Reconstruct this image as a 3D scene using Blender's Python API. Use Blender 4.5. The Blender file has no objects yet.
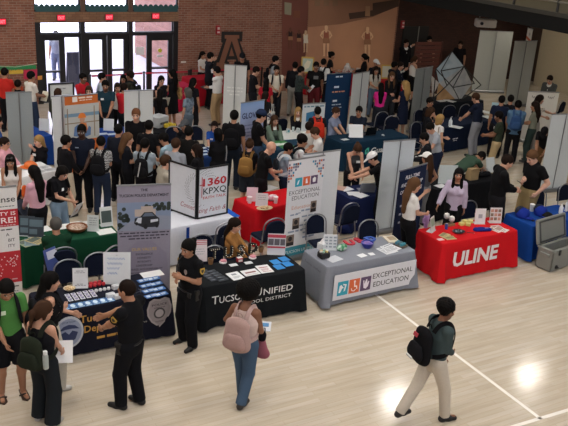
import bpy, math, random
import numpy as np
from mathutils import Vector, Matrix

random.seed(7)
SC = bpy.context.scene
COL = SC.collection
PI = math.pi
R = math.radians

# ------------------------------------------------------------------ camera
FOC, PITCH, ROLL, CAMH, YAW = 785.9, 0.36341, 0.06615, 6.108, R(30)


def rotyaw(x, y):
    c, s = math.cos(-YAW), math.sin(-YAW)
    return x * c - y * s, x * s + y * c


def ray(px, py):
    a, b = px - 284, py - 213
    u = a * math.cos(ROLL) + b * math.sin(ROLL)
    v = -a * math.sin(ROLL) + b * math.cos(ROLL)
    dy = FOC * math.cos(PITCH) - v * math.sin(PITCH)
    dz = -(FOC * math.sin(PITCH) + v * math.cos(PITCH))
    x, y = rotyaw(u, dy)
    return x, y, dz


def at(px, py, z=0.0):
    """where the sight line through a photo pixel meets the height z"""
    x, y, dz = ray(px, py)
    t = (z - CAMH) / dz
    return Vector((x * t, y * t, z))


def onY(px, py, Y):
    x, y, dz = ray(px, py)
    t = Y / y
    return Vector((x * t, Y, CAMH + dz * t))


def onX(px, py, X):
    x, y, dz = ray(px, py)
    t = X / x
    return Vector((X, y * t, CAMH + dz * t))


def screen_dir(deg):
    """0 = away from the camera, 90 = towards the photo's right side, 180 = to the camera"""
    fx, fy = rotyaw(math.sin(R(deg)), math.cos(R(deg)))
    return math.atan2(-fx, fy)      # rotation about z that turns +Y that way


cam_data = bpy.data.cameras.new('camera')
cam = bpy.data.objects.new('camera', cam_data)
COL.objects.link(cam)
R0 = Vector((*rotyaw(1, 0), 0))
F0 = Vector((*rotyaw(0, math.cos(PITCH)), -math.sin(PITCH)))
D0 = F0.cross(R0)
right = R0 * math.cos(ROLL) - D0 * math.sin(ROLL)
down = R0 * math.sin(ROLL) + D0 * math.cos(ROLL)
cam.matrix_world = Matrix((
    (right.x, -down.x, -F0.x, 0), (right.y, -down.y, -F0.y, 0),
    (right.z, -down.z, -F0.z, CAMH), (0, 0, 0, 1)))
cam_data.sensor_width = 36
cam_data.lens = FOC * 36 / 568
cam_data.clip_end = 300
SC.camera = cam


# ------------------------------------------------------------------ materials
def lin(c):
    if isinstance(c, str):
        c = c.lstrip('#')
        c = [int(c[i:i + 2], 16) / 255 for i in (0, 2, 4)]
    return [x / 12.92 if x <= .04045 else ((x + .055) / 1.055) ** 2.4 for x in c]


MATS = {}


def M(color, rough=.65, metal=0.0, fabric=False, spec=.5, coat=0):
    """a procedural material of one colour with a little grain; cached"""
    key = (str(color), rough, metal, fabric, spec, coat)
    if key in MATS:
        return MATS[key]
    m = bpy.data.materials.new('material')
    m.use_nodes = True
    nt = m.node_tree
    b = nt.nodes['Principled BSDF']
    c = lin(color)
    b.inputs['Roughness'].default_value = rough
    b.inputs['Metallic'].default_value = metal
    b.inputs['Specular IOR Level'].default_value = spec
    b.inputs['Coat Weight'].default_value = coat
    n = nt.nodes.new('ShaderNodeTexNoise')
    n.inputs['Scale'].default_value = 60 if fabric else 14
    n.inputs['Detail'].default_value = 3
    tc = nt.nodes.new('ShaderNodeTexCoord')
    nt.links.new(tc.outputs['Object'], n.inputs['Vector'])
    mix = nt.nodes.new('ShaderNodeMix')
    mix.data_type = 'RGBA'
    k = .88 if fabric else .95
    mix.inputs[6].default_value = (c[0] * k, c[1] * k, c[2] * k, 1)
    mix.inputs[7].default_value = (min(1, c[0] * (2 - k)), min(1, c[1] * (2 - k)), min(1, c[2] * (2 - k)), 1)
    nt.links.new(n.outputs['Fac'], mix.inputs[0])
    nt.links.new(mix.outputs[2], b.inputs['Base Color'])
    MATS[key] = m
    return m


def cloth(color):
    return M(color, .88, 0, True, .12)


def nodes_mat(name):
    m = bpy.data.materials.new(name)
    m.use_nodes = True
    nt = m.node_tree
    return m, nt, nt.nodes['Principled BSDF']


def checked(c1, c2, scale):
    key = ('chk', c1, c2, scale)
    if key not in MATS:
        m, nt, b = nodes_mat('checked_cloth')
        tc = nt.nodes.new('ShaderNodeTexCoord')
        ck = nt.nodes.new('ShaderNodeTexChecker')
        ck.inputs['Scale'].default_value = scale
        ck.inputs['Color1'].default_value = (*lin(c1), 1)
        ck.inputs['Color2'].default_value = (*lin(c2), 1)
        nt.links.new(tc.outputs['Object'], ck.inputs['Vector'])
        nt.links.new(ck.outputs['Color'], b.inputs['Base Color'])
        b.inputs['Roughness'].default_value = .85
        MATS[key] = m
    return MATS[key]


def mottled(c1, c2, scale, rough=.8):
    key = ('mot', c1, c2, scale)
    if key not in MATS:
        m, nt, b = nodes_mat('mottled_cloth')
        tc = nt.nodes.new('ShaderNodeTexCoord')
        ck = nt.nodes.new('ShaderNodeTexNoise')
        ck.inputs['Scale'].default_value = scale
        ck.inputs['Detail'].default_value = 4
        rp = nt.nodes.new('ShaderNodeValToRGB')
        rp.color_ramp.elements[0].position = .42
        rp.color_ramp.elements[1].position = .58
        rp.color_ramp.elements[0].color = (*lin(c1), 1)
        rp.color_ramp.elements[1].color = (*lin(c2), 1)
        nt.links.new(tc.outputs['Object'], ck.inputs['Vector'])
        nt.links.new(ck.outputs['Fac'], rp.inputs['Fac'])
        nt.links.new(rp.outputs['Color'], b.inputs['Base Color'])
        b.inputs['Roughness'].default_value = rough
        MATS[key] = m
    return MATS[key]


def glow(color, strength):
    key = ('glow', str(color), strength)
    if key not in MATS:
        m, nt, b = nodes_mat('lit_panel')
        b.inputs['Base Color'].default_value = (*lin(color), 1)
        b.inputs['Emission Color'].default_value = (*lin(color), 1)
        b.inputs['Emission Strength'].default_value = strength
        MATS[key] = m
    return MATS[key]


# ------------------------------------------------------------------ objects
def link(name, me, mat=None, parent=None):
    o = bpy.data.objects.new(name, me)
    if mat is not None and me is not None and not me.materials:
        for m in (mat if isinstance(mat, (list, tuple)) else [mat]):
            me.materials.append(m)
    COL.objects.link(o)
    if parent is not None:
        o.parent = parent
    return o


def tag(o, label, cat, group=None, kind=None):
    if label:
        o['label'] = label
    if cat:
        o['category'] = cat
    if group:
        o['group'] = group
    if kind:
        o['kind'] = kind
    return o


def thing(name, label, cat, loc=(0, 0, 0), rz=0, group=None):
    o = bpy.data.objects.new(name, None)
    o.empty_display_size = .1
    COL.objects.link(o)
    o.location = loc
    o.rotation_euler = (0, 0, rz)
    return tag(o, label, cat, group)


def copy_tree(o, parent=None):
    c = o.copy()
    COL.objects.link(c)
    if parent is not None:
        c.parent = parent
    for ch in list(o.children):
        copy_tree(ch, c)
    return c


class MB:
    """collects shapes into one mesh"""

    def __init__(s):
        s.v, s.f, s.m = [], [], []
        s.mi = 0

    def add(s, vs, fs):
        b = len(s.v)
        s.v += [tuple(v) for v in vs]
        s.f += [tuple(i + b for i in f) for f in fs]
        s.m += [s.mi] * len(fs)
        return s

    def box(s, c, d, rz=0, rx=0, ry=0, bev=0):
        c = Vector(c)
        x, y, z = d[0] / 2, d[1] / 2, d[2] / 2
        mt = Matrix.Rotation(rz, 3, 'Z') @ Matrix.Rotation(ry, 3, 'Y') @ Matrix.Rotation(rx, 3, 'X')
        if bev <= 0:
            vs = [(sx * x, sy * y, sz * z) for sz in (-1, 1) for sy in (-1, 1) for sx in (-1, 1)]
            fs = [(0, 2, 3, 1), (4, 5, 7, 6), (0, 1, 5, 4), (2, 6, 7, 3), (0, 4, 6, 2), (1, 3, 7, 5)]
            return s.add([c + mt @ Vector(v) for v in vs], fs)
        bev = min(bev, x * .99, y * .99, z * .99)
        # rounded in plan, chamfered top and bottom
        ring = []
        for cx, cy, a0 in ((1, 1, 0), (-1, 1, PI / 2), (-1, -1, PI), (1, -1, 1.5 * PI)):
            for k in range(4):
                a = a0 + k / 3 * PI / 2
                ring.append((cx * (x - bev), cy * (y - bev), math.cos(a), math.sin(a)))
        vs, n = [], len(ring)
        for zz, off in ((-z, bev * .4), (-z + bev * .6, bev), (z - bev * .6, bev), (z, bev * .4)):
            for (ax, ay, ca, sa) in ring:
                vs.append(c + mt @ Vector((ax + ca * off, ay + sa * off, zz)))
        fs = []
        for k in range(3):
            for i in range(n):
                j = (i + 1) % n
                fs.append((k * n + i, k * n + j, (k + 1) * n + j, (k + 1) * n + i))
        fs.append(tuple(reversed(range(n))))
        fs.append(tuple(range(3 * n, 4 * n)))
        return s.add(vs, fs)

    def tube(s, pts, r, seg=8, closed=False):
        pts = [Vector(p) for p in pts]
        n = len(pts)
        rs = r if isinstance(r, (list, tuple)) else [r] * n
        vs, fs = [], []
        up = None
        for i, p in enumerate(pts):
            if closed:
                t = pts[(i + 1) % n] - pts[i - 1]
            else:
                t = pts[min(i + 1, n - 1)] - pts[max(i - 1, 0)]
            t.normalize()
            if up is None:
                up = Vector((0, 0, 1)) if abs(t.z) < .9 else Vector((1, 0, 0))
            a = t.cross(up)
            if a.length < 1e-4:
                a = t.orthogonal()
            a.normalize()
            up = a.cross(t)
            for k in range(seg):
                w = 2 * PI * k / seg
                vs.append(p + (a * math.cos(w) + up * math.sin(w)) * rs[i])
        m = n if closed else n - 1
        for i in range(m):
            for k in range(seg):
                j, l = (i + 1) % n, (k + 1) % seg
                fs.append((i * seg + k, i * seg + l, j * seg + l, j * seg + k))
        if not closed:
            fs.append(tuple(reversed(range(seg))))
            fs.append(tuple(range((n - 1) * seg, n * seg)))
        return s.add(vs, fs)

    def lathe(s, c, prof, seg=16, sx=1, sy=1):
        c = Vector(c)
        vs, fs = [], []
        for (r, z) in prof:
            for k in range(seg):
                w = 2 * PI * k / seg
                vs.append(c + Vector((r * math.cos(w) * sx, r * math.sin(w) * sy, z)))
        for i in range(len(prof) - 1):
            for k in range(seg):
                l = (k + 1) % seg
                fs.append((i * seg + k, i * seg + l, (i + 1) * seg + l, (i + 1) * seg + k))
        fs.append(tuple(reversed(range(seg))))
        fs.append(tuple(range((len(prof) - 1) * seg, len(prof) * seg)))
        return s.add(vs, fs)

    def prism(s, poly, fr, depth):
        """poly [(x, y)] in the frame fr = (origin, right, up); thickness depth along right x up"""
        o, rt, up = (Vector(q) for q in fr)
        nn = rt.cross(up).normalized()
        n = len(poly)
        vs = [o + rt * x + up * y for x, y in poly] + [o + rt * x + up * y + nn * depth for x, y in poly]
        fs = [tuple(reversed(range(n))), tuple(range(n, 2 * n))]
        fs += [(i, (i + 1) % n, n + (i + 1) % n, n + i) for i in range(n)]
        return s.add(vs, fs)

    def build(s, name, mat, parent=None, smooth=False):
        me = bpy.data.meshes.new(name)
        me.from_pydata(s.v, [], s.f)
        if isinstance(mat, (list, tuple)):
            for q in mat:
                me.materials.append(q)
            me.polygons.foreach_set('material_index', s.m)
        if smooth:
            me.polygons.foreach_set('use_smooth', [True] * len(me.polygons))
            try:
                me.set_sharp_from_angle(angle=R(40))
            except Exception:
                pass
        me.update()
        return link(name, me, None if isinstance(mat, (list, tuple)) else mat, parent)


def rect(x0, y0, x1, y1):
    return [(x0, y0), (x1, y0), (x1, y1), (x0, y1)]


def ngon(cx, cy, rx, ry, n=24, a0=0):
    return [(cx + rx * math.cos(a0 + 2 * PI * k / n), cy + ry * math.sin(a0 + 2 * PI * k / n)) for k in range(n)]


def host(p):
    """writing and pictures belong to the sheet, cloth or card they are printed on"""
    if p is not None and p.type == 'EMPTY':
        for c in p.children:
            if c.name.split('.')[0] in ('sheet', 'cloth', 'card', 'booklet', 'board'):
                return c
    return p


GLY = {}


def glyphs(string, bold=0.0, shear=0.0):
    key = (string, bold, shear)
    if key not in GLY:
        cu = bpy.data.curves.new('lettering', 'FONT')
        cu.body = string
        cu.resolution_u = 2
        cu.offset = bold
        cu.shear = shear
        ob = bpy.data.objects.new('lettering', cu)
        COL.objects.link(ob)
        dg = bpy.context.evaluated_depsgraph_get()
        me = bpy.data.meshes.new_from_object(ob.evaluated_get(dg))
        vs = [tuple(v.co) for v in me.vertices]
        fs = [tuple(p.vertices) for p in me.polygons]
        bpy.data.objects.remove(ob)
        bpy.data.curves.remove(cu)
        bpy.data.meshes.remove(me)
        xs = [v[0] for v in vs] or [0]
        GLY[key] = (vs, fs, min(xs), max(xs))
    return GLY[key]


def letters(parent, mat, lines, fr, name='lettering', bold=0.0, shear=0.0, off=.002):
    """lines: (string, x, y, size[, align[, fit width]]) in the frame fr = (origin, right, up); one mesh of letters"""
    if len(lines) > 1:      # each line of writing is a part of its own
        return [letters(parent, mat, [ln], fr, name, bold, shear, off) for ln in lines][0]
    o, rt, up = (Vector(q) for q in fr)
    nn = rt.cross(up).normalized()
    mb = MB()
    for ln in lines:
        st, x, y, size = ln[:4]
        al = ln[4] if len(ln) > 4 else 'c'
        fit = ln[5] if len(ln) > 5 else None
        vs, fs, x0, x1 = glyphs(st, bold, shear)
        sx = fit / max(x1 - x0, 1e-3) if fit else size
        xo = {'l': x - x0 * sx, 'c': x - (x0 + x1) / 2 * sx, 'r': x - x1 * sx}[al]
        mb.add([o + rt * (xo + v[0] * sx) + up * (y + v[1] * size) + nn * off for v in vs], fs)
    return mb.build(name, mat, host(parent))


def shapes(parent, mat, polys, fr, name, off=.001, th=.001):
    o, rt, up = (Vector(q) for q in fr)
    nn = rt.cross(up).normalized()
    mb = MB()
    for p in polys:
        mb.prism(p, (o + nn * off, rt, up), th)
    return mb.build(name, mat, host(parent))
# small moves that keep figures and chairs clear of one another: label -> (height change, pixel shifts)
ADJ = {
    'woman with very long black hair in a pale pink shirt carrying a dark folder': (0.06, 0, 0),
    'man with glasses and a pale pink shirt seated at the white table': (-0.08, 0, 0),
    'blonde woman in a black polo seated with her hand at her chin': (-0.10, 0, -1.5),
    'tall man with a shaved head and dark navy polo in front of the orange banner': (-0.02, 0, 0),
    'man with glasses and a light blue shirt reading a white sheet': (-0.02, 0, 0),
    'man in a beige jacket seated behind the police banner': (0.10, 0, 0),
    'person in dark shorts and a black top carrying a tan backpack': (-0.04, 0, 0),
    'dark haired man in a grey blue t-shirt beside the mosaic banner': (-0.10, 0, -1.5),
    'dark haired woman in a royal blue t-shirt seated at the blue table': (-0.04, 0, 0),
    'man in a black shirt with a large black backpack walking between the tables': (0.06, 0, 0),
    'man in a navy cap and black t-shirt with a tattooed arm': (0.10, 0, 1.5),
    'seated woman with brown hair, sage jacket and a dark lanyard': (0.00, -2, -1.5),
    'blonde woman in a black blazer over a white shirt seated by the book sign': (-0.08, 0, 0),
    'dark haired man in a dark shirt carrying a bright red backpack': (-0.10, 0, -1.5),
    'man in a grey blue t-shirt seated at the teal navy table': (-0.02, 0, 0),
    'man in a dark navy polo seated at the teal table before the blank banner': (-0.02, 0, 0),
    'woman with long light brown hair in a white blouse and black trousers': (0.10, 0, 0),
    'brown haired person in a black polo in profile next to the blonde woman in white': (0.10, 0, 1.5),
    'woman with long black hair in a hot pink top': (-0.06, 0, 0),
    'man in a navy suit next to the dark suited man': (-0.06, 0, 0),
    'man in black jacket and white shirt, hand at his face, by the dark doorway': (0.04, 0, 0),
    'dark haired person whose head shows above the slatted partition': (0.10, 4, 1.5),
    'woman with long dark hair in a white top standing behind the tall red cloth': (-0.06, 0, -1.5),
    'man in a black jacket behind the tall red cloth holding a white cup': (0.06, 0, 0),
    'woman with a bun and a black t-shirt standing behind the long red cloth': (0.04, 0, 0),
    'smiling dark haired woman facing us in front of the glass doors': (-0.04, 0, 0),
    'woman with long black hair, black top and grey skirt seen from behind': (-0.08, 0, 0),
    'person in a blue t-shirt cut off by the edge of the photo': (-0.06, 0, 0),
    'dark haired woman in a tan top seated behind the marquee letters': (-0.02, 0, 0),
}
ADJC = {
    'navy padded chair behind the white card holder on the police table': (-6, -5),
    'navy padded chair behind the handwritten white board': (0, -5),
    'navy chair behind the tan top woman, close to the white table': (0, 4),
    'navy chair between the policewoman and the white table': (-2, -1),
    'navy chair pushed in at the front of the red cloth with cups': (-4, 0),
    'empty navy chair facing the dark navy table with loose papers': (0, -3),
    'navy chair behind the blue bowl on the grey table': (0, -5),
    'navy chair behind the yellow pads on the red table': (0, -5),
    'navy chair behind the blue table, by the man in khaki trousers': (0, -5),
    'navy chair right at the foot of the grey banner': (0, -5),
    'nearer of the two navy chairs by the foot of the grey banner': (0, 2),
    'dark chair behind the seated woman with the lanyard': (0, -1),
}
# ------------------------------------------------------------------ figures: smooth distance fields turned into one skin
def V(*a):
    return np.array(a, float)


PINFO = []
HS = 1.09      # heads a touch larger


class Field:
    def __init__(s, vox, k=1.0):
        s.h, s.pr, s.k = vox, [], k

    def cone(s, a, b, ra, rb, k=.03, flat=None, cut=None, op='add'):
        """tapered limb; flat = (axis, factor) squashes it; cut = [(point, normal), ...] trims it"""
        s.pr.append(('c', V(*a), V(*b), ra * s.k, rb * s.k, k, flat, cut, op))
        return s

    def ell(s, c, r, k=.02, rot=None, cut=None, op='add'):
        s.pr.append(('e', V(*c), V(*r) * (HS if rot is not None else 1), 0, 0, k, rot, cut, op))
        return s

    def mesh(s, name, color_fn=None, noise=0.0, nscale=60):
        h = s.h
        los, his = [], []
        for p in s.pr:
            if p[8] != 'add':
                continue
            if p[0] == 'c':
                m = max(p[3], p[4])
                los.append(np.minimum(p[1], p[2]) - m)
                his.append(np.maximum(p[1], p[2]) + m)
            else:
                m = max(p[2])
                los.append(p[1] - m)
                his.append(p[1] + m)
        lo = np.min(los, 0) - 3 * h
        hi = np.max(his, 0) + 3 * h
        n = np.ceil((hi - lo) / h).astype(int) + 1
        Fd = np.full(n, .3, np.float32)
        for (ty, a, b, ra, rb, k, ex, cut, op) in s.pr:
            if ty == 'c':
                m = max(ra, rb)
                l, u = np.minimum(a, b) - m, np.maximum(a, b) + m
            else:
                m = max(b)
                l, u = a - m, a + m
            mg = k + 3 * h
            i0 = np.maximum(np.floor((l - mg - lo) / h).astype(int), 0)
            i1 = np.minimum(np.ceil((u + mg - lo) / h).astype(int) + 1, n)
            if np.any(i1 <= i0):
                continue
            X = [(lo[q] + h * np.arange(i0[q], i1[q])).astype(np.float32) for q in range(3)]
            P = np.stack(np.meshgrid(*X, indexing='ij'), -1)
            if ty == 'c':
                q = P - a
                ab = b - a
                if ex is not None:
                    ax, fc = np.array(ex[0], float), ex[1]
                    q = q + (q @ ax)[..., None] * ax * (1 / fc - 1)
                    ab = ab + (ab @ ax) * ax * (1 / fc - 1)
                t = np.clip((q @ ab) / max(ab @ ab, 1e-9), 0, 1)
                d = np.linalg.norm(q - t[..., None] * ab, axis=-1) - (ra + (rb - ra) * t)
            else:
                q = P - a
                if ex is not None:
                    q = q @ ex
                d = (np.linalg.norm(q / b, axis=-1) - 1) * min(b) * 1.15
            if cut:
                for (pt, nn) in cut:
                    d = np.maximum(d, (P - V(*pt)) @ V(*nn))
            sl = tuple(slice(i0[q], i1[q]) for q in range(3))
            g = Fd[sl]
            if op == 'add':
                hh = np.maximum(k - np.abs(g - d), 0)
                Fd[sl] = np.minimum(g, d) - hh * hh / (4 * k)
            else:
                Fd[sl] = np.maximum(g, -d)
        if noise:
            gx = [lo[q] + h * np.arange(n[q]) for q in range(3)]
            A, B, Cc = np.meshgrid(*gx, indexing='ij')
            Fd = Fd + noise * (np.sin(A * nscale) * np.sin(B * nscale * 1.13 + 1) * np.sin(Cc * nscale * .9 + 2) + .5 * np.sin(A * nscale * 2.1 + 3) * np.sin(B * nscale * 2.3) * np.sin(Cc * nscale * 1.9))
        return nets(name, Fd, lo, h, color_fn)


CORN = [(0, 0, 0), (1, 0, 0), (0, 1, 0), (1, 1, 0), (0, 0, 1), (1, 0, 1), (0, 1, 1), (1, 1, 1)]
EDG = [(0, 1), (2, 3), (4, 5), (6, 7), (0, 2), (1, 3), (4, 6), (5, 7), (0, 4), (1, 5), (2, 6), (3, 7)]


def nets(name, Fd, lo, h, color_fn):
    ins = Fd < 0
    nx, ny, nz = Fd.shape
    s = np.zeros((nx - 1, ny - 1, nz - 1), np.int8)
    for (i, j, k) in CORN:
        s += ins[i:nx - 1 + i, j:ny - 1 + j, k:nz - 1 + k]
    c = np.argwhere((s > 0) & (s < 8))
    vals = np.stack([Fd[c[:, 0] + i, c[:, 1] + j, c[:, 2] + k] for (i, j, k) in CORN], 1)
    co = np.array(CORN, float)
    acc = np.zeros((len(c), 3))
    cnt = np.zeros(len(c))
    for (a, b) in EDG:
        fa, fb = vals[:, a], vals[:, b]
        m = (fa < 0) != (fb < 0)
        t = np.where(m, fa / np.where(m, fa - fb, 1), 0)
        acc += m[:, None] * (co[a] + t[:, None] * (co[b] - co[a]))
        cnt += m
    vs = lo + h * (c + acc / cnt[:, None])
    idx = np.full(s.shape, -1, np.int32)
    idx[c[:, 0], c[:, 1], c[:, 2]] = np.arange(len(c))
    quads = []
    for ax in range(3):
        sl0 = [slice(None)] * 3
        sl1 = [slice(None)] * 3
        sl0[ax] = slice(0, -1)
        sl1[ax] = slice(1, None)
        A, B = ins[tuple(sl0)], ins[tuple(sl1)]
        e = np.argwhere(A != B)
        o1, o2 = [(1, 2), (2, 0), (0, 1)][ax]
        e = e[(e[:, o1] > 0) & (e[:, o2] > 0)]
        ok = np.all(e < np.array(s.shape), 1)
        e = e[ok]
        q = []
        for (d1, d2) in ((-1, -1), (0, -1), (0, 0), (-1, 0)):
            f = e.copy()
            f[:, o1] += d1
            f[:, o2] += d2
            q.append(idx[f[:, 0], f[:, 1], f[:, 2]])
        q = np.stack(q, 1)
        fl = ~A[e[:, 0], e[:, 1], e[:, 2]]
        q[fl] = q[fl][:, ::-1]
        quads.append(q)
    q = np.concatenate(quads)
    q = q[np.all(q >= 0, 1)]
    me = bpy.data.meshes.new(name)
    me.vertices.add(len(vs))
    me.vertices.foreach_set('co', vs.astype(np.float32).ravel())
    me.loops.add(4 * len(q))
    me.loops.foreach_set('vertex_index', q.astype(np.int32).ravel())
    me.polygons.add(len(q))
    me.polygons.foreach_set('loop_start', np.arange(0, 4 * len(q), 4, dtype=np.int32))
    me.polygons.foreach_set('use_smooth', np.ones(len(q), bool))
    if color_fn is not None:
        at_ = me.color_attributes.new('tone', 'FLOAT_COLOR', 'POINT')
        cc = np.ones((len(vs), 4), np.float32)
        cc[:, :3] = color_fn(vs)
        at_.data.foreach_set('color', cc.ravel())
    me.update(calc_edges=True)
    me.validate()
    return me


def skin_mat():
    if 'skin' not in MATS:
        m, nt, b = nodes_mat('skin')
        a = nt.nodes.new('ShaderNodeAttribute')
        a.attribute_name = 'tone'
        nt.links.new(a.outputs['Color'], b.inputs['Base Color'])
        b.inputs['Roughness'].default_value = .55
        b.inputs['Specular IOR Level'].default_value = .35
        MATS['skin'] = m
    return MATS['skin']


SKIN = {'fair': '#cfa38c', 'light': '#bd9078', 'tan': '#a0745a', 'brown': '#7b543f', 'dark': '#432c22'}
HAIRC = {'black': '#0b0908', 'dark': '#1a110c', 'brown': '#382519', 'blonde': '#937549', 'red': '#63402b', 'grey': '#4c4a47', 'lightbrown': '#553c28'}


def ik(a, b, l1, l2, pole):
    """middle joint of a two-bone limb from a to b bending towards pole; the end is pulled in when out of reach"""
    d = b - a
    L = np.linalg.norm(d)
    mx = (l1 + l2) * .995
    if L > mx:
        b = a + d / L * mx
        d, L = b - a, mx
    u = d / L
    x = (l1 * l1 - l2 * l2 + L * L) / (2 * L)
    hgt = math.sqrt(max(l1 * l1 - x * x, 0))
    p = np.array(pole, float)
    p = p - (p @ u) * u
    p /= max(np.linalg.norm(p), 1e-6)
    return a + u * x + p * hgt, b


ARM = {  # hand targets from the shoulder line: x outwards, y forward, z up (metres at 1.75 m)
    'down': (.25, .04, -.58), 'front': (.05, .30, -.33), 'hold': (-.03, .27, -.30), 'low': (.10, .25, -.45),
    'chin': (-.10, .17, .06), 'hips': (.22, .02, -.44), 'table': (.10, .38, -.42), 'tablefar': (.14, .48, -.38),
    'reach': (.12, .52, -.28), 'reachlow': (.10, .42, -.50), 'strap': (.10, .15, -.12), 'cross': (-.12, .20, -.28),
    'out': (.06, .48, -.20), 'face': (-.12, .20, .12), 'back': (.20, -.10, -.52), 'pocket': (.20, .06, -.48),
    'phone': (-.06, .26, -.26), 'lap': (.06, .26, -.50), 'wide': (.40, .16, -.42), 'gest': (.06, .36, -.12),
}


def rotm(ax, ang):
    return np.array(Matrix.Rotation(ang, 3, ax))


def person(px, py, face, label, top='#15151a', bot='#1b1d24', hair='short', hc='black', skin='light', h=1.72,
           sit=None, arms=('down', 'down'), lean=0, side=0, hy=0, hp=8, sleeve='short', legs='pants', shoe='#1a1a1a',
           fem=False, jacket=None, mat_top=None, beard=None, capc=None, z0=0.0, loc=None, feet=None, group=None,
           headz=None, tier=None, extras=(), hem=.90, tuck=False, neck=None, sole=None, glasses=False, bulk=None):
    """px, py: top of the head in the photo; face: heading (0 away, 90 to the photo's right, 180 to the camera)"""
    h += ADJ.get(label, (0, 0, 0))[0]
    S = h / 1.75
    # ---------------- skeleton in the body's own frame (metres at 1.75), y forward
    hipz = .92 if sit is None else sit / S + .10
    T = rotm('Y', R(side)) @ rotm('X', R(-lean))      # leans forward about the hips
    piv = V(0, 0, hipz)

    def tor(x, y, z):          # a torso point given for a standing figure
        return piv + T @ V(x, y, z - .92)
    bulk = bulk or (1.06 if fem else 1.10)
    sw = (.146 if fem else .166) * (1 + (bulk - 1) * .8)
    Hd = T @ rotm('Z', R(-hy)) @ rotm('X', R(-hp))
    nk = tor(0, -.01, 1.47)
    hc0 = nk + Hd @ V(0, .025, .155)

    def hd(x, y, z):
        return hc0 + Hd @ V(x, y, z) * HS
    crown = hd(0, -.01, .125)
    topz = max(crown[2], hc0[2] + .12)
    # ---------------- where it stands
    rz = screen_dir(face)
    if label in ADJ:
        px += ADJ[label][1]
        py += ADJ[label][2]
    if loc is None:
        P = at(px, py, z0 + topz * S)
        off = Matrix.Rotation(rz, 3, 'Z') @ Vector((hc0[0] * S, hc0[1] * S, 0))
        loc = (P.x - off.x, P.y - off.y, z0)
        PINFO.append(dict(label=label, px=px, py=py, topz=topz, h=h, hc=(hc0[0], hc0[1]), rz=rz, sit=sit, lean=lean, bulk=bulk))
    dist = math.hypot(loc[0], loc[1])
    if tier is None:
        tier = 0 if dist < 13.3 else (1 if dist < 19 else 2)
    vox = (.0075, .013, .017)[tier] / S
    root = thing('person', label, 'person', loc, rz, group)
    if tier == 0:
        root['tier'] = 0
    fr_ = max(.0085, .62 * vox)
    # ---------------- legs
    J = {}
    for sd in (-1, 1):
        hip = piv + V(sd * .092, 0, -.005)
        if sit is None:
            f = feet[0 if sd < 0 else 1] if feet else (sd * .11, .0)
            ft = V(f[0], f[1], .085 + (f[2] if len(f) > 2 else 0))
            kn, ft = ik(hip, ft, .425, .415, (sd * .12, 1, 0))
        else:
            kn = piv + V(sd * .11, .42, -.01)
            ft = V(sd * .12, .40, .085)
            if hipz < .5:
                ft = V(sd * .12, .44, .085)
        J[sd] = (hip, kn, ft)
    lift = {sd: (tuple(feet[0 if sd < 0 else 1]) + (0,))[2] if feet else 0 for sd in (-1, 1)}
    # ---------------- arms
    A = {}
    for sd in (-1, 1):
        sh = tor(sd * sw, -.005, 1.415)
        a = arms[0 if sd < 0 else 1]
        t = ARM[a] if isinstance(a, str) else a
        scn = tor(0, 0, 1.415)
        tg = scn + V(sd * t[0], t[1], t[2])
        if isinstance(a, str) and t[0] > .15:
            tg = tg + V(sd * (sw - .178), 0, 0)
        pole = (sd * .55, -.8, -.5)
        el, wr = ik(sh, tg, .285, .25, pole)
        A[sd] = (sh, el, wr)
    sk = np.array(lin(SKIN[skin]) if skin in SKIN else lin(skin))
    # ---------------- body: one continuous skin
    B = Field(vox, bulk)
    tx = tuple(T @ V(0, 1, 0))
    fl = (tx, .66)
    B.cone(tor(0, 0, .93), tor(0, 0, 1.08), .145, .118, .04, fl)
    B.cone(tor(0, 0, 1.08), tor(0, 0, 1.27), .118, .142, .05, fl)
    B.cone(tor(0, -.005, 1.27), tor(0, -.01, 1.39), .142, .095, .05, fl)
    B.cone(tor(-sw * .86, -.005, 1.41), tor(sw * .86, -.005, 1.41), .047, .047, .06)
    B.cone(tor(0, -.012, 1.42), nk + Hd @ V(0, .015, .06), .056 if not fem else .05, .050 if not fem else .043, .04)
    # head
    B.ell(hd(0, -.012, .035), (.074, .093, .090), .02, Hd)
    B.ell(hd(0, .022, -.035), (.058, .070, .080), .03, Hd)
    B.ell(hd(0, .052, -.088), (.030, .030, .026), .03, Hd)
    B.cone(hd(0, .086, .012), hd(0, .104, -.026), .008, .015, .012)
    B.cone(hd(-.045, .072, .028), hd(.045, .072, .028), .014, .014, .02)
    for sd in (-1, 1):
        B.ell(hd(sd * .076, -.004, .0), (.012, .022, .034), .008, Hd)
        B.ell(hd(sd * .042, .066, -.028), (.022, .018, .020), .02, Hd)
    if fem and tier < 2:
        for sd in (-1, 1):
            B.ell(tor(sd * .065, .06, 1.25), (.05, .045, .05), .04)
    for sd in (-1, 1):
        sh, el, wr = A[sd]
        f = .88 if fem else 1
        B.cone(sh, el, .050 * f, .036 * f, .03)
        B.cone(el, el + (wr - el) * .3, .037 * f, .039 * f, .02)
        B.cone(el + (wr - el) * .3, wr, .038 * f, .025 * f, .02)
        # hand: palm, four unequal curled fingers, thumb from the side of the palm
        u = (wr - el) / np.linalg.norm(wr - el)
        inn = V(-sd, .15, 0)
        inn = inn - (inn @ u) * u
        inn /= np.linalg.norm(inn)                     # palm faces inwards / the other hand
        lat = np.cross(u, inn) * sd
        if lat[1] < 0 and abs(lat[1]) > .3:
            lat = -lat
        if lat[2] < -.5:
            lat = -lat
        pc = wr + u * .05
        B.cone(wr, wr + u * .085, .024, .030, .015, (tuple(inn), .55))
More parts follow.
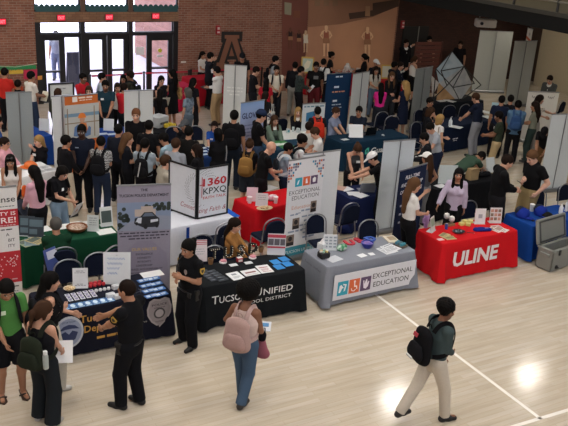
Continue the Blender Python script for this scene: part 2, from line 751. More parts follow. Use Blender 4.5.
        for i, (ln, o) in enumerate(((.070, .030), (.080, .010), (.075, -.010), (.058, -.029))):
            b0 = wr + u * (.082 if i < 3 else .074) + lat * o
            m0 = b0 + u * ln * .55 + inn * ln * .18 + lat * o * .10
            e0 = m0 + u * ln * .38 + inn * ln * .34
            B.cone(b0 - u * .02, m0, fr_ * 1.05, fr_ * .98, .005)
            B.cone(m0, e0, fr_ * .98, fr_ * .85, .004)
        th0 = wr + u * .03 + lat * .026
        th1 = th0 + lat * .026 + u * .032 + inn * .012
        th2 = th1 + lat * .004 + u * .032 + inn * .014
        B.cone(th0, th1, fr_ * 1.3, fr_ * 1.1, .008)
        B.cone(th1, th2, fr_ * 1.1, fr_ * .9, .005)
        hip, kn, ft = J[sd]
        lg = 1 if legs in ('shorts', 'skirt') else .84
        lo_ = 1 if legs in ('shorts', 'skirt') else 0
        B.cone(hip, kn, .080 * lg, .052 * lg, .04)
        cf = kn + (ft - kn) * .3 + V(0, -.015 * lo_, 0)
        B.cone(kn, cf, .052 * lg, .054 * lg, .03)
        B.cone(cf, ft, .052 * lg, .036, .03)
        B.cone(ft + V(0, -.03, -.045), ft + V(sd * .02, .14, -.058), .032, .024, .02)
    hcol = np.array(lin(HAIRC.get(hc, hc)))

    def tone(vs):
        c = np.tile(sk, (len(vs), 1))
        q = (vs - hc0) @ Hd / HS
        x, y, z = q[:, 0], q[:, 1], q[:, 2]
        fr = y > .045

        def spot(m, col, w=1.0):
            c[m] = c[m] * (1 - w) + np.array(col) * w
        near_ = np.abs(z) < .2
        cheek = fr & near_ & (np.abs(np.abs(x) - .04) < .02) & (np.abs(z + .035) < .02)
        spot(cheek, sk * [1.05, .9, .88], .6)
        if beard:
            g = (y > -.005) & (z < -.042) & (z > -.14) & near_ & (y > -.02) & ~((np.abs(x) < .026) & (np.abs(z + .064) < .009))
            spot(g, hcol if beard == 'full' else sk * .5 + hcol * .5, .85)
        lip = fr & near_ & (np.abs(x) < .026) & (np.abs(z + .064) < .010 + .3 * vox)
        spot(lip, sk * [.85, .5, .5])
        ex = .032
        eye = fr & near_ & (((np.abs(x) - ex) / (.017 + .2 * vox)) ** 2 + ((z - .004) / (.008 + .35 * vox)) ** 2 < 1)
        spot(eye, [.62, .58, .55])
        iris = fr & near_ & (((np.abs(x) - ex) / (.008 + .3 * vox)) ** 2 + ((z - .004) / (.008 + .35 * vox)) ** 2 < 1)
        spot(iris, [.02, .015, .012])
        brow = fr & near_ & (np.abs(np.abs(x) - ex) < .020) & (np.abs(z - .030) < .006 + .3 * vox)
        spot(brow, hcol * .6 + sk * .15)
        return c

    def put(fd, name, mat, parent=root, color_fn=None, noise=0, nscale=60):
        me = fd.mesh(name, color_fn, noise, nscale)
        o = link(name, me, mat, parent)
        return o
    bd = put(B, 'body', skin_mat(), color_fn=tone)
    # ---------------- trousers, shorts or skirt
    parts = [bd]
    cvox = vox * 1.12
    if legs in ('pants', 'wide', 'leggings', 'shorts'):
        W = {'pants': (.098, .074, .062), 'wide': (.102, .092, .098), 'leggings': (.086, .060, .046), 'shorts': (.104, .096, .09)}[legs]
        Q = Field(cvox, bulk)
        wcut = [(tor(0, 0, 1.03), T @ V(0, 0, 1))]
        Q.cone(tor(0, 0, .92), tor(0, 0, 1.06), .166, .138, .03, fl, cut=wcut)
        for sd in (-1, 1):
            hip, kn, ft = J[sd]
            if legs == 'shorts':
                e = hip + (kn - hip) * 1.0
                uu = (kn - hip) / np.linalg.norm(kn - hip)
                Q.cone(hip, e, W[0], W[1], .03, cut=[(hip + (kn - hip) * .93, uu)])
            else:
                Q.cone(hip, kn, W[0], W[1], .03)
                uu = (ft - kn) / np.linalg.norm(ft - kn)
                Q.cone(kn, ft + uu * .05, W[1], W[2], .02, cut=[(ft + uu * .025, uu)])
        parts.append(put(Q, 'shorts' if legs == 'shorts' else 'trousers', bot if not isinstance(bot, str) else cloth(bot)))
    elif legs == 'skirt':
        Q = Field(cvox, bulk)
        Q.cone(tor(0, 0, 1.02), tor(0, .02, .92), .135, .165, .03, fl)
        if sit is None:
            Q.cone(tor(0, 0, .92), (0, .0, .42), .165, .20, .03, ((0, 1, 0), .8), cut=[((0, 0, .45), (0, 0, -1))])
        else:
            Q.cone(piv, piv + V(0, .4, 0), .17, .17, .03, ((0, 0, 1), .55))
        parts.append(put(Q, 'skirt', cloth(bot)))
    # ---------------- shirt
    mt = mat_top or (cloth(top) if isinstance(top, str) else top)
    Q = Field(cvox, bulk)
    up = T @ V(0, 0, 1)
    hcut = [(tor(0, 0, hem + (.09 if tuck else 0)), -up)]
    ww = .124 if fem else .136
    g = .014
    Q.cone(tor(0, 0, .91), tor(0, 0, 1.08), .162 + (0 if not tuck else -.014), ww + g, .04, fl, cut=hcut)
    Q.cone(tor(0, 0, 1.08), tor(0, 0, 1.27), ww + g, .150 + g, .05, fl)
    tank = sleeve == 'none'
    if tank:
        Q.cone(tor(0, -.005, 1.27), tor(0, -.01, 1.36), .146 + g, .10 + g, .05, fl)
        for sd in (-1, 1):
            Q.cone(tor(sd * .085, .07, 1.33), tor(sd * .075, -.005, 1.455), .020, .017, .02)
            Q.cone(tor(sd * .085, -.085, 1.33), tor(sd * .075, -.005, 1.455), .020, .017, .02)
    else:
        Q.cone(tor(0, -.005, 1.27), tor(0, -.01, 1.39), .146 + g, .10 + g, .05, fl)
        Q.cone(tor(-sw * .9, -.005, 1.405), tor(sw * .9, -.005, 1.405), .054, .054, .035)
    if fem and tier < 2:
        for sd in (-1, 1):
            Q.ell(tor(sd * .07, .08, 1.25), (.066, .056, .066), .04)
    if neck:
        Q.cone(tor(0, -.012, 1.44), tor(0, -.005, 1.49), .062, .062, .02)
    for sd in (-1, 1):
        sh, el, wr = A[sd]
        u1 = (el - sh) / np.linalg.norm(el - sh)
        u2 = (wr - el) / np.linalg.norm(wr - el)
        f = .92 if fem else 1
        if sleeve == 'short':
            Q.cone(sh, sh + u1 * .24, .058 * f, .058 * f, .025, cut=[(sh + u1 * .19, u1)])
        elif sleeve == 'cap':
            Q.cone(sh, sh + u1 * .12, .060 * f, .058 * f, .03, cut=[(sh + u1 * .10, u1)])
        elif sleeve == 'long':
            Q.cone(sh, el, .058 * f, .051 * f, .025)
            Q.cone(el, wr + u2 * .02, .054 * f, .040 * f, .02, cut=[(wr + u2 * .0, u2)])
    parts.append(put(Q, 'shirt', mt))
    if jacket:
        Q = Field(cvox, bulk)
        g2 = .028
        Q.cone(tor(0, 0, .86), tor(0, 0, 1.08), .175, ww + g2 + .004, .04, fl, cut=[(tor(0, 0, .84), -up)])
        Q.cone(tor(0, 0, 1.08), tor(0, 0, 1.27), ww + g2, .152 + g2, .05, fl)
        Q.cone(tor(0, -.005, 1.27), tor(0, -.01, 1.39), .150 + g2, .105 + g2, .05, fl)
        Q.cone(tor(-sw * .92, -.005, 1.408), tor(sw * .92, -.005, 1.408), .064, .064, .04)
        for sd in (-1, 1):
            sh, el, wr = A[sd]
            u2 = (wr - el) / np.linalg.norm(wr - el)
            Q.cone(sh, el, .066, .060, .025)
            Q.cone(el, wr, .062, .047, .02, cut=[(wr - u2 * .01, u2)])
        if fem and tier < 2:
            for sd in (-1, 1):
                Q.ell(tor(sd * .07, .085, 1.25), (.078, .066, .078), .04)
        # open front
        Q.cone(tor(0, .20, .85), tor(0, .19, 1.46), .045, .075, .01, op='sub')
        Q.cone(tor(0, .02, 1.50), tor(0, .06, 1.44), .062, .07, .01, op='sub')
        parts.append(put(Q, 'jacket', cloth(jacket) if isinstance(jacket, str) else jacket))
    # ---------------- hair or cap
    hm = M(HAIRC.get(hc, hc), .75, spec=.10)
    Q = None
    nz, ns = 0, 60
    if hair != 'bald' and not (capc and hair == 'none'):
        Q = Field(vox * (1.0 if tier else .9), 1.06)
        g = .013 if hair not in ('buzz',) else .006
        nrm = Hd @ (V(0, .95, -1) / np.linalg.norm([.95, 1]))
        base = hd(0, .0, -.028)
        Q.ell(hd(0, -.014, .037), (.076 + g, .095 + g, .092 + g), .01, Hd, cut=[(base, nrm)])
        if hair in ('curly', 'afro'):
            rr = .15 if hair == 'afro' else .104
            Q.ell(hd(0, -.035, .075 if hair == 'afro' else .065), (rr, rr * 1.02, rr * .92), .02, Hd, cut=[(hd(0, .035, 0), Hd @ V(0, 1, -.75) / 1.25)])
            nz, ns = .008, 120
        if hair in ('long', 'longfront', 'longcurly', 'pony', 'bun', 'bob'):
            Q.cone(hd(-.07, -.02, .01), hd(-.066, -.03, -.06), .026, .02, .02)
            Q.cone(hd(.07, -.02, .01), hd(.066, -.03, -.06), .026, .02, .02)
            Q.cone(hd(0, -.085, .03), hd(0, -.075, -.06), .05, .035, .03)
        if hair in ('long', 'longfront', 'longcurly'):
            ln = 1.16 if hair != 'longcurly' else 1.24
            bk = tor(0, -.125, ln)
            Q.cone(hd(0, -.075, .02), tor(0, -.105, 1.42), .080, .092, .03, (tx, .55))
            Q.cone(tor(0, -.105, 1.42), bk, .092, .062, .03, (tx, .42))
            if hair == 'longcurly':
                nz, ns = .006, 110
                Q.cone(hd(0, -.07, .0), tor(0, -.10, 1.40), .105, .115, .03, (tx, .6))
        if hair == 'longfront':
            for sd in (-1, 1):
                Q.cone(hd(sd * .074, -.005, .0), tor(sd * .085, .075, 1.38), .026, .034, .02)
                Q.cone(tor(sd * .085, .075, 1.38), tor(sd * .08, .112, 1.22), .032, .010, .02)
        if hair == 'bob':
            for sd in (-1, 1):
                Q.cone(hd(sd * .07, -.015, .01), hd(sd * .07, -.02, -.10), .034, .028, .02)
            Q.cone(hd(0, -.08, .02), hd(0, -.07, -.10), .065, .06, .02)
        if hair == 'pony':
            Q.cone(hd(0, -.11, .04), hd(0, -.15, .0), .026, .034, .02)
            Q.cone(hd(0, -.15, .0), hd(0, -.145, -.17), .036, .016, .02)
        if hair == 'bun':
            Q.ell(hd(0, -.115, .075), (.045, .042, .042), .015)
        if hair == 'topbun':
            Q.ell(hd(0, -.07, .135), (.042, .042, .040), .015)
        parts.append(put(Q, 'hair', hm, noise=nz, nscale=ns))
    if capc:
        Q = Field(vox)
        Q.ell(hd(0, -.012, .046), (.092, .112, .098), .01, Hd, cut=[(hd(0, 0, .032), Hd @ V(0, .10, -1))])
        Q.ell(hd(0, .115, .046), (.072, .085, .010 + .4 * vox), .012, Hd @ rotm('X', R(-10)))
        parts.append(put(Q, 'cap', cloth(capc)))
    # ---------------- shoes
    if shoe and sit is None or (shoe and tier < 2):
        for sd in (-1, 1):
            hip, kn, ft = J[sd]
            Q = Field(cvox * .9)
            ang = 0
            zf = .04 + lift[sd]
            Q.cone((ft[0], ft[1] - .045, zf), (ft[0] + sd * .015, ft[1] + .06, zf), .041, .043, .02)
            Q.cone((ft[0] + sd * .015, ft[1] + .06, zf - .002), (ft[0] + sd * .025, ft[1] + .15, zf - .008), .043, .033, .02, cut=None)
            Q.cone((ft[0], ft[1] - .03, zf), (ft[0], ft[1] - .015, zf + .05), .044, .042, .02)
            for p_ in range(len(Q.pr)):
                t_ = list(Q.pr[p_])
                t_[7] = [((0, 0, lift[sd] + .001), (0, 0, -1))]
                Q.pr[p_] = tuple(t_)
            parts.append(put(Q, 'shoe', M(shoe, .6)))
    sp = skin_parts_scale = S
    for o in parts:
        o.scale = (S, S, S)
    if glasses:
        mb = MB()
        for sd in (-1, 1):
            mb.tube([hd(sd * .034 + .022 * math.cos(w), .098, .003 + .017 * math.sin(w)) * S for w in np.linspace(0, 2 * PI, 13)[:-1]], .0025 * S, 5, True)
            mb.tube([hd(sd * .056, .096, .006) * S, hd(sd * .082, .0, .008) * S], .002 * S, 5)
        mb.tube([hd(-.012, .10, .005) * S, hd(.012, .10, .005) * S], .0025 * S, 5)
        mb.build('glasses', M('#151515', .4), root)
    info = dict(root=root, tor=lambda x, y, z: Vector(tor(x, y, z) * S), hd=lambda x, y, z: Vector(hd(x, y, z) * S), S=S, A=A, J=J, rz=rz,
                loc=Vector(loc), T=T, mw=Matrix.Translation(loc) @ Matrix.Rotation(rz, 4, 'Z'), fem=fem, tier=tier, vox=vox, piv=piv, bulk=bulk)
    info['hand'] = lambda sd, f=.10: Vector((A[sd][2] + (A[sd][2] - A[sd][1]) / np.linalg.norm(A[sd][2] - A[sd][1]) * f) * S)
    return info


def badge(p, col='#e8e8e8', x=.075, z=1.30, w=.075, hgt=.05):
    """a name tag stuck on the chest"""
    mb = MB()
    c = p['tor'](x, .128 if not p['fem'] else .150, z)
    mb.box(c, (w, .012, hgt))
    return mb.build('name_tag', M(col, .6), p['root'])


def lanyard(p, col='#2c3c6c', tagc='#e8e8e8'):
    mb = MB()
    d = .13 if not p['fem'] else .15
    for sd in (-1, 1):
        mb.tube([p['tor'](sd * .07, -.03, 1.475), p['tor'](sd * .075, .075, 1.43), p['tor'](sd * .04, d, 1.28), p['tor'](0, d + .005, 1.15)], .006, 5)
    mb.box(p['tor'](0, d + .006, 1.11), (.07, .008, .09))
    return mb.build('lanyard', M(col, .6), p['root'])


def backpack(p, label, col='#141416', pocket=None, strap=None, w=.30, hgt=.44, d=.16, zc=1.20, cat='backpack', group=None):
    """a rucksack on the back of person p: a thing of its own"""
    S = p['S']
    root = thing('backpack', label, cat, p['loc'], p['rz'], group)
    vx = p['vox'] * 1.1
    T = p['T']
    tx = tuple(T @ V(0, 1, 0))
    tor = lambda x, y, z: np.array(p['tor'](x, y, z)) / S
    y0 = -.135 - d / 2
    Q = Field(vx)
    for (zz, r1) in ((zc - hgt * .28, .5), (zc + hgt * .22, .44)):
        pass
    Q.cone(tor(-w * .24, y0, zc - hgt * .26), tor(-w * .20, y0 + .01, zc + hgt * .24), w * .29, w * .25, .05, (tx, d / w * 1.05))
    Q.cone(tor(w * .24, y0, zc - hgt * .26), tor(w * .20, y0 + .01, zc + hgt * .24), w * .29, w * .25, .05, (tx, d / w * 1.05))
    Q.cone(tor(0, y0, zc - hgt * .28), tor(0, y0 + .01, zc + hgt * .27), w * .32, w * .26, .05, (tx, d / w * 1.05))
    o1 = link('main_compartment', Q.mesh('main_compartment'), cloth(col), root)
    Q = Field(vx)
    yp = y0 - d * .42
    Q.cone(tor(-w * .20, yp, zc - hgt * .20), tor(w * .20, yp, zc - hgt * .20), .085, .085, .03, (tx, .55))
    Q.cone(tor(-w * .17, yp, zc - hgt * .06), tor(w * .17, yp, zc - hgt * .06), .07, .07, .04, (tx, .55))
    o2 = link('front_pocket', Q.mesh('front_pocket'), cloth(pocket or col), root)
    for o in (o1, o2):
        o.scale = (S, S, S)
    yf = .125 if not p['fem'] else .13
    for sd in (-1, 1):
        mb = MB()
        pts = [(sd * .075, -.15, 1.36), (sd * .088, -.10, 1.455), (sd * .095, -.01, 1.492), (sd * .105, .075, 1.45), (sd * .118, yf + .01, 1.33), (sd * .135, yf - .01, 1.20), (sd * .165, .05, 1.10), (sd * .165, -.05, 1.06), (sd * .12, -.14, 1.04)]
        fine = []
        for i in range(len(pts) - 1):
            q0, q1, q2, q3 = (np.array(pts[min(max(i + o, 0), len(pts) - 1)]) for o in (-1, 0, 1, 2))
            for t in (0, .33, .67):
                fine.append(tuple(.5 * (2 * q1 + (q2 - q0) * t + (2 * q0 - 5 * q1 + 4 * q2 - q3) * t * t + (3 * q1 - q0 - 3 * q2 + q3) * t ** 3)))
        pts = fine + [pts[-1]]
        P = [p['tor'](*q) for q in pts]
        # a flat webbing strap
        vs, fs = [], []
        for i, q in enumerate(P):
            t = (P[min(i + 1, len(P) - 1)] - P[max(i - 1, 0)]).normalized()
            c0 = p['tor'](0, -.01, pts[i][2] - .03)
            nn = (q - c0)
            nn = (nn - t * nn.dot(t)).normalized()
            wv = t.cross(nn).normalized() * .028
            for a_, b_ in ((-1, 0), (1, 0), (1, .014), (-1, .014)):
                vs.append(q + wv * a_ + nn * b_)
        for i in range(len(P) - 1):
            for k in range(4):
                l = (k + 1) % 4
                fs.append((i * 4 + k, i * 4 + l, i * 4 + 4 + l, i * 4 + 4 + k))
        fs.append((3, 2, 1, 0))
        e = len(P) * 4 - 4
        fs.append((e, e + 1, e + 2, e + 3))
        mb.add(vs, fs)
        mb.build('shoulder_strap', cloth(strap or col), root)
    mb = MB()
    mb.tube([p['tor'](-.03, -.16, zc + hgt * .44), p['tor'](-.02, -.17, zc + hgt * .52), p['tor'](.02, -.17, zc + hgt * .52), p['tor'](.03, -.16, zc + hgt * .44)], .008, 6)
    mb.build('grab_handle', cloth(strap or col), root)
    return root


def held(p, sd, name, label, cat, size, mat, tilt=60, yaw=0, out=.10, parts=None, dz=0):
    """a flat thing (sheet, folder, phone) in a hand of p; sd -1 = own left"""
    c = p['hand'](sd, out)
    r = thing(name, label, cat, p['mw'] @ (c + Vector((0, .02, dz))), 0)
    r.rotation_euler = (R(tilt), 0, p['rz'] + R(yaw))
    MB().box((0, 0, 0), size, bev=.004).build('sheet' if cat != 'phone' else 'case', mat, r)
    return r
# ------------------------------------------------------------------ the hall
WY = 25.0            # back wall
CEIL = 9.0
XL, XR, YF = -9.0, 26.0, -5.0


def struct(name, mb, mat, parent=None, label=None):
    o = mb.build(name, mat, parent)
    if parent is None:
        o['kind'] = 'structure'
        if label:
            o['label'] = label
    return o


def floor_material():
    m, nt, b = nodes_mat('maple_floor')
    N, L = nt.nodes, nt.links
    tc = N.new('ShaderNodeTexCoord')
    br = N.new('ShaderNodeTexBrick')
    br.offset = .37
    br.inputs['Scale'].default_value = 1
    br.inputs['Brick Width'].default_value = 1.1
    br.inputs['Row Height'].default_value = .085
    br.inputs['Mortar Size'].default_value = .0025
    br.inputs['Mortar Smooth'].default_value = .4
    br.inputs['Bias'].default_value = -.1
    br.inputs['Color1'].default_value = (*lin('#c6bdae'), 1)
    br.inputs['Color2'].default_value = (*lin('#beb29f'), 1)
    br.inputs['Mortar'].default_value = (*lin('#b0a18b'), 1)
    L.new(tc.outputs['Object'], br.inputs['Vector'])
    mp = N.new('ShaderNodeMapping')
    mp.inputs['Scale'].default_value = (.8, 7, 1)
    L.new(tc.outputs['Object'], mp.inputs['Vector'])
    n = N.new('ShaderNodeTexNoise')
    n.inputs['Scale'].default_value = 1.6
    n.inputs['Detail'].default_value = 4
    L.new(mp.outputs['Vector'], n.inputs['Vector'])
    mix = N.new('ShaderNodeMix')
    mix.data_type = 'RGBA'
    mix.blend_type = 'MULTIPLY'
    rp = N.new('ShaderNodeValToRGB')
    rp.color_ramp.elements[0].color = (.88, .86, .83, 1)
    rp.color_ramp.elements[1].color = (1.03, 1.02, 1.01, 1)
    rp.color_ramp.elements[0].position = .3
    rp.color_ramp.elements[1].position = .7
    L.new(n.outputs['Fac'], rp.inputs['Fac'])
    mix.inputs[0].default_value = 1
    L.new(br.outputs['Color'], mix.inputs[6])
    L.new(rp.outputs['Color'], mix.inputs[7])
    L.new(mix.outputs[2], b.inputs['Base Color'])
    b.inputs['Roughness'].default_value = .125
    b.inputs['Specular IOR Level'].default_value = .5
    bp = N.new('ShaderNodeBump')
    bp.inputs['Strength'].default_value = .05
    bp.inputs['Distance'].default_value = .01
    L.new(n.outputs['Fac'], bp.inputs['Height'])
    L.new(bp.outputs['Normal'], b.inputs['Normal'])
    return m


def brick_material(c1='#a06a54', c2='#8a5541', mo='#a48c7d'):
    key = ('brick', c1)
    if key in MATS:
        return MATS[key]
    m, nt, b = nodes_mat('brickwork')
    N, L = nt.nodes, nt.links
    tc = N.new('ShaderNodeTexCoord')
    mp = N.new('ShaderNodeMapping')
    mp.inputs['Rotation'].default_value = (R(90), 0, 0)
    L.new(tc.outputs['Object'], mp.inputs['Vector'])
    br = N.new('ShaderNodeTexBrick')
    br.inputs['Scale'].default_value = 1
    br.inputs['Brick Width'].default_value = .22
    br.inputs['Row Height'].default_value = .075
    br.inputs['Mortar Size'].default_value = .008
    br.inputs['Color1'].default_value = (*lin(c1), 1)
    br.inputs['Color2'].default_value = (*lin(c2), 1)
    br.inputs['Mortar'].default_value = (*lin(mo), 1)
    L.new(mp.outputs['Vector'], br.inputs['Vector'])
    n = N.new('ShaderNodeTexNoise')
    n.inputs['Scale'].default_value = 2.2
    n.inputs['Detail'].default_value = 5
    L.new(tc.outputs['Object'], n.inputs['Vector'])
    mix = N.new('ShaderNodeMix')
    mix.data_type = 'RGBA'
    mix.blend_type = 'MULTIPLY'
    mix.inputs[0].default_value = .5
    L.new(br.outputs['Color'], mix.inputs[6])
    L.new(n.outputs['Fac'], mix.inputs[7])
    L.new(mix.outputs[2], b.inputs['Base Color'])
    b.inputs['Roughness'].default_value = .85
    MATS[key] = m
    return m


BRICK = brick_material()
BLACKM = M('#101012', .45)
struct('floor', MB().box(((XL + XR) / 2, (YF + WY + .3) / 2, -.1), (XR - XL, WY + .3 - YF, .2)), floor_material(), None, 'pale maple gym floor')
struct('ceiling', MB().box(((XL + XR) / 2, (YF + WY) / 2, CEIL + .1), (XR - XL, WY - YF, .2)), M('#8d8880', .9))
struct('wall_left', MB().box((XL - .1, (YF + WY) / 2, CEIL / 2), (.2, WY - YF, CEIL)), BRICK)
struct('wall_front', MB().box(((XL + XR) / 2, YF - .1, CEIL / 2), (XR - XL, .2, CEIL)), BRICK)
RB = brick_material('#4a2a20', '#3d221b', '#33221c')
struct('wall_right', MB().box((XR + .1, (YF + WY) / 2, CEIL / 2), (.2, WY - YF, CEIL)), M('#4a3a32', .9))

# court lines
def line_strip(a, b, w, name):
    d = (b - a).normalized()
    n = Vector((-d.y, d.x, 0)) * w / 2
    mb = MB()
    mb.add([a - n, b - n, b + n, a + n, *[q + Vector((0, 0, .002)) for q in (a - n, b - n, b + n, a + n)]],
           [(3, 2, 1, 0), (4, 5, 6, 7), (0, 1, 5, 4), (1, 2, 6, 5), (2, 3, 7, 6), (3, 0, 4, 7)])
    return struct(name, mb, M('#e6e2da', .3))


la, lb = at(374, 293), at(541.5, 419.5)
line_strip(la, la + (lb - la) * 1.0, .055, 'floor_line_1')
lc, ld = at(515, 426), at(568, 410)
line_strip(lc - (ld - lc) * 2, ld + (ld - lc) * 4, .055, 'floor_line_2')

# back wall with the entrance doors
def bx(px, py=50):
    return onY(px, py, WY).x


def bz(py, px=100):
    return onY(px, py, WY).z


D0x, D1x = bx(35, 30), bx(178.3, 30)
ZT = bz(22, 82)          # top of transom
ZS = bz(12, 82)          # sill of the upper windows
ZH = 4.6
struct('wall_back_west', MB().box(((XL + D0x) / 2, WY + .15, CEIL / 2), (D0x - XL, .3, CEIL)), BRICK)
XG = onY(393, 60, WY).x
struct('wall_back_east', MB().box(((D1x + XG) / 2, WY + .15, CEIL / 2), (XG - D1x, .3, CEIL)), BRICK)
struct('wall_back_gallery', MB().box(((XG + XR) / 2, WY + .15, CEIL / 2), (XR - XG, .3, CEIL)), brick_material('#4a2a20', '#3d221b', '#33221c'))  # same wall; the shade under the gallery is put into darker brick
struct('wall_back_lintel', MB().box(((D0x + D1x) / 2, WY + .15, (ZT + ZS) / 2), (D1x - D0x, .3, ZS - ZT)), brick_material('#a07a5c', '#94694e', '#80604c'))
struct('wall_back_top', MB().box(((D0x + D1x) / 2, WY + .15, (ZH + CEIL) / 2), (D1x - D0x, .3, CEIL - ZH)), BRICK)


def glass_mat():
    if 'glass' not in MATS:
        m = bpy.data.materials.new('window_glass')
        m.use_nodes = True
        nt = m.node_tree
        for n in list(nt.nodes):
            if n.type != 'OUTPUT_MATERIAL':
                nt.nodes.remove(n)
        out = [n for n in nt.nodes if n.type == 'OUTPUT_MATERIAL'][0]
        tr = nt.nodes.new('ShaderNodeBsdfTransparent')
        tr.inputs[0].default_value = (.95, .95, 1, 1)
        gl = nt.nodes.new('ShaderNodeBsdfGlossy')
        gl.inputs['Roughness'].default_value = .02
        mx = nt.nodes.new('ShaderNodeMixShader')
        mx.inputs[0].default_value = .06
        nt.links.new(tr.outputs[0], mx.inputs[1])
        nt.links.new(gl.outputs[0], mx.inputs[2])
        nt.links.new(mx.outputs[0], out.inputs[0])
        MATS['glass'] = m
    return MATS['glass']


GL = glass_mat()
wn = [0]


def opening(name, x0, x1, z0, z1, fw, leaf=False, rail=None, y=WY + .12, fh=None, pane=True, topf=None):
    """a framed pane (window or door leaf): frame with optional mid rail and the glass"""
    t = thing(name, None, None, ((x0 + x1) / 2, y, z0))
    t['kind'] = 'structure'
    w, h = x1 - x0, z1 - z0
    fh = fh or fw
    tf = topf or fh
    mb = MB()
    mb.box((-w / 2 + fw / 2, 0, h / 2), (fw, .07, h)).box((w / 2 - fw / 2, 0, h / 2), (fw, .07, h))
    mb.box((0, 0, fh / 2), (w - 2 * fw, .07, fh)).box((0, 0, h - tf / 2), (w - 2 * fw, .07, tf))
    if rail:
        mb.box((0, 0, rail - z0), (w - 2 * fw, .07, .07))
    mb.build('frame', BLACKM, t)
    if pane:
        MB().box((0, .0, h / 2), (w - 2 * fw, .012, h - fh - tf)).build('pane', GL, t)
    if leaf:
        MB().tube([(-w / 2 + fw, -.09, 1.02 - z0), (w / 2 - fw, -.09, 1.02 - z0)], .018, 6).build('push_bar', M('#55555a', .4, .8), t)
    return t


ZD = bz(35.3, 82)        # head of the doors
xm1, xm2 = bx(83.2, 40), bx(131, 40)
# posts between the bays
struct('trim_1', MB().box((D0x + .08, WY + .1, ZT / 2), (.16, .2, ZT)), BLACKM)
struct('trim_2', MB().box((xm1, WY + .1, ZT / 2), (.13, .2, ZT)), BLACKM)
struct('trim_3', MB().box((xm2, WY + .1, ZT / 2), (.14, .2, ZT)), BLACKM)
struct('trim_4', MB().box((D1x - .08, WY + .1, ZT / 2), (.16, .2, ZT)), BLACKM)
struct('trim_5', MB().box(((D0x + D1x) / 2, WY + .1, ZD + .02), (D1x - D0x, .18, .07)), BLACKM)
opening('window_1', D0x + .16, xm1 - .065, ZD + .05, ZT, .03)
opening('window_2', xm1 + .065, xm2 - .07, ZD + .05, ZT, .03)
opening('window_3', xm2 + .07, D1x - .16, ZD + .05, ZT, .03)
xa = bx(64, 50)
opening('door_1', D0x + .17, xa, .01, ZD - .02, .13, True, 1.0, fh=.25, topf=.14)
opening('window_4', xa, xm1 - .065, .01, ZD - .02, .05, rail=None)
xb = bx(108, 50)
opening('door_2', xm1 + .07, xb - .01, .01, ZD - .02, .15, True, .98, fh=.25, topf=.14)
opening('door_3', xb + .01, xm2 - .07, .01, ZD - .02, .15, True, .98, fh=.25, topf=.14)
xc = bx(148.5, 50)
opening('window_5', xm2 + .07, xc, .01, ZD - .02, .03)
opening('door_4', xc, D1x - .17, .01, ZD - .02, .15, True, 1.0, fh=.25, topf=.2)
# upper windows
struct('trim_6', MB().box((xm1 + .02, WY + .1, (ZS + ZH) / 2), (.14, .2, ZH - ZS)), M('#5e4436', .7))
struct('trim_7', MB().box((xm2, WY + .1, (ZS + ZH) / 2), (.14, .2, ZH - ZS)), M('#5e4436', .7))
opening('window_6', D0x, xm1 - .05, ZS, ZH, .05)
opening('window_7', xm1 + .09, xm2 - .07, ZS, ZH, .05)
opening('window_8', xm2 + .07, D1x, ZS, ZH, .05)
for i, (x0, x1) in enumerate(((D0x, xm1 - .05), (xm1 + .09, xm2 - .07), (xm2 + .07, D1x))):
    mb = MB()
    n = 9
    for k in range(n):
        cx = x0 + (k + .5) * (x1 - x0) / n
        mb.prism(ngon(0, .0, (x1 - x0) / n / 2 * 1.05, .10, 12) , ((cx, WY + .03, ZS + .14), (1, 0, 0), (0, 0, 1)), .01)
    mb.box(((x0 + x1) / 2, WY + .03, ZS + .07), (x1 - x0 - .1, .03, .14))
    o = mb.build('window_garland', cloth('#3c5a5c'))
    tag(o, ['teal scalloped trim along the sill of the window above the open door', 'teal scalloped trim along the sill of the middle upper window', 'teal scalloped trim along the sill of the upper window beside the brick'][i], 'trim', 'teal trims on the upper windows')

# outdoors
struct('outdoor_ground', MB().box(((D0x + D1x) / 2 + 1, WY + 7, -.11), (24, 13.4, .2)), M('#b9b6bd', .8))
struct('outdoor_wall', MB().box((D1x + 1.5, WY + 4.5, 1.5), (.3, 8, 3)), brick_material('#a8786a', '#98685a', '#8d746c'))
t = thing('sandwich_board', 'dark chalkboard standing on the pavement outside the glass doors', 'sign', (onY(77, 80, WY + 2.2).x, WY + 2.2, -.01))
MB().box((0, 0, .62), (.62, .04, 1.2), rx=R(-8)).build('chalk_panel', M('#3a3f4a', .7), t)
MB().box((0, .22, .6), (.6, .03, 1.15), rx=R(12)).build('rear_panel', M('#3a3f4a', .7), t)
t = thing('door_notice', 'white paper notice taped to the glass beside the door', 'notice', onY(140, 51, WY + .09))
MB().box((0, 0, 0), (.28, .006, .26)).build('sheet', M('#e8e6ea', .7), t)
t = thing('door_sticker', 'round yellow sticker on the glass of the dark door', 'sticker', onY(160, 50.5, WY + .06))
MB().prism(ngon(0, 0, .07, .07, 16), ((0, 0, 0), (1, 0, 0), (0, 0, 1)), .004).build('sticker', M('#c9c13a', .6), t)
t = thing('door_notice', 'small white notice below the yellow sticker on the dark door', 'notice', onY(160, 56, WY + .06))
MB().box((0, 0, 0), (.2, .005, .07)).build('sheet', M('#d8d8d8', .7), t)
t = thing('wall_notice', 'small white card fixed to the brick beside the entrance', 'notice', onY(183.5, 62, WY - .012))
MB().box((0, 0, 0), (.18, .01, .06)).build('card', M('#cfcac0', .7), t)


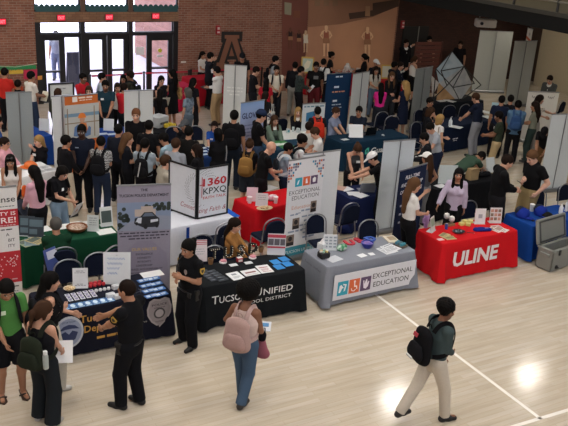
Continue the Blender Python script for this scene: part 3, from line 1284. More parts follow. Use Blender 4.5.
def exit_sign(px, py, label, mirrored=False):
    p = onY(px, py, WY - .06)
    t = thing('exit_sign', label, 'exit sign', p, 0, 'red exit signs on the back wall')
    MB().box((0, 0, 0), (.26, .07, .19), bev=.01).build('housing', M('#5a2226', .5), t)
    MB().box((0, -.037, 0), (.235, .006, .165)).build('face', glow('#d8203a', .75), t)
    letters(t, glow('#ff8a96', .9), [('EXIT', 0, -.045, .125, 'c', .19)], ((0, -.041, 0), (1, 0, 0), (0, 0, 1)), bold=.02)
    return t


exit_sign(61, 17.5, 'lit red exit sign above the open door beside the chalkboard')
exit_sign(109, 17, 'lit red exit sign above the double doors')
exit_sign(155.5, 16, 'lit red exit sign above the door with the yellow sticker')
exit_sign(1.5, 21.5, 'dim red exit sign on the plain brick, away from the doors')

# block letter A on the brick
pA = onY(231, 50, WY - .02)
t = thing('wall_emblem', 'large black outlined block letter A painted on the brick wall', 'emblem', (pA.x, WY - .004, 0))
fr = ((-pA.x, 0, 0), (1, 0, 0), (0, 0, 1))


def pxy(pts):
    return [(onY(x, y, WY).x, onY(x, y, WY).z) for x, y in pts]


A_out = pxy([(221.5, 31.5), (242.5, 31.5), (242, 41), (239.5, 41.5), (246.5, 60), (249, 60), (249.5, 72), (234, 72), (234, 62), (236, 61), (235.5, 59.5), (227.5, 59.5), (227, 61), (229, 62), (229, 72), (213, 72), (213.5, 60), (216.5, 60), (222.5, 43), (221, 42)])
shapes(t, M('#17120f', .6), [A_out], fr, 'letter', .004, .006)
A_in = [pxy([(224.5, 35), (239, 35), (239, 38.5), (237, 38.5), (243.5, 62.5), (246.5, 62.5), (246.5, 69), (237, 69), (237, 64), (239, 63), (231.5, 40.5), (224, 63), (226.5, 64), (226.5, 69), (216, 69), (216.5, 62.5), (219, 62.5), (226.5, 38.5), (224.5, 38.5)])]
shapes(t, M('#80543f', .7), A_in, fr, 'inner_stroke', .012, .004)
shapes(t, M('#80543f', .7), [pxy([(231.3, 47), (234, 56), (228.8, 56)])], fr, 'counter', .012, .004)

for px, py, lb in ((218, 30, 'small red fire alarm box beside the big block letter'), (402.5, 24.5, 'small red fire alarm on the dim brick beside the doorway')):
    t = thing('fire_alarm', lb, 'alarm', onY(px, py, WY - .05))
    MB().box((0, 0, 0), (.14, .09, .30), bev=.015).build('housing', M('#a3242c', .5), t)
    MB().box((0, -.05, .06), (.08, .02, .08), bev=.01).build('strobe', M('#c9b8b0', .3), t)
    MB().box((0, -.05, -.07), (.09, .015, .05)).build('pull_bar', M('#d8c8c4', .5), t)

# team mural
def mural_material(c1, c2, c3):
    m, nt, b = nodes_mat('sepia_print')
    N, L = nt.nodes, nt.links
    tc = N.new('ShaderNodeTexCoord')
    n = N.new('ShaderNodeTexNoise')
    n.inputs['Scale'].default_value = .5
    n.inputs['Detail'].default_value = 6
    L.new(tc.outputs['Object'], n.inputs['Vector'])
    rp = N.new('ShaderNodeValToRGB')
    rp.color_ramp.elements[0].position = .3
    rp.color_ramp.elements[1].position = .7
    rp.color_ramp.elements[0].color = (*lin(c1), 1)
    rp.color_ramp.elements[1].color = (*lin(c2), 1)
    L.new(n.outputs['Fac'], rp.inputs['Fac'])
    L.new(rp.outputs['Color'], b.inputs['Base Color'])
    b.inputs['Roughness'].default_value = .6
    return m


def wall_poly(t, mat, pts, name, y, th=.01):
    mb = MB()
    mb.prism([(onY(a, c, WY).x, onY(a, c, WY).z) for a, c in pts], ((0, y, 0), (1, 0, 0), (0, 0, 1)), th)
    return mb.build(name, mat, t)


m1 = thing('wall_mural', 'large sepia printed mural of basketball players on the back wall', 'mural', (0, WY, 0))
wall_poly(m1, mural_material('#ac7d60', '#c8946f', ''), [(304, 75), (310, -12), (399, -12), (390, 75)], 'print', -.02)
wall_poly(m1, M('#94694f', .7), [(308, -8), (398.5, -8), (398, 5), (372, 17), (340, 24), (307.5, 27)], 'printed_crowd', -.034)
wall_poly(m1, M('#4a3327', .7), [(348, 13), (372, 10), (372, 3), (398, -1), (398, 6), (372, 16), (349, 19)], 'printed_shade', -.048)
wall_poly(m1, M('#a8805e', .7), [(364, 16), (369, 16), (369, 6), (364.5, 6)], 'printed_post', -.062)
for k, (x0, x1) in enumerate(((314, 319), (323, 328), (332, 337))):
    wall_poly(m1, M('#8a6a50', .7), [(x0, 6), (x1, 5.6), (x1, -2), (x0, -2)], 'printed_window', -.05)
m2 = thing('wall_mural', 'darker printed mural strip between the brick and the basketball mural', 'mural', (0, WY, 0))
wall_poly(m2, mural_material('#6a3a30', '#7c483a', ''), [(281.5, 75), (282, -12), (309, -12), (303.5, 75)], 'print', -.02)
wall_poly(m2, M('#8f8a72', .7), [(284, 14), (290.5, 15), (291, 3), (284, 2)], 'printed_window', -.034)
wall_poly(m2, M('#7a4a34', .7), [(292.5, 17), (299, 18), (299.5, 11), (293, 10.5)], 'printed_sign', -.034)


def printed_player(t, x, y0, y1, skin, dark, arms=True, shirt=None):
    s = (y1 - y0) / 30
    P = lambda pts: [(x + a * s, y0 + b * s) for a, b in pts]
    k = -.05
    wall_poly(t, M(skin, .7), P([(-1.6, 3), (-1.4, .6), (0, 0), (1.4, .6), (1.6, 3), (.9, 4.6), (-.9, 4.6)]), 'printed_head', k - .012)
    tor = P([(-1, 4.2), (1, 4.2), (3.6, 5.6), (3.0, 12.5), (-3.0, 12.5), (-3.6, 5.6)])
    wall_poly(t, M(skin, .7), tor, 'printed_torso', k)
    wall_poly(t, M(shirt or dark, .7), P([(-2.4, 7), (-1.6, 5), (-1, 7), (1, 7), (1.6, 5), (2.4, 7), (2.6, 13), (-2.6, 13)]), 'printed_shirt', k - .012)
    if arms:
        for q in (-1, 1):
            wall_poly(t, M(skin, .7), P([(q * 3.0, 5.4), (q * 4.3, 6.2), (q * 6, 10), (q * 3.4, 13.2), (q * 2.8, 12.4), (q * 4.6, 9.8), (q * 3.0, 7.6)]), 'printed_arm', k - .002)
    wall_poly(t, M(shirt or '#9c6e4e', .7), P([(-2.8, 12.4), (2.8, 12.4), (3.2, 17.4), (.2, 17.4), (0, 16), (-.2, 17.4), (-3.2, 17.4)]), 'printed_shorts', k - .024)
    for q in (-1, 1):
        wall_poly(t, M(skin, .7), P([(q * .5, 17), (q * 2.9, 17), (q * 2.6, 24), (q * 2.5, 29), (q * 3.4, 30), (q * 1.0, 30), (q * 1.0, 24)]), 'printed_leg', k)


printed_player(m1, 325.3, 25, 56, '#e0b890', '#9a5a42')
printed_player(m1, 366.5, 26.5, 57, '#e0b890', '#9a5a42')
printed_player(m1, 304.8, 30, 52, '#c8a684', '#8a4a34', False, '#d8cdb8')
printed_player(m2, 298, 29, 50, '#6a4030', '#2a1614')
printed_player(m2, 289.5, 27, 49, '#6a4030', '#2a1614')

# right side under the gallery
BX = 15.5
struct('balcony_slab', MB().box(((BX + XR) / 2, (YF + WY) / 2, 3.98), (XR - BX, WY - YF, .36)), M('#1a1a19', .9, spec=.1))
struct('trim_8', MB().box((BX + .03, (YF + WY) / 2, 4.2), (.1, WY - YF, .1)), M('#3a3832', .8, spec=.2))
struct('balcony_floor', MB().box(((BX + XR) / 2 + .2, (YF + WY) / 2, 4.175), (XR - BX - .4, WY - YF, .02)), M('#5a5342', .9, spec=.1))
t = thing('gallery_railing', 'dark metal railing along the edge of the upper gallery', 'railing', (BX + .1, 0, 4.24))
for z in (.25, .5, .75, 1.05):
    MB().tube([(0, 2, z), (0, WY - .3, z)], .028, 6).build('rail', M('#6d685c', .5), t)
for k in range(16):
    MB().box((0, 2.2 + k * 1.5, .52), (.05, .05, 1.04)).build('post', M('#3b3936', .5, .5), t)
struct('wall_panel_beige', MB().box((XR - .4, 15.4, 1.9), (.4, 16.6, 3.8)), M('#b3a890', .9))
dpx = onY(407, 60, WY).x
t = thing('door_5', None, None, (dpx + .25, WY - .02, 0))
t['kind'] = 'structure'
MB().box((0, 0, 1.15), (1.25, .05, 2.3)).build('leaf', M('#0d0c0c', .7), t)
MB().box((.12, -.03, 1.2), (.035, .02, 2.2)).build('edge_strip', M('#7c7a74', .5), t)
pp = onY(428, 55, 23.3)
t = thing('wooden_partition', 'reddish brown slatted wooden partition under the gallery', 'partition', (pp.x, pp.y, 0), R(-4))
mb = MB()
for k in range(13):
    mb.box((0, 0, .11 + k * .15), (1.08, .05, .125), bev=.012)
mb.build('slat_panel', M('#4a2119', .6), t)
MB().box((-.58, 0, .99), (.05, .08, 1.98)).build('post', M('#3d1d16', .6), t)
MB().box((.58, 0, .99), (.05, .08, 1.98)).build('post', M('#3d1d16', .6), t)
# projector under the gallery
pj = at(485.5, 23, 3.38)
t = thing('projector', 'white projector hung below the edge of the gallery', 'projector', pj, R(-28))
MB().box((0, 0, 0), (.62, .34, .24), bev=.05).build('housing', M('#d5d2cb', .5), t)
MB().lathe((0, 0, 0), [(.05, 0), (.05, .05), (.04, .06)], 14).build('lens', M('#30343a', .2), t).matrix_local = Matrix.Translation((-.16, -.17, 0)) @ Matrix.Rotation(R(90), 4, 'X')
for s in (-1, 1):
    MB().box((s * .2, 0, .27), (.03, .03, .32)).build('bracket', M('#8d8a84', .5), t)

# high glowing windows added unseen behind the viewer as frontal fill light
for k in range(5):
    t = thing('window_%d' % (9 + k), None, None, (-6 + k * 5.2, YF + .02, 7.2))
    t['kind'] = 'structure'
    mb = MB()
    for s in (-1, 1):
        mb.box((s * 2.1, 0, 0), (.1, .12, 2.4)).box((0, 0, s * 1.15), (4.3, .12, .1)).box((s * .7, 0, 0), (.06, .1, 2.3))
    mb.build('frame', BLACKM, t)
    MB().box((0, -.01, 0), (4.1, .02, 2.25)).build('pane', glow('#eef2ff', 6), t)
# gym lamps on the ceiling
LZ = CEIL - .12


def lamp(x, y, label, w=1.25, d=.62, s=52):
    t = thing('ceiling_lamp', label, 'lamp', (x, y, LZ), 0, 'gym lamps on the ceiling')
    MB().box((0, 0, .05), (w + .1, d + .1, .12)).build('housing', M('#c8c8c8', .5), t)
    MB().box((0, 0, -.02), (w, d, .02)).build('diffuser', glow('#fdf7ef', s), t)


for x, y, lb in ((19, 21.5, 'added fill lamp under the gallery above the tall blank banners'), (23, 22, 'added fill lamp under the gallery in the back corner'), (18.5, 15.5, 'added fill lamp under the gallery above the script banner'), (22.5, 15, 'added fill lamp under the gallery by the beige wall')):
    t = thing('gallery_fill_lamp', lb, 'lamp', (x, y, 3.79))  # fill lamps added to brighten the banners under the gallery
    MB().box((0, 0, -.03), (1.25, .35, .06)).build('housing', M('#c8c8c8', .5), t)
    MB().box((0, 0, -.07), (1.2, .3, .02)).build('diffuser', glow('#fff2e0', 30), t)
lamp(20.3, 16.7, 'gym lamp above the gallery, nearer of the two', .95, .5)
lamp(23.6, 19.4, 'gym lamp above the gallery, farther of the two', .8, .4)
lamp(14.8, 17.4, 'gym lamp beside the edge of the gallery', .95, .5)
for x in (-4, .5):  # unseen lamps added to brighten the back wall
    lamp(x, 21.5, 'added unseen gym lamp in the row nearest the entrance wall', 1.3, .7, 48)
for i, x in enumerate((-4, 1.5, 7, 12)):  # unseen rows added to light the hall evenly
    for j, y in enumerate((2, 7, 12, 17)):
        if (x, y) == (12, 17):
            continue
        lamp(x, y, 'added unseen gym lamp in the rows above the court', 1.3, .7, 48)
# ------------------------------------------------------------------ tables under cloths
def frame_of(o):
    return o


def draped(fl, fr, color, label, w=None, d=.76, h=.745, hem=.03, amp=.017, flare=.065, loc=None, yaw=None, tlabel=None, name='tablecloth', back_open=False):
    """a cloth down to the floor over a folding table; fl, fr: photo pixels of the near top corners"""
    if loc is None:
        a, b = at(*fl, h), at(*fr, h)
        dv = (b - a)
        L = w or dv.length
        yaw = math.atan2(dv.y, dv.x) if yaw is None else yaw
        ux = Vector((math.cos(yaw), math.sin(yaw), 0))
        uy = Vector((-ux.y, ux.x, 0))
        c = a + ux * L / 2 + uy * d / 2
    else:
        c, L = Vector((*loc, 0)), w
    t = thing(name, label, 'tablecloth', (c.x, c.y, 0), yaw)
    hw, hd_ = L / 2, d / 2
    r = .03
    per = []      # plan outline with outward normals
    nx_, ny_ = max(12, int(L / .06)), max(8, int(d / .06))

    def side(p0, p1, n):
        for i in range(n):
            q = Vector(p0).lerp(Vector(p1), i / n)
            nn = Vector((p1[1] - p0[1], p0[0] - p1[0])).normalized()
            per.append((q, nn))

    cs = [(-hw + r, -hd_), (hw - r, -hd_), (hw, -hd_ + r), (hw, hd_ - r), (hw - r, hd_), (-hw + r, hd_), (-hw, hd_ - r), (-hw, -hd_ + r)]
    side(cs[0], cs[1], nx_)
    side(cs[1], cs[2], 3)
    side(cs[2], cs[3], ny_)
    side(cs[3], cs[4], 3)
    side(cs[4], cs[5], nx_)
    side(cs[5], cs[6], 3)
    side(cs[6], cs[7], ny_)
    side(cs[7], cs[0], 3)
    n = len(per)
    ph = random.random() * 6
    lev = [(0, -.004), (.012, .004), (.03, .008), (.2, .2), (.45, .45), (.7, .7), (.9, .9), (1, 1)]
    vs, fs = [], []
    ln = 0
    for li, (t_, o_) in enumerate(lev):
        s_ = 0
        for i, (q, nn) in enumerate(per):
            pq = per[i - 1][0]
            s_ += (q - pq).length if i else 0
            cd = min((q - Vector(c_)).length for c_ in ((hw, hd_), (-hw, hd_), (hw, -hd_), (-hw, -hd_)))
            corner = math.exp(-(cd / .10) ** 2)
            f = amp * math.sin(s_ * 19 + ph) * (.4 + .6 * min(1, max(0, .6 - cd) / .4)) + amp * .5 * math.sin(s_ * 41 + 2 * ph)
            off = (o_ if li > 2 else 0) * (flare * (.25 + 1.3 * corner) + f) + (o_ if li <= 2 else .008)
            z = h - t_ * (h - hem)
            vs.append((q.x + nn.x * off, q.y + nn.y * off, z))
    for li in range(len(lev) - 1):
        for i in range(n):
            j = (i + 1) % n
            fs.append((li * n + i, (li + 1) * n + i, (li + 1) * n + j, li * n + j))
    fs.append(tuple(range(n)))
    mb = MB()
    mb.add(vs, fs)
    mb.build('cloth', cloth(color) if isinstance(color, str) else color, t, True)
    t['L'] = L
    t['d'] = d
    t2 = thing('folding_table', 'table under the ' + ' '.join(label.split()[:12]), 'table', (c.x, c.y, 0), yaw)
    MB().box((0, 0, h - .030), (L - .03, d - .03, .035), bev=.01).build('tabletop', M('#cfccc4', .6), t2)
    for sx in (-1, 1):
        mb = MB()
        x = sx * (hw - .22)
        mb.tube([(x, -hd_ + .1, .005), (x, -hd_ + .1, h - .06)], .014, 6).tube([(x, hd_ - .1, .005), (x, hd_ - .1, h - .06)], .014, 6)
        mb.tube([(x, -hd_ + .1, .25), (x, hd_ - .1, .25)], .012, 6)
        mb.build('leg', M('#55565a', .5, .6), t2)
    return t


def front(t, off=.020, side='front'):
    """frame on the front face of a cloth: x from its middle, y up from the floor"""
    L, d = t['L'], t['d']
    if side == 'front':
        return ((0, -d / 2 - off, 0), (1, 0, 0), (0, -.02, 1))
    if side == 'left':
        return ((-L / 2 - off, 0, 0), (0, -1, 0), (-.02, 0, 1))
    return ((L / 2 + off, 0, 0), (0, 1, 0), (.02, 0, 1))


def print_lines(parent, mat, lines, fr, name='print_lines', off=.002):
    """lines of print too small to read: (x centre, y, width, height), broken into word-long strokes"""
    rn = random.Random(len(lines) * 7 + int(abs(lines[0][1]) * 1000))
    ps = []
    for x, y, w, hh in lines:
        p = x - w / 2
        while p < x + w / 2 - hh:
            q = min(p + hh * rn.uniform(1.6, 5), x + w / 2)
            ps.append(rect(p, y, q, y + hh))
            p = q + hh * .8
    return shapes(parent, mat, ps, fr, name, off, .0008)


TZ = .747


# police table
a_, b_ = at(62, 312, .745), at(171.2, 291.5, .745)
y1 = math.atan2(b_.y - a_.y, b_.x - a_.x)
u1 = Vector((math.cos(y1), math.sin(y1), 0))
w1 = 1.9
c1 = b_ - u1 * w1 / 2 + Vector((-u1.y, u1.x, 0)) * .38
T1 = draped(None, None, '#161824', 'navy black cloth with gold lettering, a blue seal and a silver badge', loc=(c1.x, c1.y), yaw=y1, w=w1)
T2 = draped((203, 287.5), (305.4, 269.5), '#15181b', 'black cloth with white serif lettering on its front, beside the grey cloth')
T3 = draped((327.5, 267.5), (415.8, 250.5), '#7f838d', 'grey cloth with a white strip of lettering and three coloured picture squares', hem=.05, flare=.09)
T4 = draped((443.7, 244.2), (518.3, 230.4), '#c0181f', 'bright red cloth with bold white capital letters on its front', hem=.02, flare=.085)
y4 = T4.rotation_euler.z
T5 = draped((533, 226.5), (568, 219), '#123d86', 'royal blue cloth on the table between the red table and the grey cooler', w=1.5, yaw=y4)
T6 = draped((21, 247), (119, 233.5), '#12402c', 'dark green cloth on the table behind the police banner')
T7 = draped((256.6, 210.6), (300, 201), '#b8121d', 'red cloth with white cups and small papers, behind the tan top woman', w=1.83)
T8 = draped((160, 230.5), (239, 216), '#c9ccd6', 'white cloth with a blue border under the black framed display')
T9 = draped((-6, 182), (57.5, 170.5), '#d2d3d6', 'white cloth on the table with the orange hard hat')
T10 = draped((351, 199.7), (372, 196), '#161f42', 'dark navy cloth with loose white papers behind the grey table', w=1.2, yaw=y4)
T11 = draped((342, 143.5), (409, 136), '#122c40', 'teal navy cloth with a white word and a green mark on its front')
T12 = draped((432, 130.2), (500, 118.9), '#101c33', 'navy cloth with small white marks on its front, by the leaning man')
T13 = draped((428, 104), (484, 100.5), '#14181f', 'black cloth on the table under the cube frame display', d=.9)
T15 = draped((436, 190), (505, 178.5), '#121317', 'black cloth with a white board and a laptop bag behind the red table', d=.62)
T16 = draped((94, 137), (124, 133.5), '#1c3f86', 'blue cloth with papers beside the orange construction banner', w=1.0, yaw=y4)
T17 = draped((146, 134), (184, 128.5), '#15161a', 'black cloth with yellow things, behind the man in the grey cap')
T18 = draped((196, 158), (222, 153.5), '#1d3565', 'blue cloth with rows of papers, before the seated woman in blue', yaw=y4)
T19 = draped((318, 77), (374, 73.5), '#9c1d26', 'long red cloth on the tables below the basketball mural', h=.80)
T20 = draped((194.5, 80.5), (226, 77.5), '#a01826', 'tall red cloth on the table below the big block letter', h=.90)
T21 = draped((36.5, 137.5), (52.5, 135.2), '#1b3f86', 'blue cloth on the table behind the grey banner, by the blonde seated woman', d=1.5)
T22 = draped((270, 151), (296, 147.5), '#1f3a4e', 'dark teal cloth with a green runner in the crowded middle', w=1.2, yaw=y4)
T24 = draped((284, 139.5), (309, 135.5), '#cfd2d0', 'white cloth on the small table before the blonde woman in the blazer', w=1.1, yaw=y4)
T25 = draped((381, 81.5), (398, 79.5), '#a81e28', 'short red cloth with a white top beside the pink shirt woman', w=1.0, yaw=y4)
T26 = draped((-6, 88), (22, 86), '#a8452a', 'orange red cloth on the table under the paper garland', h=.8, yaw=0, d=.6)
T27 = draped((178, 87), (190, 85.5), '#b02040', 'crimson cloth on the table beside the grey haired visitor', w=.5, yaw=0, h=.80)

# --- writing and emblems on the cloths
f1 = front(T1)
letters(T1, M('#b98a3c', .6), [('Tucson Police', -.44, .53, .16, 'l', .92), ('Department', -.38, .36, .16, 'l', .74)], f1, 'gold_lettering', .012)
print_lines(T1, M('#b98a3c', .6), [(.05, .22, .5, .04)], f1)
letters(T1, M('#8d8a86', .6), [('serve', .50, .33, .05, 'c', .12)], f1, 'small_lettering', .01)


def seal(t, fr, x, y, s, c_rim, c_in, name, shield=False):
    if shield:
        o = [(-.62, .85), (-.35, .98), (0, .90), (.35, .98), (.62, .85), (.78, .35), (.74, -.1), (.5, -.55), (0, -1), (-.5, -.55), (-.74, -.1), (-.78, .35)]
    else:
        o = ngon(0, 0, .82, 1, 28)
    sc = lambda k, P: [(x + a * s * k, y + b * s * k) for a, b in P]
    shapes(t, M(c_rim, .4, .3 if shield else 0), [sc(1, o)], fr, name + '_rim', .004, .003)
    shapes(t, M(c_in, .5), [sc(.86, o)], fr, name + '_field', .008, .002)
    if shield:
        shapes(t, M('#3c3a3c', .5), [sc(.36, ngon(0, -.05, 1, 1, 20))], fr, name + '_disc', .011, .002)
        shapes(t, M(c_rim, .5), [sc(.26, ngon(0, -.07, 1, 1, 16))], fr, name + '_centre', .014, .002)
        letters(t, M('#3a3638', .5), [('POLICE', x, y + s * .50, s * .20, 'c', s * .95), ('TUCSON', x, y - s * .62, s * .14, 'c', s * .52), ('ARIZONA', x, y + s * .33, s * .11, 'c', s * .7)], fr, name + '_lettering', .02, 0, .012)
    else:
        shapes(t, M('#24345e', .5), [sc(1, [(-.55, .15), (-.3, .42), (0, .5), (.35, .4), (.6, .15), (.2, .22), (-.2, .22)]),
                                     sc(1, [(-.5, -.05), (-.2, .1), (0, -.12), (.2, .1), (.5, -.05), (.35, -.45), (0, -.7), (-.35, -.45)])], fr, name + '_picture', .011, .002)
        letters(t, M('#31405f', .5), [('CITY OF TUCSON', x, y + s * .60, s * .15, 'c', s * .75)], fr, name + '_lettering', .02, 0, .012)


seal(T1, f1, -.60, .42, .255, '#b9bfca', '#8f9ab4', 'seal')
seal(T1, f1, .75, .45, .25, '#a39c9f', '#8d8588', 'badge', True)

f2 = front(T2)
letters(T2, M('#d8d8d8', .6), [('T', -.70, .44, .20, 'c'), ('UCSON', -.395, .44, .155, 'c', .47), ('U', .04, .44, .20, 'c'), ('NIFIED', .40, .44, .155, 'c', .53)], f2, 'title_lettering', .005)
letters(T2, M('#d8d8d8', .6), [('SCHOOL DISTRICT', .17, .325, .085, 'c', .95)], f2, 'subtitle_lettering', 0)

f3 = front(T3, .045)
shapes(T3, M('#d4d4da', .7), [rect(-.80, .13, .915, .60)], f3, 'white_strip', .0, .006)
for i, (c, x) in enumerate((('#2f9db4', -.62), ('#d8673a', -.385), ('#5a4465', -.15))):
    shapes(T3, M(c, .6), [rect(x - .105, .205, x + .105, .465)], f3, 'picture_square', .008, .003)
shapes(T3, M('#e8eef0', .6), [[(-.70, .26), (-.67, .26), (-.63, .34), (-.60, .34), (-.66, .41), (-.69, .38)], [(-.60, .27), (-.57, .29), (-.55, .40), (-.62, .42), (-.615, .39), (-.58, .385)]], f3, 'picture_hands', .013, .002)
shapes(T3, M('#f0e6e0', .6), [ngon(-.385, .42, .02, .022, 12), [(-.395, .40), (-.375, .40), (-.37, .34), (-.33, .335), (-.32, .27), (-.335, .27), (-.35, .315), (-.39, .32)], [(-.45, .30), (-.435, .25), (-.385, .235), (-.345, .27), (-.36, .275), (-.39, .25), (-.425, .26), (-.435, .30)]], f3, 'picture_wheelchair', .013, .002)
shapes(T3, M('#e4dde8', .6), [[(-.21, .40), (-.19, .41), (-.18, .33), (-.15, .42), (-.13, .42), (-.12, .34), (-.10, .38), (-.08, .37), (-.10, .28), (-.14, .24), (-.19, .26)]], f3, 'picture_mitten', .013, .002)
letters(T3, M('#26262c', .6), [('EXCEPTIONAL', .42, .395, .135, 'c', .86), ('EDUCATION', .40, .235, .135, 'c', .76)], f3, 'lettering', .006, 0, .008)
letters(T3, M('#4a4e58', .6), [('Tucson Unified', 0, .60, .06, 'c', .5)], front(T3, .03, 'left'), 'side_lettering', 0)

f4 = front(T4, .028)
letters(T4, M('#e0d8d8', .6), [('ULINE', -.12, .27, .40, 'c', 1.10)], f4, 'lettering', .035, 0.0)
f11 = front(T11)
letters(T11, M('#d6dde0', .6), [('Guardian', .28, .40, .21, 'c', .88)], f11, 'lettering', .012)
shapes(T11, M('#3fae9c', .6), [[(-.36, .39), (-.30, .39), (-.24, .46), (-.24, .56), (-.30, .56), (-.36, .50)]], f11, 'green_mark', .003, .003)
shapes(T11, M('#122c40', .6), [rect(-.325, .44, -.28, .51)], f11, 'mark_gap', .007, .002)
f12 = front(T12)
letters(T12, M('#c9ced8', .6), [('ST', .47, .36, .20, 'c', .16)], f12, 'lettering', .01)
print_lines(T12, M('#c9ced8', .6), [(-.49, .37, .22, .03), (-.49, .32, .16, .02)], f12)
# blue borders of the white cloth
MB().box((T8['L'] / 2 - .05, 0, TZ), (.13, .80, .004)).build('blue_border', cloth('#1e4fa8'), T8)
MB().box((-.28, -.38 - .035, .37), (.06, .006, .70)).build('blue_tie', cloth('#1e3f8a'), T8)
MB().box((0, 0, TZ), (.4, .77, .004)).build('green_runner', cloth('#3f7a4a'), T22)


# ------------------------------------------------------------------ banners
def banner(tl, tr, label, sheet='#dfe1e2', z=2.0, back=False, base='#8c8f92', w=None, name='retractable_banner', pole=True, hz=None):
    """roll-up banner from the photo pixels of its top corners; the frame returned has y up from the floor, x from the middle"""
    a, b = at(*tl, z), at(*tr, z)
    dv = b - a
    L = w or dv.length
    yaw = math.atan2(dv.y, dv.x)
    c = (a + b) / 2 if w is None else a + dv.normalized() * L / 2
    t = thing(name, label, 'banner', (c.x, c.y, 0), yaw)
    s = 1 if not back else -1
    MB().box((0, 0, .045), (L + .02, .20, .09), bev=.03).build('base', M(base, .35, .7), t)
    MB().box((0, 0, z - .012), (L + .01, .03, .024), bev=.006).build('top_rail', M(base, .35, .7), t)
    m = cloth(sheet) if isinstance(sheet, str) else sheet
    MB().box((0, 0, (z + .07) / 2), (L, .004, z - .08)).build('sheet', m, t)
    mb = MB()
    mb.tube([(0, .035 * s, .08), (0, .035 * s, z - .02)], .011, 8)
    mb.build('support_pole', M('#77797c' if not back else '#8e9194', .35, .8), t)
    t['L'] = L
    return t, ((0, -.003, 0), (1, 0, 0), (0, 0, 1)), L


# red and white banner at the edge of the frame
b1, fr, L = banner((-26, 187), (16, 185), 'red and white banner cut by the edge of the photo', '#d9d8d6', w=.85)
a_ = at(16, 185, 2.0)
yb = R(-2)
b1.rotation_euler.z = yb
b1.location = (a_.x - .425 * math.cos(yb), a_.y - .425 * math.sin(yb), 0)
shapes(b1, M('#b01f2a', .7), [rect(-.425, 1.34, .425, 1.62), rect(-.425, .38, .425, .92)], fr, 'red_panel', .001, .002)
letters(b1, M('#3a3a3c', .7), [('-sense', .40, 1.74, .14, 'r', .40)], fr, 'title_lettering', .01)
letters(b1, M('#eadedd', .7), [('TY IS', .39, 1.525, .085, 'r', .24), ('RE!', .39, 1.40, .13, 'r', .22)], fr, 'white_lettering', .012, 0, .004)
letters(b1, M('#4a4a4c', .7), [('A', .28, 1.18, .075, 'r'), ('BIT', .36, 1.085, .075, 'r'), ('ITY', .36, .99, .075, 'r')], fr, 'dark_lettering', .01, 0, .002)
print_lines(b1, M('#4a4a4c', .7), [(.16, .30, .44, .02), (.16, .22, .40, .012), (.16, .18, .44, .012), (.2, 1.28, .26, .02), (.16, 1.665, .44, .012)], fr)
rnd = random.Random(3)
shapes(b1, M('#e0cfcf', .7), [ngon(.18 + .17 * math.cos(w) + rnd.uniform(-.05, .05), .66 + .15 * math.sin(w * 1.3) + rnd.uniform(-.06, .06), .010, .012, 6) for w in [k * .2 for k in range(38)]], fr, 'white_dots', .004, .001)
print_lines(b1, M('#c9a9aa', .7), [(.27, .43, .2, .02), (-.02, .43, .2, .02), (.18, 1.355, .4, .014)], fr, 'white_print_lines', .004)

# police banner
b2, fr, L = banner((116.8, 185), (171, 183.3), 'grey lavender banner with a police car picture and a list of values', '#8f8a98')
letters(b2, M('#2c2933', .7), [('THE', 0, 1.885, .06, 'c', .11), ('TUCSON POLICE DEPARTMENT', 0, 1.795, .062, 'c', .78)], fr, 'title_lettering', .03)
pf = .30
shapes(b2, M('#7d8ca6', .7), [rect(-.425, 1.22, .425, 1.70)], fr, 'picture', .002, .001)
rnd = random.Random(9)
for cx, cy, rx_, ry_, n_ in ((-.32, 1.50, .08, .12, 16), (.20, 1.62, .20, .05, 18), (-.36, 1.29, .05, .05, 8)):
    shapes(b2, M('#2f3a34', .7), [[(x, y) for x, y in ngon(max(-.39, min(.39, cx + rx_ * rnd.uniform(-1, 1))), cy + ry_ * rnd.uniform(-1, 1) * .9, .035, .035, 7, rnd.random())] for _ in range(n_)], fr, 'picture_tree', .004, .001)
shapes(b2, M('#b6a79c', .7), [rect(-.15, 1.46, .18, 1.58), rect(-.05, 1.56, .14, 1.63)], fr, 'picture_house', .005, .001)
shapes(b2, M('#8a90a0', .7), [[(-.425, 1.22), (.425, 1.22), (.425, 1.45), (.1, 1.48), (-.25, 1.36)]], fr, 'picture_road', .006, .001)
shapes(b2, M('#1c2028', .5), [[(-.16, 1.34), (-.15, 1.43), (-.06, 1.46), (.0, 1.53), (.13, 1.53), (.20, 1.45), (.24, 1.42), (.24, 1.31), (.18, 1.27), (-.02, 1.27)]], fr, 'picture_car', .008, .001)
shapes(b2, M('#c6cad2', .5), [[(-.14, 1.36), (-.05, 1.34), (-.04, 1.44), (-.10, 1.44)], [(.10, 1.40), (.22, 1.41), (.22, 1.37), (.10, 1.35)]], fr, 'picture_door', .010, .001)
for x0, y0, r_ in ((.02, 1.29, .035), (.20, 1.30, .03), (-.12, 1.34, .022)):
    shapes(b2, M('#0e1014', .5), [ngon(x0, y0, r_, r_ * 1.4, 14)], fr, 'picture_wheel', .012, .001)
shapes(b2, M('#5d6a7c', .5), [[(-.03, 1.46), (.01, 1.515), (.12, 1.515), (.17, 1.46)]], fr, 'picture_windscreen', .012, .001)
print_lines(b2, M('#3a3644', .7), [(0, 1.165, .80, .022), (0, 1.115, .76, .022), (0, 1.065, .5, .022)], fr)
shapes(b2, M('#857f90', .7), [[(-.36, .80), (-.12, 1.03), (.12, 1.03), (.36, .80), (.40, .35), (0, .02), (-.40, .35)]], fr, 'shield_watermark', .0008, .0006)
letters(b2, M('#b99a5c', .7), [('OUR VALUES', 0, .86, .075, 'c', .40)], fr, 'heading_lettering', .012)
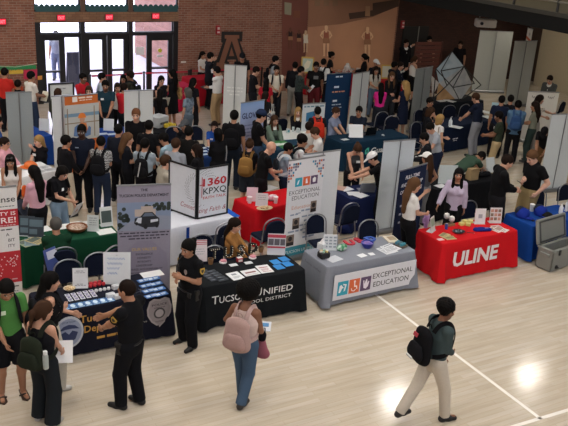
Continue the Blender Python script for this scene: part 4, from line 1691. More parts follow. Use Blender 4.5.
letters(b2, M('#2f2b3a', .7), [(s, 0, .785 - .068 * i, .048, 'c', w_) for i, (s, w_) in enumerate((('EXCELLENCE', .27), ('HONESTY', .22), ('INTEGRITY', .22), ('LEADERSHIP', .26), ('COURAGE, ACCOUNTABILITY', .60), ('PROCEDURAL JUSTICE', .46), ('TEAMWORK', .24)))], fr, 'values_lettering', .012)

# exceptional education banner and the white one behind it
b3, fr, L = banner((289, 160), (325, 154.5), 'white banner with coloured mosaic corners and three picture squares', '#d9d9dc')
rnd = random.Random(5)
for nm, sx in (('mosaic_corner', -1), ('mosaic_corner', 1)):
    for c in ('#2f87a8', '#c9673f', '#6d6a86'):
        ps = []
        for i in range(6):
            for j in range(7):
                if i + j * .8 < 5.4 and rnd.random() < .34:
                    x = sx * (.39 - i * .048)
                    y = 1.90 - j * .052
                    ps.append(rect(x - .018, y - .02, x + .018, y + .02))
        if ps:
            shapes(b3, M(c, .6), ps, fr, nm, .002, .001)
for c, x in (('#2f9db4', -.16), ('#d8673a', .02), ('#5a4465', .20)):
    shapes(b3, M(c, .6), [rect(x - .08, 1.46, x + .08, 1.63)], fr, 'picture_square', .002, .001)
shapes(b3, M('#eeeeee', .6), [[(-.20, 1.50), (-.17, 1.50), (-.14, 1.59), (-.18, 1.57)], [(.0, 1.50), (.05, 1.50), (.03, 1.60), (.0, 1.58)], [(.17, 1.50), (.23, 1.50), (.24, 1.58), (.20, 1.60), (.16, 1.57)]], fr, 'picture_symbol', .004, .001)
letters(b3, M('#2a2a30', .7), [('EXCEPTIONAL', .0, 1.315, .115, 'c', .72), ('EDUCATION', .02, 1.205, .115, 'c', .62)], fr, 'title_lettering', -.005)
letters(b3, M('#c98a66', .7), [('Education', -.05, 1.02, .10, 'c', .46)], fr, 'orange_lettering', 0)
print_lines(b3, M('#8a95a6', .7), [(.05, .95, .2, .035), (-.20, .90, .2, .03), (.14, .83, .34, .03), (.18, .74, .30, .035), (.08, .66, .3, .03), (-.16, .56, .34, .035), (.17, .50, .3, .03), (.17, .40, .3, .035), (-.1, .92, .14, .02), (.12, .58, .26, .02)], fr, 'word_cloud')
for x0, y0, w_ in ((.16, .90, .14), (-.24, .62, .16), (-.36, .30, .18)):
    shapes(b3, M('#7b6a5e', .7), [rect(x0, y0, x0 + w_, y0 + .22)], fr, 'portrait_photo', .003, .001)
    shapes(b3, M('#241d1c', .7), [ngon(x0 + w_ / 2, y0 + .14, .045, .05, 12)], fr, 'portrait_head', .005, .001)
    shapes(b3, M('#241d1c', .7), [rect(x0 + .01, y0, x0 + w_ - .01, y0 + .07)], fr, 'portrait_shoulders', .005, .001)
shapes(b3, M('#3d93a6', .7), [rect(-.425, .08, .425, .27)], fr, 'teal_footer', .002, .001)
letters(b3, M('#d8e6ea', .7), [('TUCSON UNIFIED', -.02, .14, .085, 'c', .7)], fr, 'footer_lettering', .01, 0, .004)
b4, fr, L = banner((304, 153.8), (340.6, 149.3), 'plain white banner standing right behind the mosaic banner', '#d3d6d8', back=True)

# radio station display: two black framed panels on the white cloth
t = thing('tabletop_display', 'black framed folding display with a dotted swirl and red radio lettering', 'display', at(196.5, 219, TZ), 0)
pL = [at(169, 209.5, TZ), at(196.5, 219.5, TZ), at(227, 213.5, TZ)]
zt = .98
for i in (0, 1):
    p0, p1 = pL[i], pL[i + 1]
    o = t.location
    q0, q1 = p0 - o, p1 - o
    dv = (q1 - q0)
    w_ = dv.length
    ux = dv.normalized()
    fr = (q0 + Vector((0, 0, .01)), ux, (0, 0, 1))
    pan = shapes(t, M('#cfd3da', .5), [rect(.01, .01, w_ - .01, zt - .01)], fr, 'panel', 0, .012)
    mb = MB()
    for r_ in (rect(0, 0, w_, .028), rect(0, zt - .028, w_, zt), rect(0, 0, .028, zt), rect(w_ - .028, 0, w_, zt)):
        mb.prism(r_, (Vector(fr[0]) - ux.cross(Vector((0, 0, 1))) * .004, ux, (0, 0, 1)), .026)
    mb.build('frame', M('#121316', .5), t)
    dots = []
    for k in range(150):
        rr = .23 + .012 * (k % 6) * 1.6
        w0 = k * .155
        if i == 0:
            x, y = w_ + .03 + rr * math.cos(w0), .56 + rr * math.sin(w0)
        else:
            x, y = .05 + rr * math.cos(w0) * 1.15, .60 + rr * 1.1 * math.sin(w0)
        if .04 < x < w_ - .04 and (i == 0 or y > .72 or y < .28):
            dots.append(ngon(x, y, .008, .008, 5))
    shapes(t, M('#3c4048', .6), dots, fr, 'dot_swirl', .014, .001)
    if i == 1:
        letters(t, M('#b8202e', .6), [('1360', .11, .62, .20, 'l', w_ - .16)], fr, 'station_number', .03, 0, .014)
        letters(t, M('#23262c', .6), [('KPXQ', .12, .46, .17, 'l', w_ - .17)], fr, 'station_name', .01, 0, .014)
        letters(t, M('#b8202e', .6), [('FAITH TALK', .12, .365, .075, 'l', w_ - .17)], fr, 'subtitle_lettering', .01, 0, .014)
        letters(t, M('#9a2f3c', .6), [('ting Faith &', .04, .11, .13, 'l', w_ * .88)], fr, 'script_lettering', .0, .3, .014)
        shapes(t, M('#b8202e', .6), [rect(.085, .40, .10, .80), rect(.04, .64, .14, .656)], fr, 'red_cross', .014, .001)
    else:
        letters(t, M('#9a2f3c', .6), [('Connec', w_ - .04, .16, .14, 'r', w_ * .50)], fr, 'script_lettering', .0, .3, .014)

# the tall blank backs and the other banners, from the entrance to the gallery
banner((5.4, 92), (31.5, 91.3), 'grey blank banner back standing on the entrance side of the blonde seated woman', '#8f9698', w=None, back=True)
t, fr, L = banner((64.5, 96), (97.5, 93), 'orange banner with a picture of a worker in a hard hat', '#c46a35')
print_lines(t, M('#e8d8c8', .7), [(.1, 1.91, .34, .035), (.1, 1.86, .3, .02)], fr)
shapes(t, M('#e8e0d8', .7), [rect(-.22, 1.84, -.10, 1.96)], fr, 'square_mark', .002, .001)
shapes(t, M('#b4b6b2', .7), [rect(-.42, .95, .42, 1.78)], fr, 'picture', .002, .001)
shapes(t, M('#6f8da3', .7), [rect(-.42, 1.50, .42, 1.58)], fr, 'picture_steelwork', .004, .001)
shapes(t, M('#8a7a66', .7), [rect(-.36, 1.0, -.335, 1.7)], fr, 'picture_post', .005, .001)
shapes(t, M('#8a7a66', .7), [rect(.29, 1.0, .315, 1.72)], fr, 'picture_post', .005, .001)
shapes(t, M('#8a7a66', .7), [rect(-.42, 1.34, .42, 1.365)], fr, 'picture_beam', .006, .001)
shapes(t, M('#cf7434', .7), [[(-.10, 1.02), (-.10, 1.30), (-.03, 1.35), (.10, 1.33), (.16, 1.02)]], fr, 'picture_vest', .008, .001)
shapes(t, M('#55739f', .7), [[(-.22, 1.05), (-.19, 1.26), (-.10, 1.32), (-.09, 1.16), (.08, 1.09), (.16, 1.26), (.21, 1.22), (.20, 1.04), (.05, 1.0)]], fr, 'picture_sleeves', .010, .001)
shapes(t, M('#b98d74', .7), [ngon(.0, 1.43, .065, .085, 16)], fr, 'picture_face', .009, .001)
shapes(t, M('#d8782c', .7), [[(-.10, 1.46), (-.085, 1.53), (-.04, 1.575), (.02, 1.58), (.07, 1.55), (.10, 1.46)]], fr, 'picture_helmet', .011, .001)
print_lines(t, M('#eadac8', .7), [(0, .80, .62, .07), (0, .70, .5, .03)], fr, 'slogan_lines')
banner((51.5, 96), (66, 94.7), 'white blank banner beside the orange construction banner', '#cfd2d4', w=.44, back=True)
banner((124, 90.5), (153, 89.3), 'white blank banner back behind the bearded man in black', '#c9cccb', back=True)
t, fr, L = banner((224.5, 64), (247, 65.5), 'tall white banner with a faint line of print below the block letter', '#c4c6c4', back=True)
print_lines(t, M('#d9dad6', .7), [(0, 1.32, .45, .035), (0, 1.22, .45, .035), (0, 1.12, .3, .035)], ((0, -.004, 0), (1, 0, 0), (0, 0, 1)), 'faint_print_lines')


def gradient(c1, c2, z0, z1):
    m, nt, b = nodes_mat('printed_gradient')
    tc = nt.nodes.new('ShaderNodeTexCoord')
    sp = nt.nodes.new('ShaderNodeSeparateXYZ')
    mr = nt.nodes.new('ShaderNodeMapRange')
    mr.inputs[1].default_value, mr.inputs[2].default_value = z0, z1
    mx = nt.nodes.new('ShaderNodeMix')
    mx.data_type = 'RGBA'
    mx.inputs[6].default_value = (*lin(c1), 1)
    mx.inputs[7].default_value = (*lin(c2), 1)
    nt.links.new(tc.outputs['Object'], sp.inputs[0])
    nt.links.new(sp.outputs['Z'], mr.inputs[0])
    nt.links.new(mr.outputs[0], mx.inputs[0])
    nt.links.new(mx.outputs[2], b.inputs['Base Color'])
    b.inputs['Roughness'].default_value = .7
    return m


t, fr, L = banner((241, 102.5), (264.5, 99.3), 'blue to lavender banner with dark lettering beside the man in the navy cap', gradient('#a9a4bc', '#7d9cc8', .9, 2.0))
letters(t, M('#1c2450', .7), [('GLOVAR', 0, 1.60, .19, 'c', .62)], fr, 'title_lettering', .02)
print_lines(t, M('#6a6f92', .7), [(0, 1.42 - k * .085, .5, .025) for k in range(9)], fr)
t, fr, L = banner((303, 103.5), (325.5, 102.3), 'short white sign with a blue book picture', '#c6ccce', z=1.5)
shapes(t, M('#2f6f96', .7), [[(-.22, 1.0), (.0, 1.04), (.0, 1.28), (-.22, 1.24)]], fr, 'picture_book', .002, .001)
shapes(t, M('#204e6e', .7), [[(.0, 1.04), (.10, 1.0), (.10, 1.24), (.0, 1.28)]], fr, 'picture_spine', .003, .001)
print_lines(t, M('#5a7a8c', .7), [(0, 1.39, .6, .035)], fr)
t, fr, L = banner((327, 73.5), (351.8, 72), 'dark navy banner with short white lines of text', '#16304e')
print_lines(t, M('#c9d2da', .7), [(0, 1.87, .24, .04), (-.04, 1.57, .22, .055), (-.04, 1.17, .24, .055), (-.1, .63, .2, .05)], fr, 'heading_lines')
print_lines(t, M('#9fb0bd', .7), [(-.02, 1.07, .32, .03), (0, .98, .34, .03), (-.02, .89, .3, .03), (-.14, .52, .1, .03), (-.13, .44, .12, .03)], fr)
print_lines(t, M('#c98a68', .7), [(.02, 1.44, .45, .035)], fr, 'orange_print_line')
banner((353.2, 73.8), (369.8, 70.7), 'white blank banner back next to the dark navy banner', '#b9bdbb', back=True)
banner((416, 68.8), (433, 66), 'grey blank banner back beside the blonde woman in navy', '#777b7a', back=True)
banner((480.3, 30), (513.5, 31.7), 'tallest white blank banner, under the projector', '#b2b7b3', z=2.4, back=True)
banner((515, 41), (537.5, 40.5), 'tall white blank banner next to the one under the projector', '#b2b7b3', z=2.4, back=True)
t, fr, L = banner((528, 27.5), (537, 31), 'white sign with an orange stripe peeking above the tall blank banners', '#d5d5d2', z=2.75, w=.5)
shapes(t, M('#c4603c', .7), [[(-.25, 2.36), (.25, 2.28), (.25, 2.36), (-.25, 2.46)]], fr, 'orange_stripe', .002, .001)
letters(t, M('#4a4a58', .7), [('(k)', .02, 2.52, .12, 'c', .14)], fr, 'mark', .01)
t, fr, L = banner((528.5, 91), (559.5, 92), 'cream white banner with dark script lettering behind the two curly haired women', '#cdccc6', z=1.58)
mb = MB()
for x0, n_ in ((-.36, 5), (.16, 3)):
    mb.tube([(x0 + k * .012, -.008, 1.40 + (.055 if k % 8 < 2 else .03) * math.sin(k * 1.25)) for k in range(n_ * 6)], .006, 5)
mb.build('script_lettering', M('#54504c', .7), t)
t, fr, L = banner((384, 141), (416, 138.5), 'white blank banner back between the white cap man and the navy internship banner', '#c3cbd0', z=2.0, back=True)
t, fr, L = banner((400, 170.5), (427.3, 162.5), 'navy banner with white slanted capitals about internships', '#1d2740', z=1.78)
letters(t, M('#d5d8dc', .7), [('FULL-TIME', 0, 1.56, .10, 'c', .46), ('AND INTERNSHIP', 0, 1.42, .10, 'c', .70), ('OPPORTUNITIES', 0, 1.28, .10, 'c', .70)], fr, 'title_lettering', .025, .12)
print_lines(t, M('#aab2bd', .7), [(-.16, 1.02, .3, .04), (-.18, .85, .26, .04), (-.16, .68, .3, .04)], fr)
t, fr, L = banner((552, 114), (580, 113), 'white blank banner back at the edge of the photo above the blue table', '#c4cacb', z=2.0, back=True)

# cube frame display with printed sheets
def pnt(x, y, Y):
    return onY(x, y, Y)


Yd = at(455, 100, .75).y
t = thing('cube_frame_display', 'black rod frame holding pale map sheets on a black table', 'display', at(455, 101, .75), 0)
o = t.location
G = {k: pnt(x, y, Yd + dy) - o for k, x, y, dy in (('top', 452, 51.5, .2), ('l', 436, 69, 0), ('r', 464, 66.5, .1), ('c', 447, 85.5, -.35), ('bl', 433.5, 98.5, .1), ('br', 460, 101, .1), ('k1', 453, 87.5, -.45), ('k2', 474.5, 83.5, -.2), ('k3', 481, 85, .2), ('m', 441, 71, -.3))}


def sheet3(mat, ks, name):
    mb = MB()
    P = [G[k] for k in ks]
    nn = (P[1] - P[0]).cross(P[2] - P[0]).normalized() * .008
    n = len(P)
    mb.add(P + [q + nn for q in P], [tuple(range(n)), tuple(reversed(range(n, 2 * n)))] + [(i, i + n, (i + 1) % n + n, (i + 1) % n) for i in range(n)])
    return mb.build(name, mat, t)


G['c0'] = G['c'] + Vector((0, .4, 0))
sheet3(mottled('#9fb2bc', '#b4c2c8', 3), ('top', 'l', 'c0', 'r'), 'blue_map_sheet')
G['q'] = pnt(432, 97, Yd + .2) - o
G['l2'] = G['l'] + Vector((-.12, .05, -.2))
sheet3(mottled('#b9b4ac', '#c9c6c0', 3), ('l2', 'q', 'c0'), 'pale_map_sheet')
G['tb1'] = pnt(436, 101, Yd + .15) - o
G['tb2'] = pnt(457, 101, Yd + .15) - o
sheet3(mottled('#a58056', '#b99368', 3), ('c0', 'tb1', 'tb2'), 'tan_map_sheet')
G['s3'] = pnt(472, 84, Yd + .15) - o
G['s4'] = pnt(461, 99, Yd + .15) - o
sheet3(mottled('#a9adb0', '#bdbfbd', 3), ('c0', 'tb2', 's4', 's3', 'r'), 'grey_map_sheet')
for a, b in (('top', 'l'), ('top', 'r'), ('l', 'k1'), ('r', 'c'), ('m', 'r'), ('m', 'top'), ('c', 'bl'), ('k1', 'br'), ('k1', 'k2'), ('r', 'k3'), ('r', 'k2'), ('k3', 'br'), ('m', 'c'), ('l', 'bl'), ('k1', 'r')):
    MB().tube([G[a], G[b]], .016, 6).build('rod', M('#131313', .5), t)


# ------------------------------------------------------------------ chairs
CH_N = cloth('#121829')
CH_G = M('#8f9196', .35, .85)


def make_chair():
    t = thing('stacking_chair', 'x', 'chair')
    MB().box((0, .02, .455), (.44, .42, .07), bev=.05).build('seat', CH_N, t, True)
    w, z0, z1 = .19, .55, .90
    arch = [(-w, z0), (w, z0), (w, z0 + .18)] + [(w * math.cos(a), z0 + .20 + (z1 - z0 - .20) * math.sin(a) ** .8) for a in np.linspace(.15, PI - .15, 11)] + [(-w, z0 + .18)]
    MB().prism(arch, ((0, -.20, 0), (1, 0, 0), (0, -.14, 1)), .045).build('backrest', CH_N, t)
    # legs and the arched back tube
    lean = lambda z: -.225 - .14 * (z - .0) + .0
    yb = lambda z: -.225 - .14 * z + .05
    path = [(-.215, yb(.46), .46), (-.215, yb(.72), .72)] + [(.215 * math.cos(a), yb(.74 + .19 * math.sin(a)), .74 + .19 * math.sin(a) ** .8) for a in np.linspace(PI - .1, .1, 11)] + [(.215, yb(.72), .72), (.215, yb(.46), .46)]
    MB().tube(path, .013, 8).build('back_frame', CH_G, t, True)
    for sx in (-1, 1):
        MB().tube([(sx * .215, .20, .43), (sx * .225, .23, .0)], .0125, 8).build('leg', CH_G, t, True)
        MB().tube([(sx * .215, -.19, .46), (sx * .225, -.27, .0)], .0125, 8).build('leg', CH_G, t, True)
        MB().tube([(sx * .215, .20, .43), (sx * .215, -.19, .46)], .0125, 8).build('seat_rail', CH_G, t, True)
    MB().tube([(-.22, -.245, .16), (.22, -.245, .16)], .009, 6).build('stretcher', CH_G, t, True)
    return t


CHAIR = make_chair()
used = [False]
CINFO = []


def chair(px, py, face, label, z=.92):
    """px, py: middle of the top of the backrest in the photo; face: heading of the sitter"""
    t = CHAIR if not used[0] else copy_tree(CHAIR)
    used[0] = True
    dx, dy = ADJC.get(label, (0, 0))
    rz = screen_dir(face)
    CINFO.append(dict(label=label, px=px, py=py, rz=rz))
    P = at(px + dx, py + dy, z)
    o = Matrix.Rotation(rz, 3, 'Z') @ Vector((0, -.31, 0))
    t.location = (P.x - o.x, P.y - o.y, 0)
    t.rotation_euler = (0, 0, rz)
    t['label'] = label
    t['group'] = 'navy padded stacking chairs'
    return t


for a in (
    (63, 248, -28, 'navy padded chair right behind the man in the green shirt'),
    (73, 265, 152, 'navy padded chair behind the white card holder on the police table'),
    (97, 258, 152, 'navy padded chair behind the handwritten white board'),
    (113, 247, -60, 'navy chair between the green table and the police banner'),
    (213, 246, 150, 'navy chair behind the red striped sign on the black table'),
    (226.5, 237, 62, 'navy chair the woman in the tan top sits on'),
    (228, 219, -30, 'navy chair behind the tan top woman, close to the white table'),
    (203, 236, 150, 'navy chair between the policewoman and the white table'),
    (279.5, 219, -30, 'navy chair pushed in at the front of the red cloth with cups'),
    (316, 214.5, 152, 'navy chair behind the grey table, in front of the mosaic banner'),
    (352, 206.5, -35, 'empty navy chair facing the dark navy table with loose papers'),
    (368.5, 225, 152, 'navy chair behind the blue bowl on the grey table'),
    (469, 206, 150, 'navy chair behind the yellow pads on the red table'),
    (539.5, 195, 150, 'navy chair behind the blue table, by the man in khaki trousers'),
    (566, 184, 150, 'navy chair in front of the blank banner at the edge of the photo'),
    (383, 112, -30, 'chair with arched back in front of the pink shirt woman'),
    (393, 116, -20, 'chair at the end of the teal navy table, by the laptop'),
    (420, 114.5, 150, 'navy chair right at the foot of the grey banner'),
    (416, 120, 140, 'nearer of the two navy chairs by the foot of the grey banner'),
    (450.5, 105.5, -20, 'navy chair on the aisle side of the cube frame table'),
    (466, 104.5, -35, 'tilted looking navy chair beside the leaning man in navy'),
    (312, 147.5, -35, 'dark chair behind the brown haired man in the white shirt'),
    (281.7, 118.5, -40, 'dark chair behind the seated woman with the lanyard'),
    (174, 126.5, 170, 'dark chair beside the man in the grey cap, near the yellow things'),
    (195.5, 126, 165, 'dark chair between the man in the grey cap and the woman in blue'),
    (563, 101, -50, 'dark chair near the end of the script banner'),
):
    chair(*a)
# ------------------------------------------------------------------ the crowd
PE = {}


def pn(key, px, py, face, label, **k):
    PE[key] = person(px, py, face, label, **k)
    return PE[key]


BK, NV, WH = '#131317', '#1b2236', '#d9d9d8'
JE = '#33435c'
# ---- nearest figures
p = pn('cop', 127, 280.5, -68, 'policeman in black uniform with a gold shoulder patch, arms spread while talking', top='#0f1013', bot='#0f1014', hair='buzz', hc='dark', skin='tan', h=1.80,
       arms=((.02, .44, -.44), (.10, .46, -.30)), feet=((-.10, .08), (.10, -.06)), shoe='#0b0b0c', tuck=True, hp=10, bulk=1.22)
def police_kit(p, near=1):
    S = p['S']
    for sd in (-1, 1):
        sh, el, wr = p['A'][sd]
        u = (el - sh) / np.linalg.norm(el - sh)
        c = Vector((sh + u * .09) * S)
        out = Vector((sd, 0, 0))
        out = (out - Vector(u) * out.dot(Vector(u))).normalized()
        ax = Vector(u).cross(out)
        shape = [(-.040, .045), (.040, .045), (.044, 0), (.025, -.035), (0, -.052), (-.025, -.035), (-.044, 0)]
        fr = (c + out * .060 * p['bulk'] * S * (.93 if p['fem'] else 1), tuple(-ax * 1.0) if (-ax).cross(-Vector(u)).dot(out) > 0 else tuple(ax), tuple(-Vector(u)))
        shapes(p['root'], M('#b8943a', .6), [shape], fr, 'shoulder_patch', .006, .004)
        shapes(p['root'], M('#2a2a20', .6), [[(x * .55, y * .55) for x, y in shape]], fr, 'patch_centre', .011, .002)
    mb = MB()
    y = .955
    ring = [p['tor'](.172 * math.cos(a), .118 * math.sin(a), y) for a in np.linspace(0, 2 * PI, 25)[:-1]]
    mb.tube(ring, .022, 6, True)
    mb.build('duty_belt', M('#0a0a0b', .4), p['root'])
    for a, sz in ((.2, (.05, .06, .14)), (2.9, (.05, .07, .16)), (.9, (.07, .04, .08)), (2.2, (.07, .04, .08))):
        MB().box(p['tor'](.195 * math.cos(a), .14 * math.sin(a), y - .03), sz, bev=.01).build('belt_pouch', M('#0c0c0d', .5), p['root'])
    fb = .150 if not p['fem'] else .165
    shapes(p['root'], M('#b9b9bd', .3, .8), [[(-.028, .03), (0, .042), (.028, .03), (.03, -.01), (0, -.042), (-.03, -.01)]], (p['tor'](-.085, fb, 1.30), (-1, 0, 0), (0, 0, 1)), 'badge', 0, .006)
    MB().box(p['tor'](.10, fb - .01, 1.28), (.06, .035, .11), bev=.01).build('radio', M('#1a1a1c', .4), p['root'])
    MB().tube([p['tor'](.10, fb, 1.33), p['tor'](.115, fb - .03, 1.42), p['tor'](.12, .05, 1.46)], .008, 6).build('radio_cord', M('#0a0a0a', .5), p['root'])
police_kit(p)
MB().tube([Vector((p['A'][-1][2] * .92 + p['A'][-1][1] * .08) * p['S']) + Vector((.03 * math.cos(a), .01 * math.sin(a), .03 * math.sin(a))) for a in np.linspace(0, 2 * PI, 13)[:-1]], .008, 5, True).build('wristwatch', M('#0d0d0d', .4), p['root'])

p = pn('copw', 188.5, 240, -138, 'policewoman in black uniform, hands at her chest, standing between the two tables', top='#101114', bot='#101115', hair='bun', hc='black', skin='tan', h=1.72,
       arms=((.06, .20, -.20), (.06, .19, -.26)), feet=((-.13, .04), (.13, .0)), shoe='#0b0b0c', fem=True, tuck=True, hp=14, bulk=1.24)
police_kit(p)
Q = Field(p['vox'] * 1.1)
for a, b, r in ((1.05, 1.12, .150), (1.12, 1.28, .160)):
    Q.cone(V(0, .015, a), V(0, .015, b), r, r + .006, .04, ((0, 1, 0), .78))
Q.cone(V(-.07, .01, 1.28), V(-.085, -.01, 1.42), .055, .035, .03)
Q.cone(V(.07, .01, 1.28), V(.085, -.01, 1.42), .055, .035, .03)
o = link('vest', Q.mesh('vest'), cloth('#0b0c0e'), p['root'])
o.scale = (p['S'],) * 3

p = pn('pink', 249, 285.5, 22, 'person with a big black afro, pale pink backpack and loose blue jeans walking away', top='#cdb8b0', bot='#42566c', hair='afro', hc='black', skin='brown', h=1.70, bulk=1.16, hy=0, hp=16,
       sleeve='none', arms=((.16, .14, -.06), (.12, .26, -.36)), legs='pants', feet=((-.05, .12), (.07, -.16, .02)), shoe='#2a2522', fem=True)
backpack(p, 'pale pink backpack on the person with the afro', '#a58a84', '#9e827c', '#b09690', w=.38, hgt=.52, d=.21, zc=1.17)
h_ = held(p, 1, 'handout', 'white and blue printed handouts held by the person with the afro', 'paper', (.24, .17, .008), M('#d5d8de', .6), 20, 20)
MB().box((.03, .02, .006), (.12, .06, .004)).build('blue_print', M('#4a86b8', .6), h_)
hb = thing('handbag', 'dark pink drawstring bag hanging from the forearm beside the pale pink backpack', 'bag', p['mw'] @ (p['hand'](1, .03) + Vector((.03, -.02, -.26))), p['rz'])
Q = Field(.012)
Q.cone((-.05, 0, -.10), (.05, 0, -.10), .07, .07, .03, ((0, 1, 0), .6))
Q.cone((0, 0, -.08), (0, 0, .10), .10, .05, .04, ((0, 1, 0), .6))
link('pouch', Q.mesh('pouch'), cloth('#8f5560'), hb)
Q = Field(.012)
Q.cone((0, 0, .10), (0, .0, .17), .05, .06, .02, ((0, 1, 0), .7))
link('dark_top', Q.mesh('dark_top'), cloth('#18161a'), hb)
MB().tube([(-.04, 0, .16), (-.03, .01, .27), (.03, .01, .27), (.04, 0, .16)], .007, 6).build('cord', cloth('#18161a'), hb)

p = pn('walker', 448, 300.5, 66, 'curly haired young man walking in pale trousers and grey green shirt', top='#3d4a4b', bot='#c0b7a8', hair='curly', hc='black', skin='brown', h=1.74, sleeve='long',
       arms=((.12, .14, -.50), (.02, .20, -.42)), feet=((-.08, -.36, .07), (.10, .22)), shoe='#121214', hp=6, lean=3)
bp_ = backpack(p, 'black backpack with a red mark on the walking curly haired man', '#101013', '#141417', '#0d0d0f', w=.37, hgt=.54, d=.21, zc=1.16)
MB().box(p['tor'](-.04, -.335, 1.30), (.08, .015, .05), rx=R(-16)).build('red_mark', M('#a02f3c', .6), bp_)
MB().box(p['tor'](0, -.405, 1.02), (.12, .02, .025), rx=R(10)).build('white_label', M('#b5b5b5', .6), bp_)

p = pn('olive', 43.5, 301.5, 18, 'woman in a black tank top and wide black trousers with an olive backpack', top='#15161a', bot='#1c2024', hair='pony', hc='brown', skin='light', h=1.67, fem=True,
       sleeve='none', arms=('down', 'low'), legs='wide', feet=((-.12, .02), (.13, -.05)), shoe='#a8a6a2', hy=25, hp=10)
b_ = backpack(p, 'dark olive backpack with a water bottle on the woman in the black tank top', '#23291f', '#1e241b', '#1a1e18', w=.33, hgt=.50, d=.19, zc=1.16)
bt = thing('water_bottle', 'grey water bottle in the side pocket of the olive backpack', 'bottle', p['mw'] @ p['tor'](.205, -.23, 1.0), 0)
MB().lathe((0, 0, 0), [(.032, 0), (.034, .02), (.034, .16), (.026, .19)], 14).build('bottle_body', M('#9aa39f', .3), bt, True)
MB().lathe((0, 0, .19), [(.026, 0), (.026, .035), (.02, .045)], 12).build('bottle_cap', M('#c9cdca', .4), bt, True)
held(p, 1, 'sheet_of_paper', 'white sheets of paper in the hand of the woman with the olive backpack', 'paper', (.21, .28, .006), M('#dcdcdc', .7), 55, 30)

p = pn('longhair', 50.5, 272.5, 62, 'young woman with long dark hair, black sleeveless top and pale trousers', bulk=1.12, top='#141417', bot='#b5b0a4', hair='long', hc='black', skin='light', h=1.68, fem=True, sleeve='none',
       arms=('front', 'cross'), legs='wide', feet=((-.12, -.06), (.12, .05)), shoe='#b9b7b2', hp=10)
badge(p)
backpack(p, 'black backpack on the long haired woman in pale trousers', '#17171a', None, None, w=.30, hgt=.44)

p = pn('green', 6, 281, 148, 'young man in a bright green t-shirt, black shorts and brown sandals looking down', top='#4d8343', bot='#131418', hair='short', hc='black', skin='tan', h=1.74, legs='shorts', shoe=None,
       arms=('down', 'low'), hp=30, feet=((-.13, .02), (.13, -.02)))
badge(p, '#c8d8c0')
for sd in (-1, 1):
    ft = p['J'][sd][2] * p['S']
    mb = MB()
    mb.prism([(-.045, -.10), (.045, -.10), (.05, .02), (.052, .14), (0, .19), (-.048, .14), (-.045, .02)], ((ft[0] + sd * .01, ft[1], .002), (1, 0, 0), (0, 1, 0)), .022)
    s_ = mb.build('sandal', M('#3a2a1e', .7), p['root'])
    MB().tube([(ft[0] - .045, ft[1] + .06, .03), (ft[0] + sd * .01, ft[1] + .09, .062), (ft[0] + .06, ft[1] + .06, .03)], .012, 6).build('sandal_strap', M('#2c2018', .7), p['root'])
b_ = backpack(p, 'black backpack on the young man in the green shirt', '#15161a', None, None, w=.31)

# ---- around the green and white tables
p = pn('greenback', 55.5, 218, -22, 'grey haired man in dark green seated with his back to us at the green table', top='#143524', hair='short', hc='grey', skin='tan', h=1.72, sit=.46, arms=('table', 'table'), bot='#20232a', hp=12)
p = pn('whitetank', 10, 155, 165, 'woman with long black hair and sunglasses on her head in a white sleeveless top', top='#cfcac6', bot='#1b1b20', hair='longfront', hc='black', skin='tan', h=1.64, fem=True, sleeve='none', arms=('low', 'low'), hp=18)
p = pn('pinkshirt', 33.5, 166, -55, 'woman with very long black hair in a pale pink shirt carrying a dark folder', top='#cf9fae', bot='#131317', hair='long', hc='black', skin='tan', h=1.66, fem=True, sleeve='long', arms=('low', 'front'), hp=15)
held(p, -1, 'folder', 'dark printed folder carried by the woman in the pale pink shirt', 'folder', (.24, .32, .015), M('#2a3140', .5), 50, 20)
t = thing('shoulder_bag', 'small orange bag at the shoulder of the woman in the pale pink shirt', 'bag', p['mw'] @ p['tor'](-.17, .12, 1.30), p['rz'])
Q = Field(.014)
Q.cone((0, 0, -.05), (0, 0, .06), .06, .05, .02, ((0, 1, 0), .6))
link('pouch', Q.mesh('pouch'), cloth('#d2622f'), t)
p = pn('blacktee', 62.5, 167, 118, 'woman in a black t-shirt and light blue jeans reaching to the green table', top=BK, bot='#7d93a8', hair='bob', hc='black', skin='light', h=1.64, fem=True, arms=((.10, .30, -.52), 'front'), hp=24, lean=6)
badge(p)
backpack(p, 'black backpack on the woman in light blue jeans', '#17171a')
held(p, -1, 'sheet_of_paper', 'white and red leaflet in the hand of the woman in light blue jeans', 'paper', (.22, .30, .006), M('#cfcdd0', .7), 60, 10)
p = pn('pinkman', 4.5, 137.5, 95, 'man with glasses and a pale pink shirt seated at the white table', top='#cf9aa6', bot=NV, hair='short', hc='dark', skin='light', h=1.75, sit=.46, arms=('table', 'table'), sleeve='long', glasses=True)
p = pn('blondeseat', 38, 137, -165, 'blonde woman in a black polo seated with her hand at her chin', top=BK, bot=NV, hair='long', hc='blonde', skin='fair', h=1.68, sit=.46, fem=True, arms=('chin', 'table'), hy=25)
badge(p)
p = pn('blackshirt', 66, 135.5, 45, 'man in a long black shirt and beige trousers with his back to us', top=BK, bot='#b8ab98', hair='short', hc='black', skin='tan', h=1.70, sleeve='long', arms=('down', 'low'))
p = pn('tall', 81.5, 124.5, 178, 'tall man with a shaved head and dark navy polo in front of the orange banner', top='#171c2b', bot='#121317', hair='buzz', hc='black', skin='dark', h=1.88, arms=('low', 'low'))
badge(p, '#9aa4b8', .08, 1.32, .07, .02)
p = pn('plaid', 101, 136.5, 5, 'person in a black and white checked shirt with a black backpack', top=BK, mat_top=checked('#17181c', '#bdbdbd', 44), bot='#232c40', hair='short', hc='black', skin='tan', h=1.68, arms=('front', 'front'))
backpack(p, 'black backpack on the person in the checked shirt', '#141417', w=.33, hgt=.48)
p = pn('maroon', 118.5, 124.5, 15, 'black haired person in a navy top with maroon sleeves seen from behind', top='#1a1d28', bot=BK, hair='short', hc='black', skin='tan', h=1.72, jacket=None, sleeve='long')
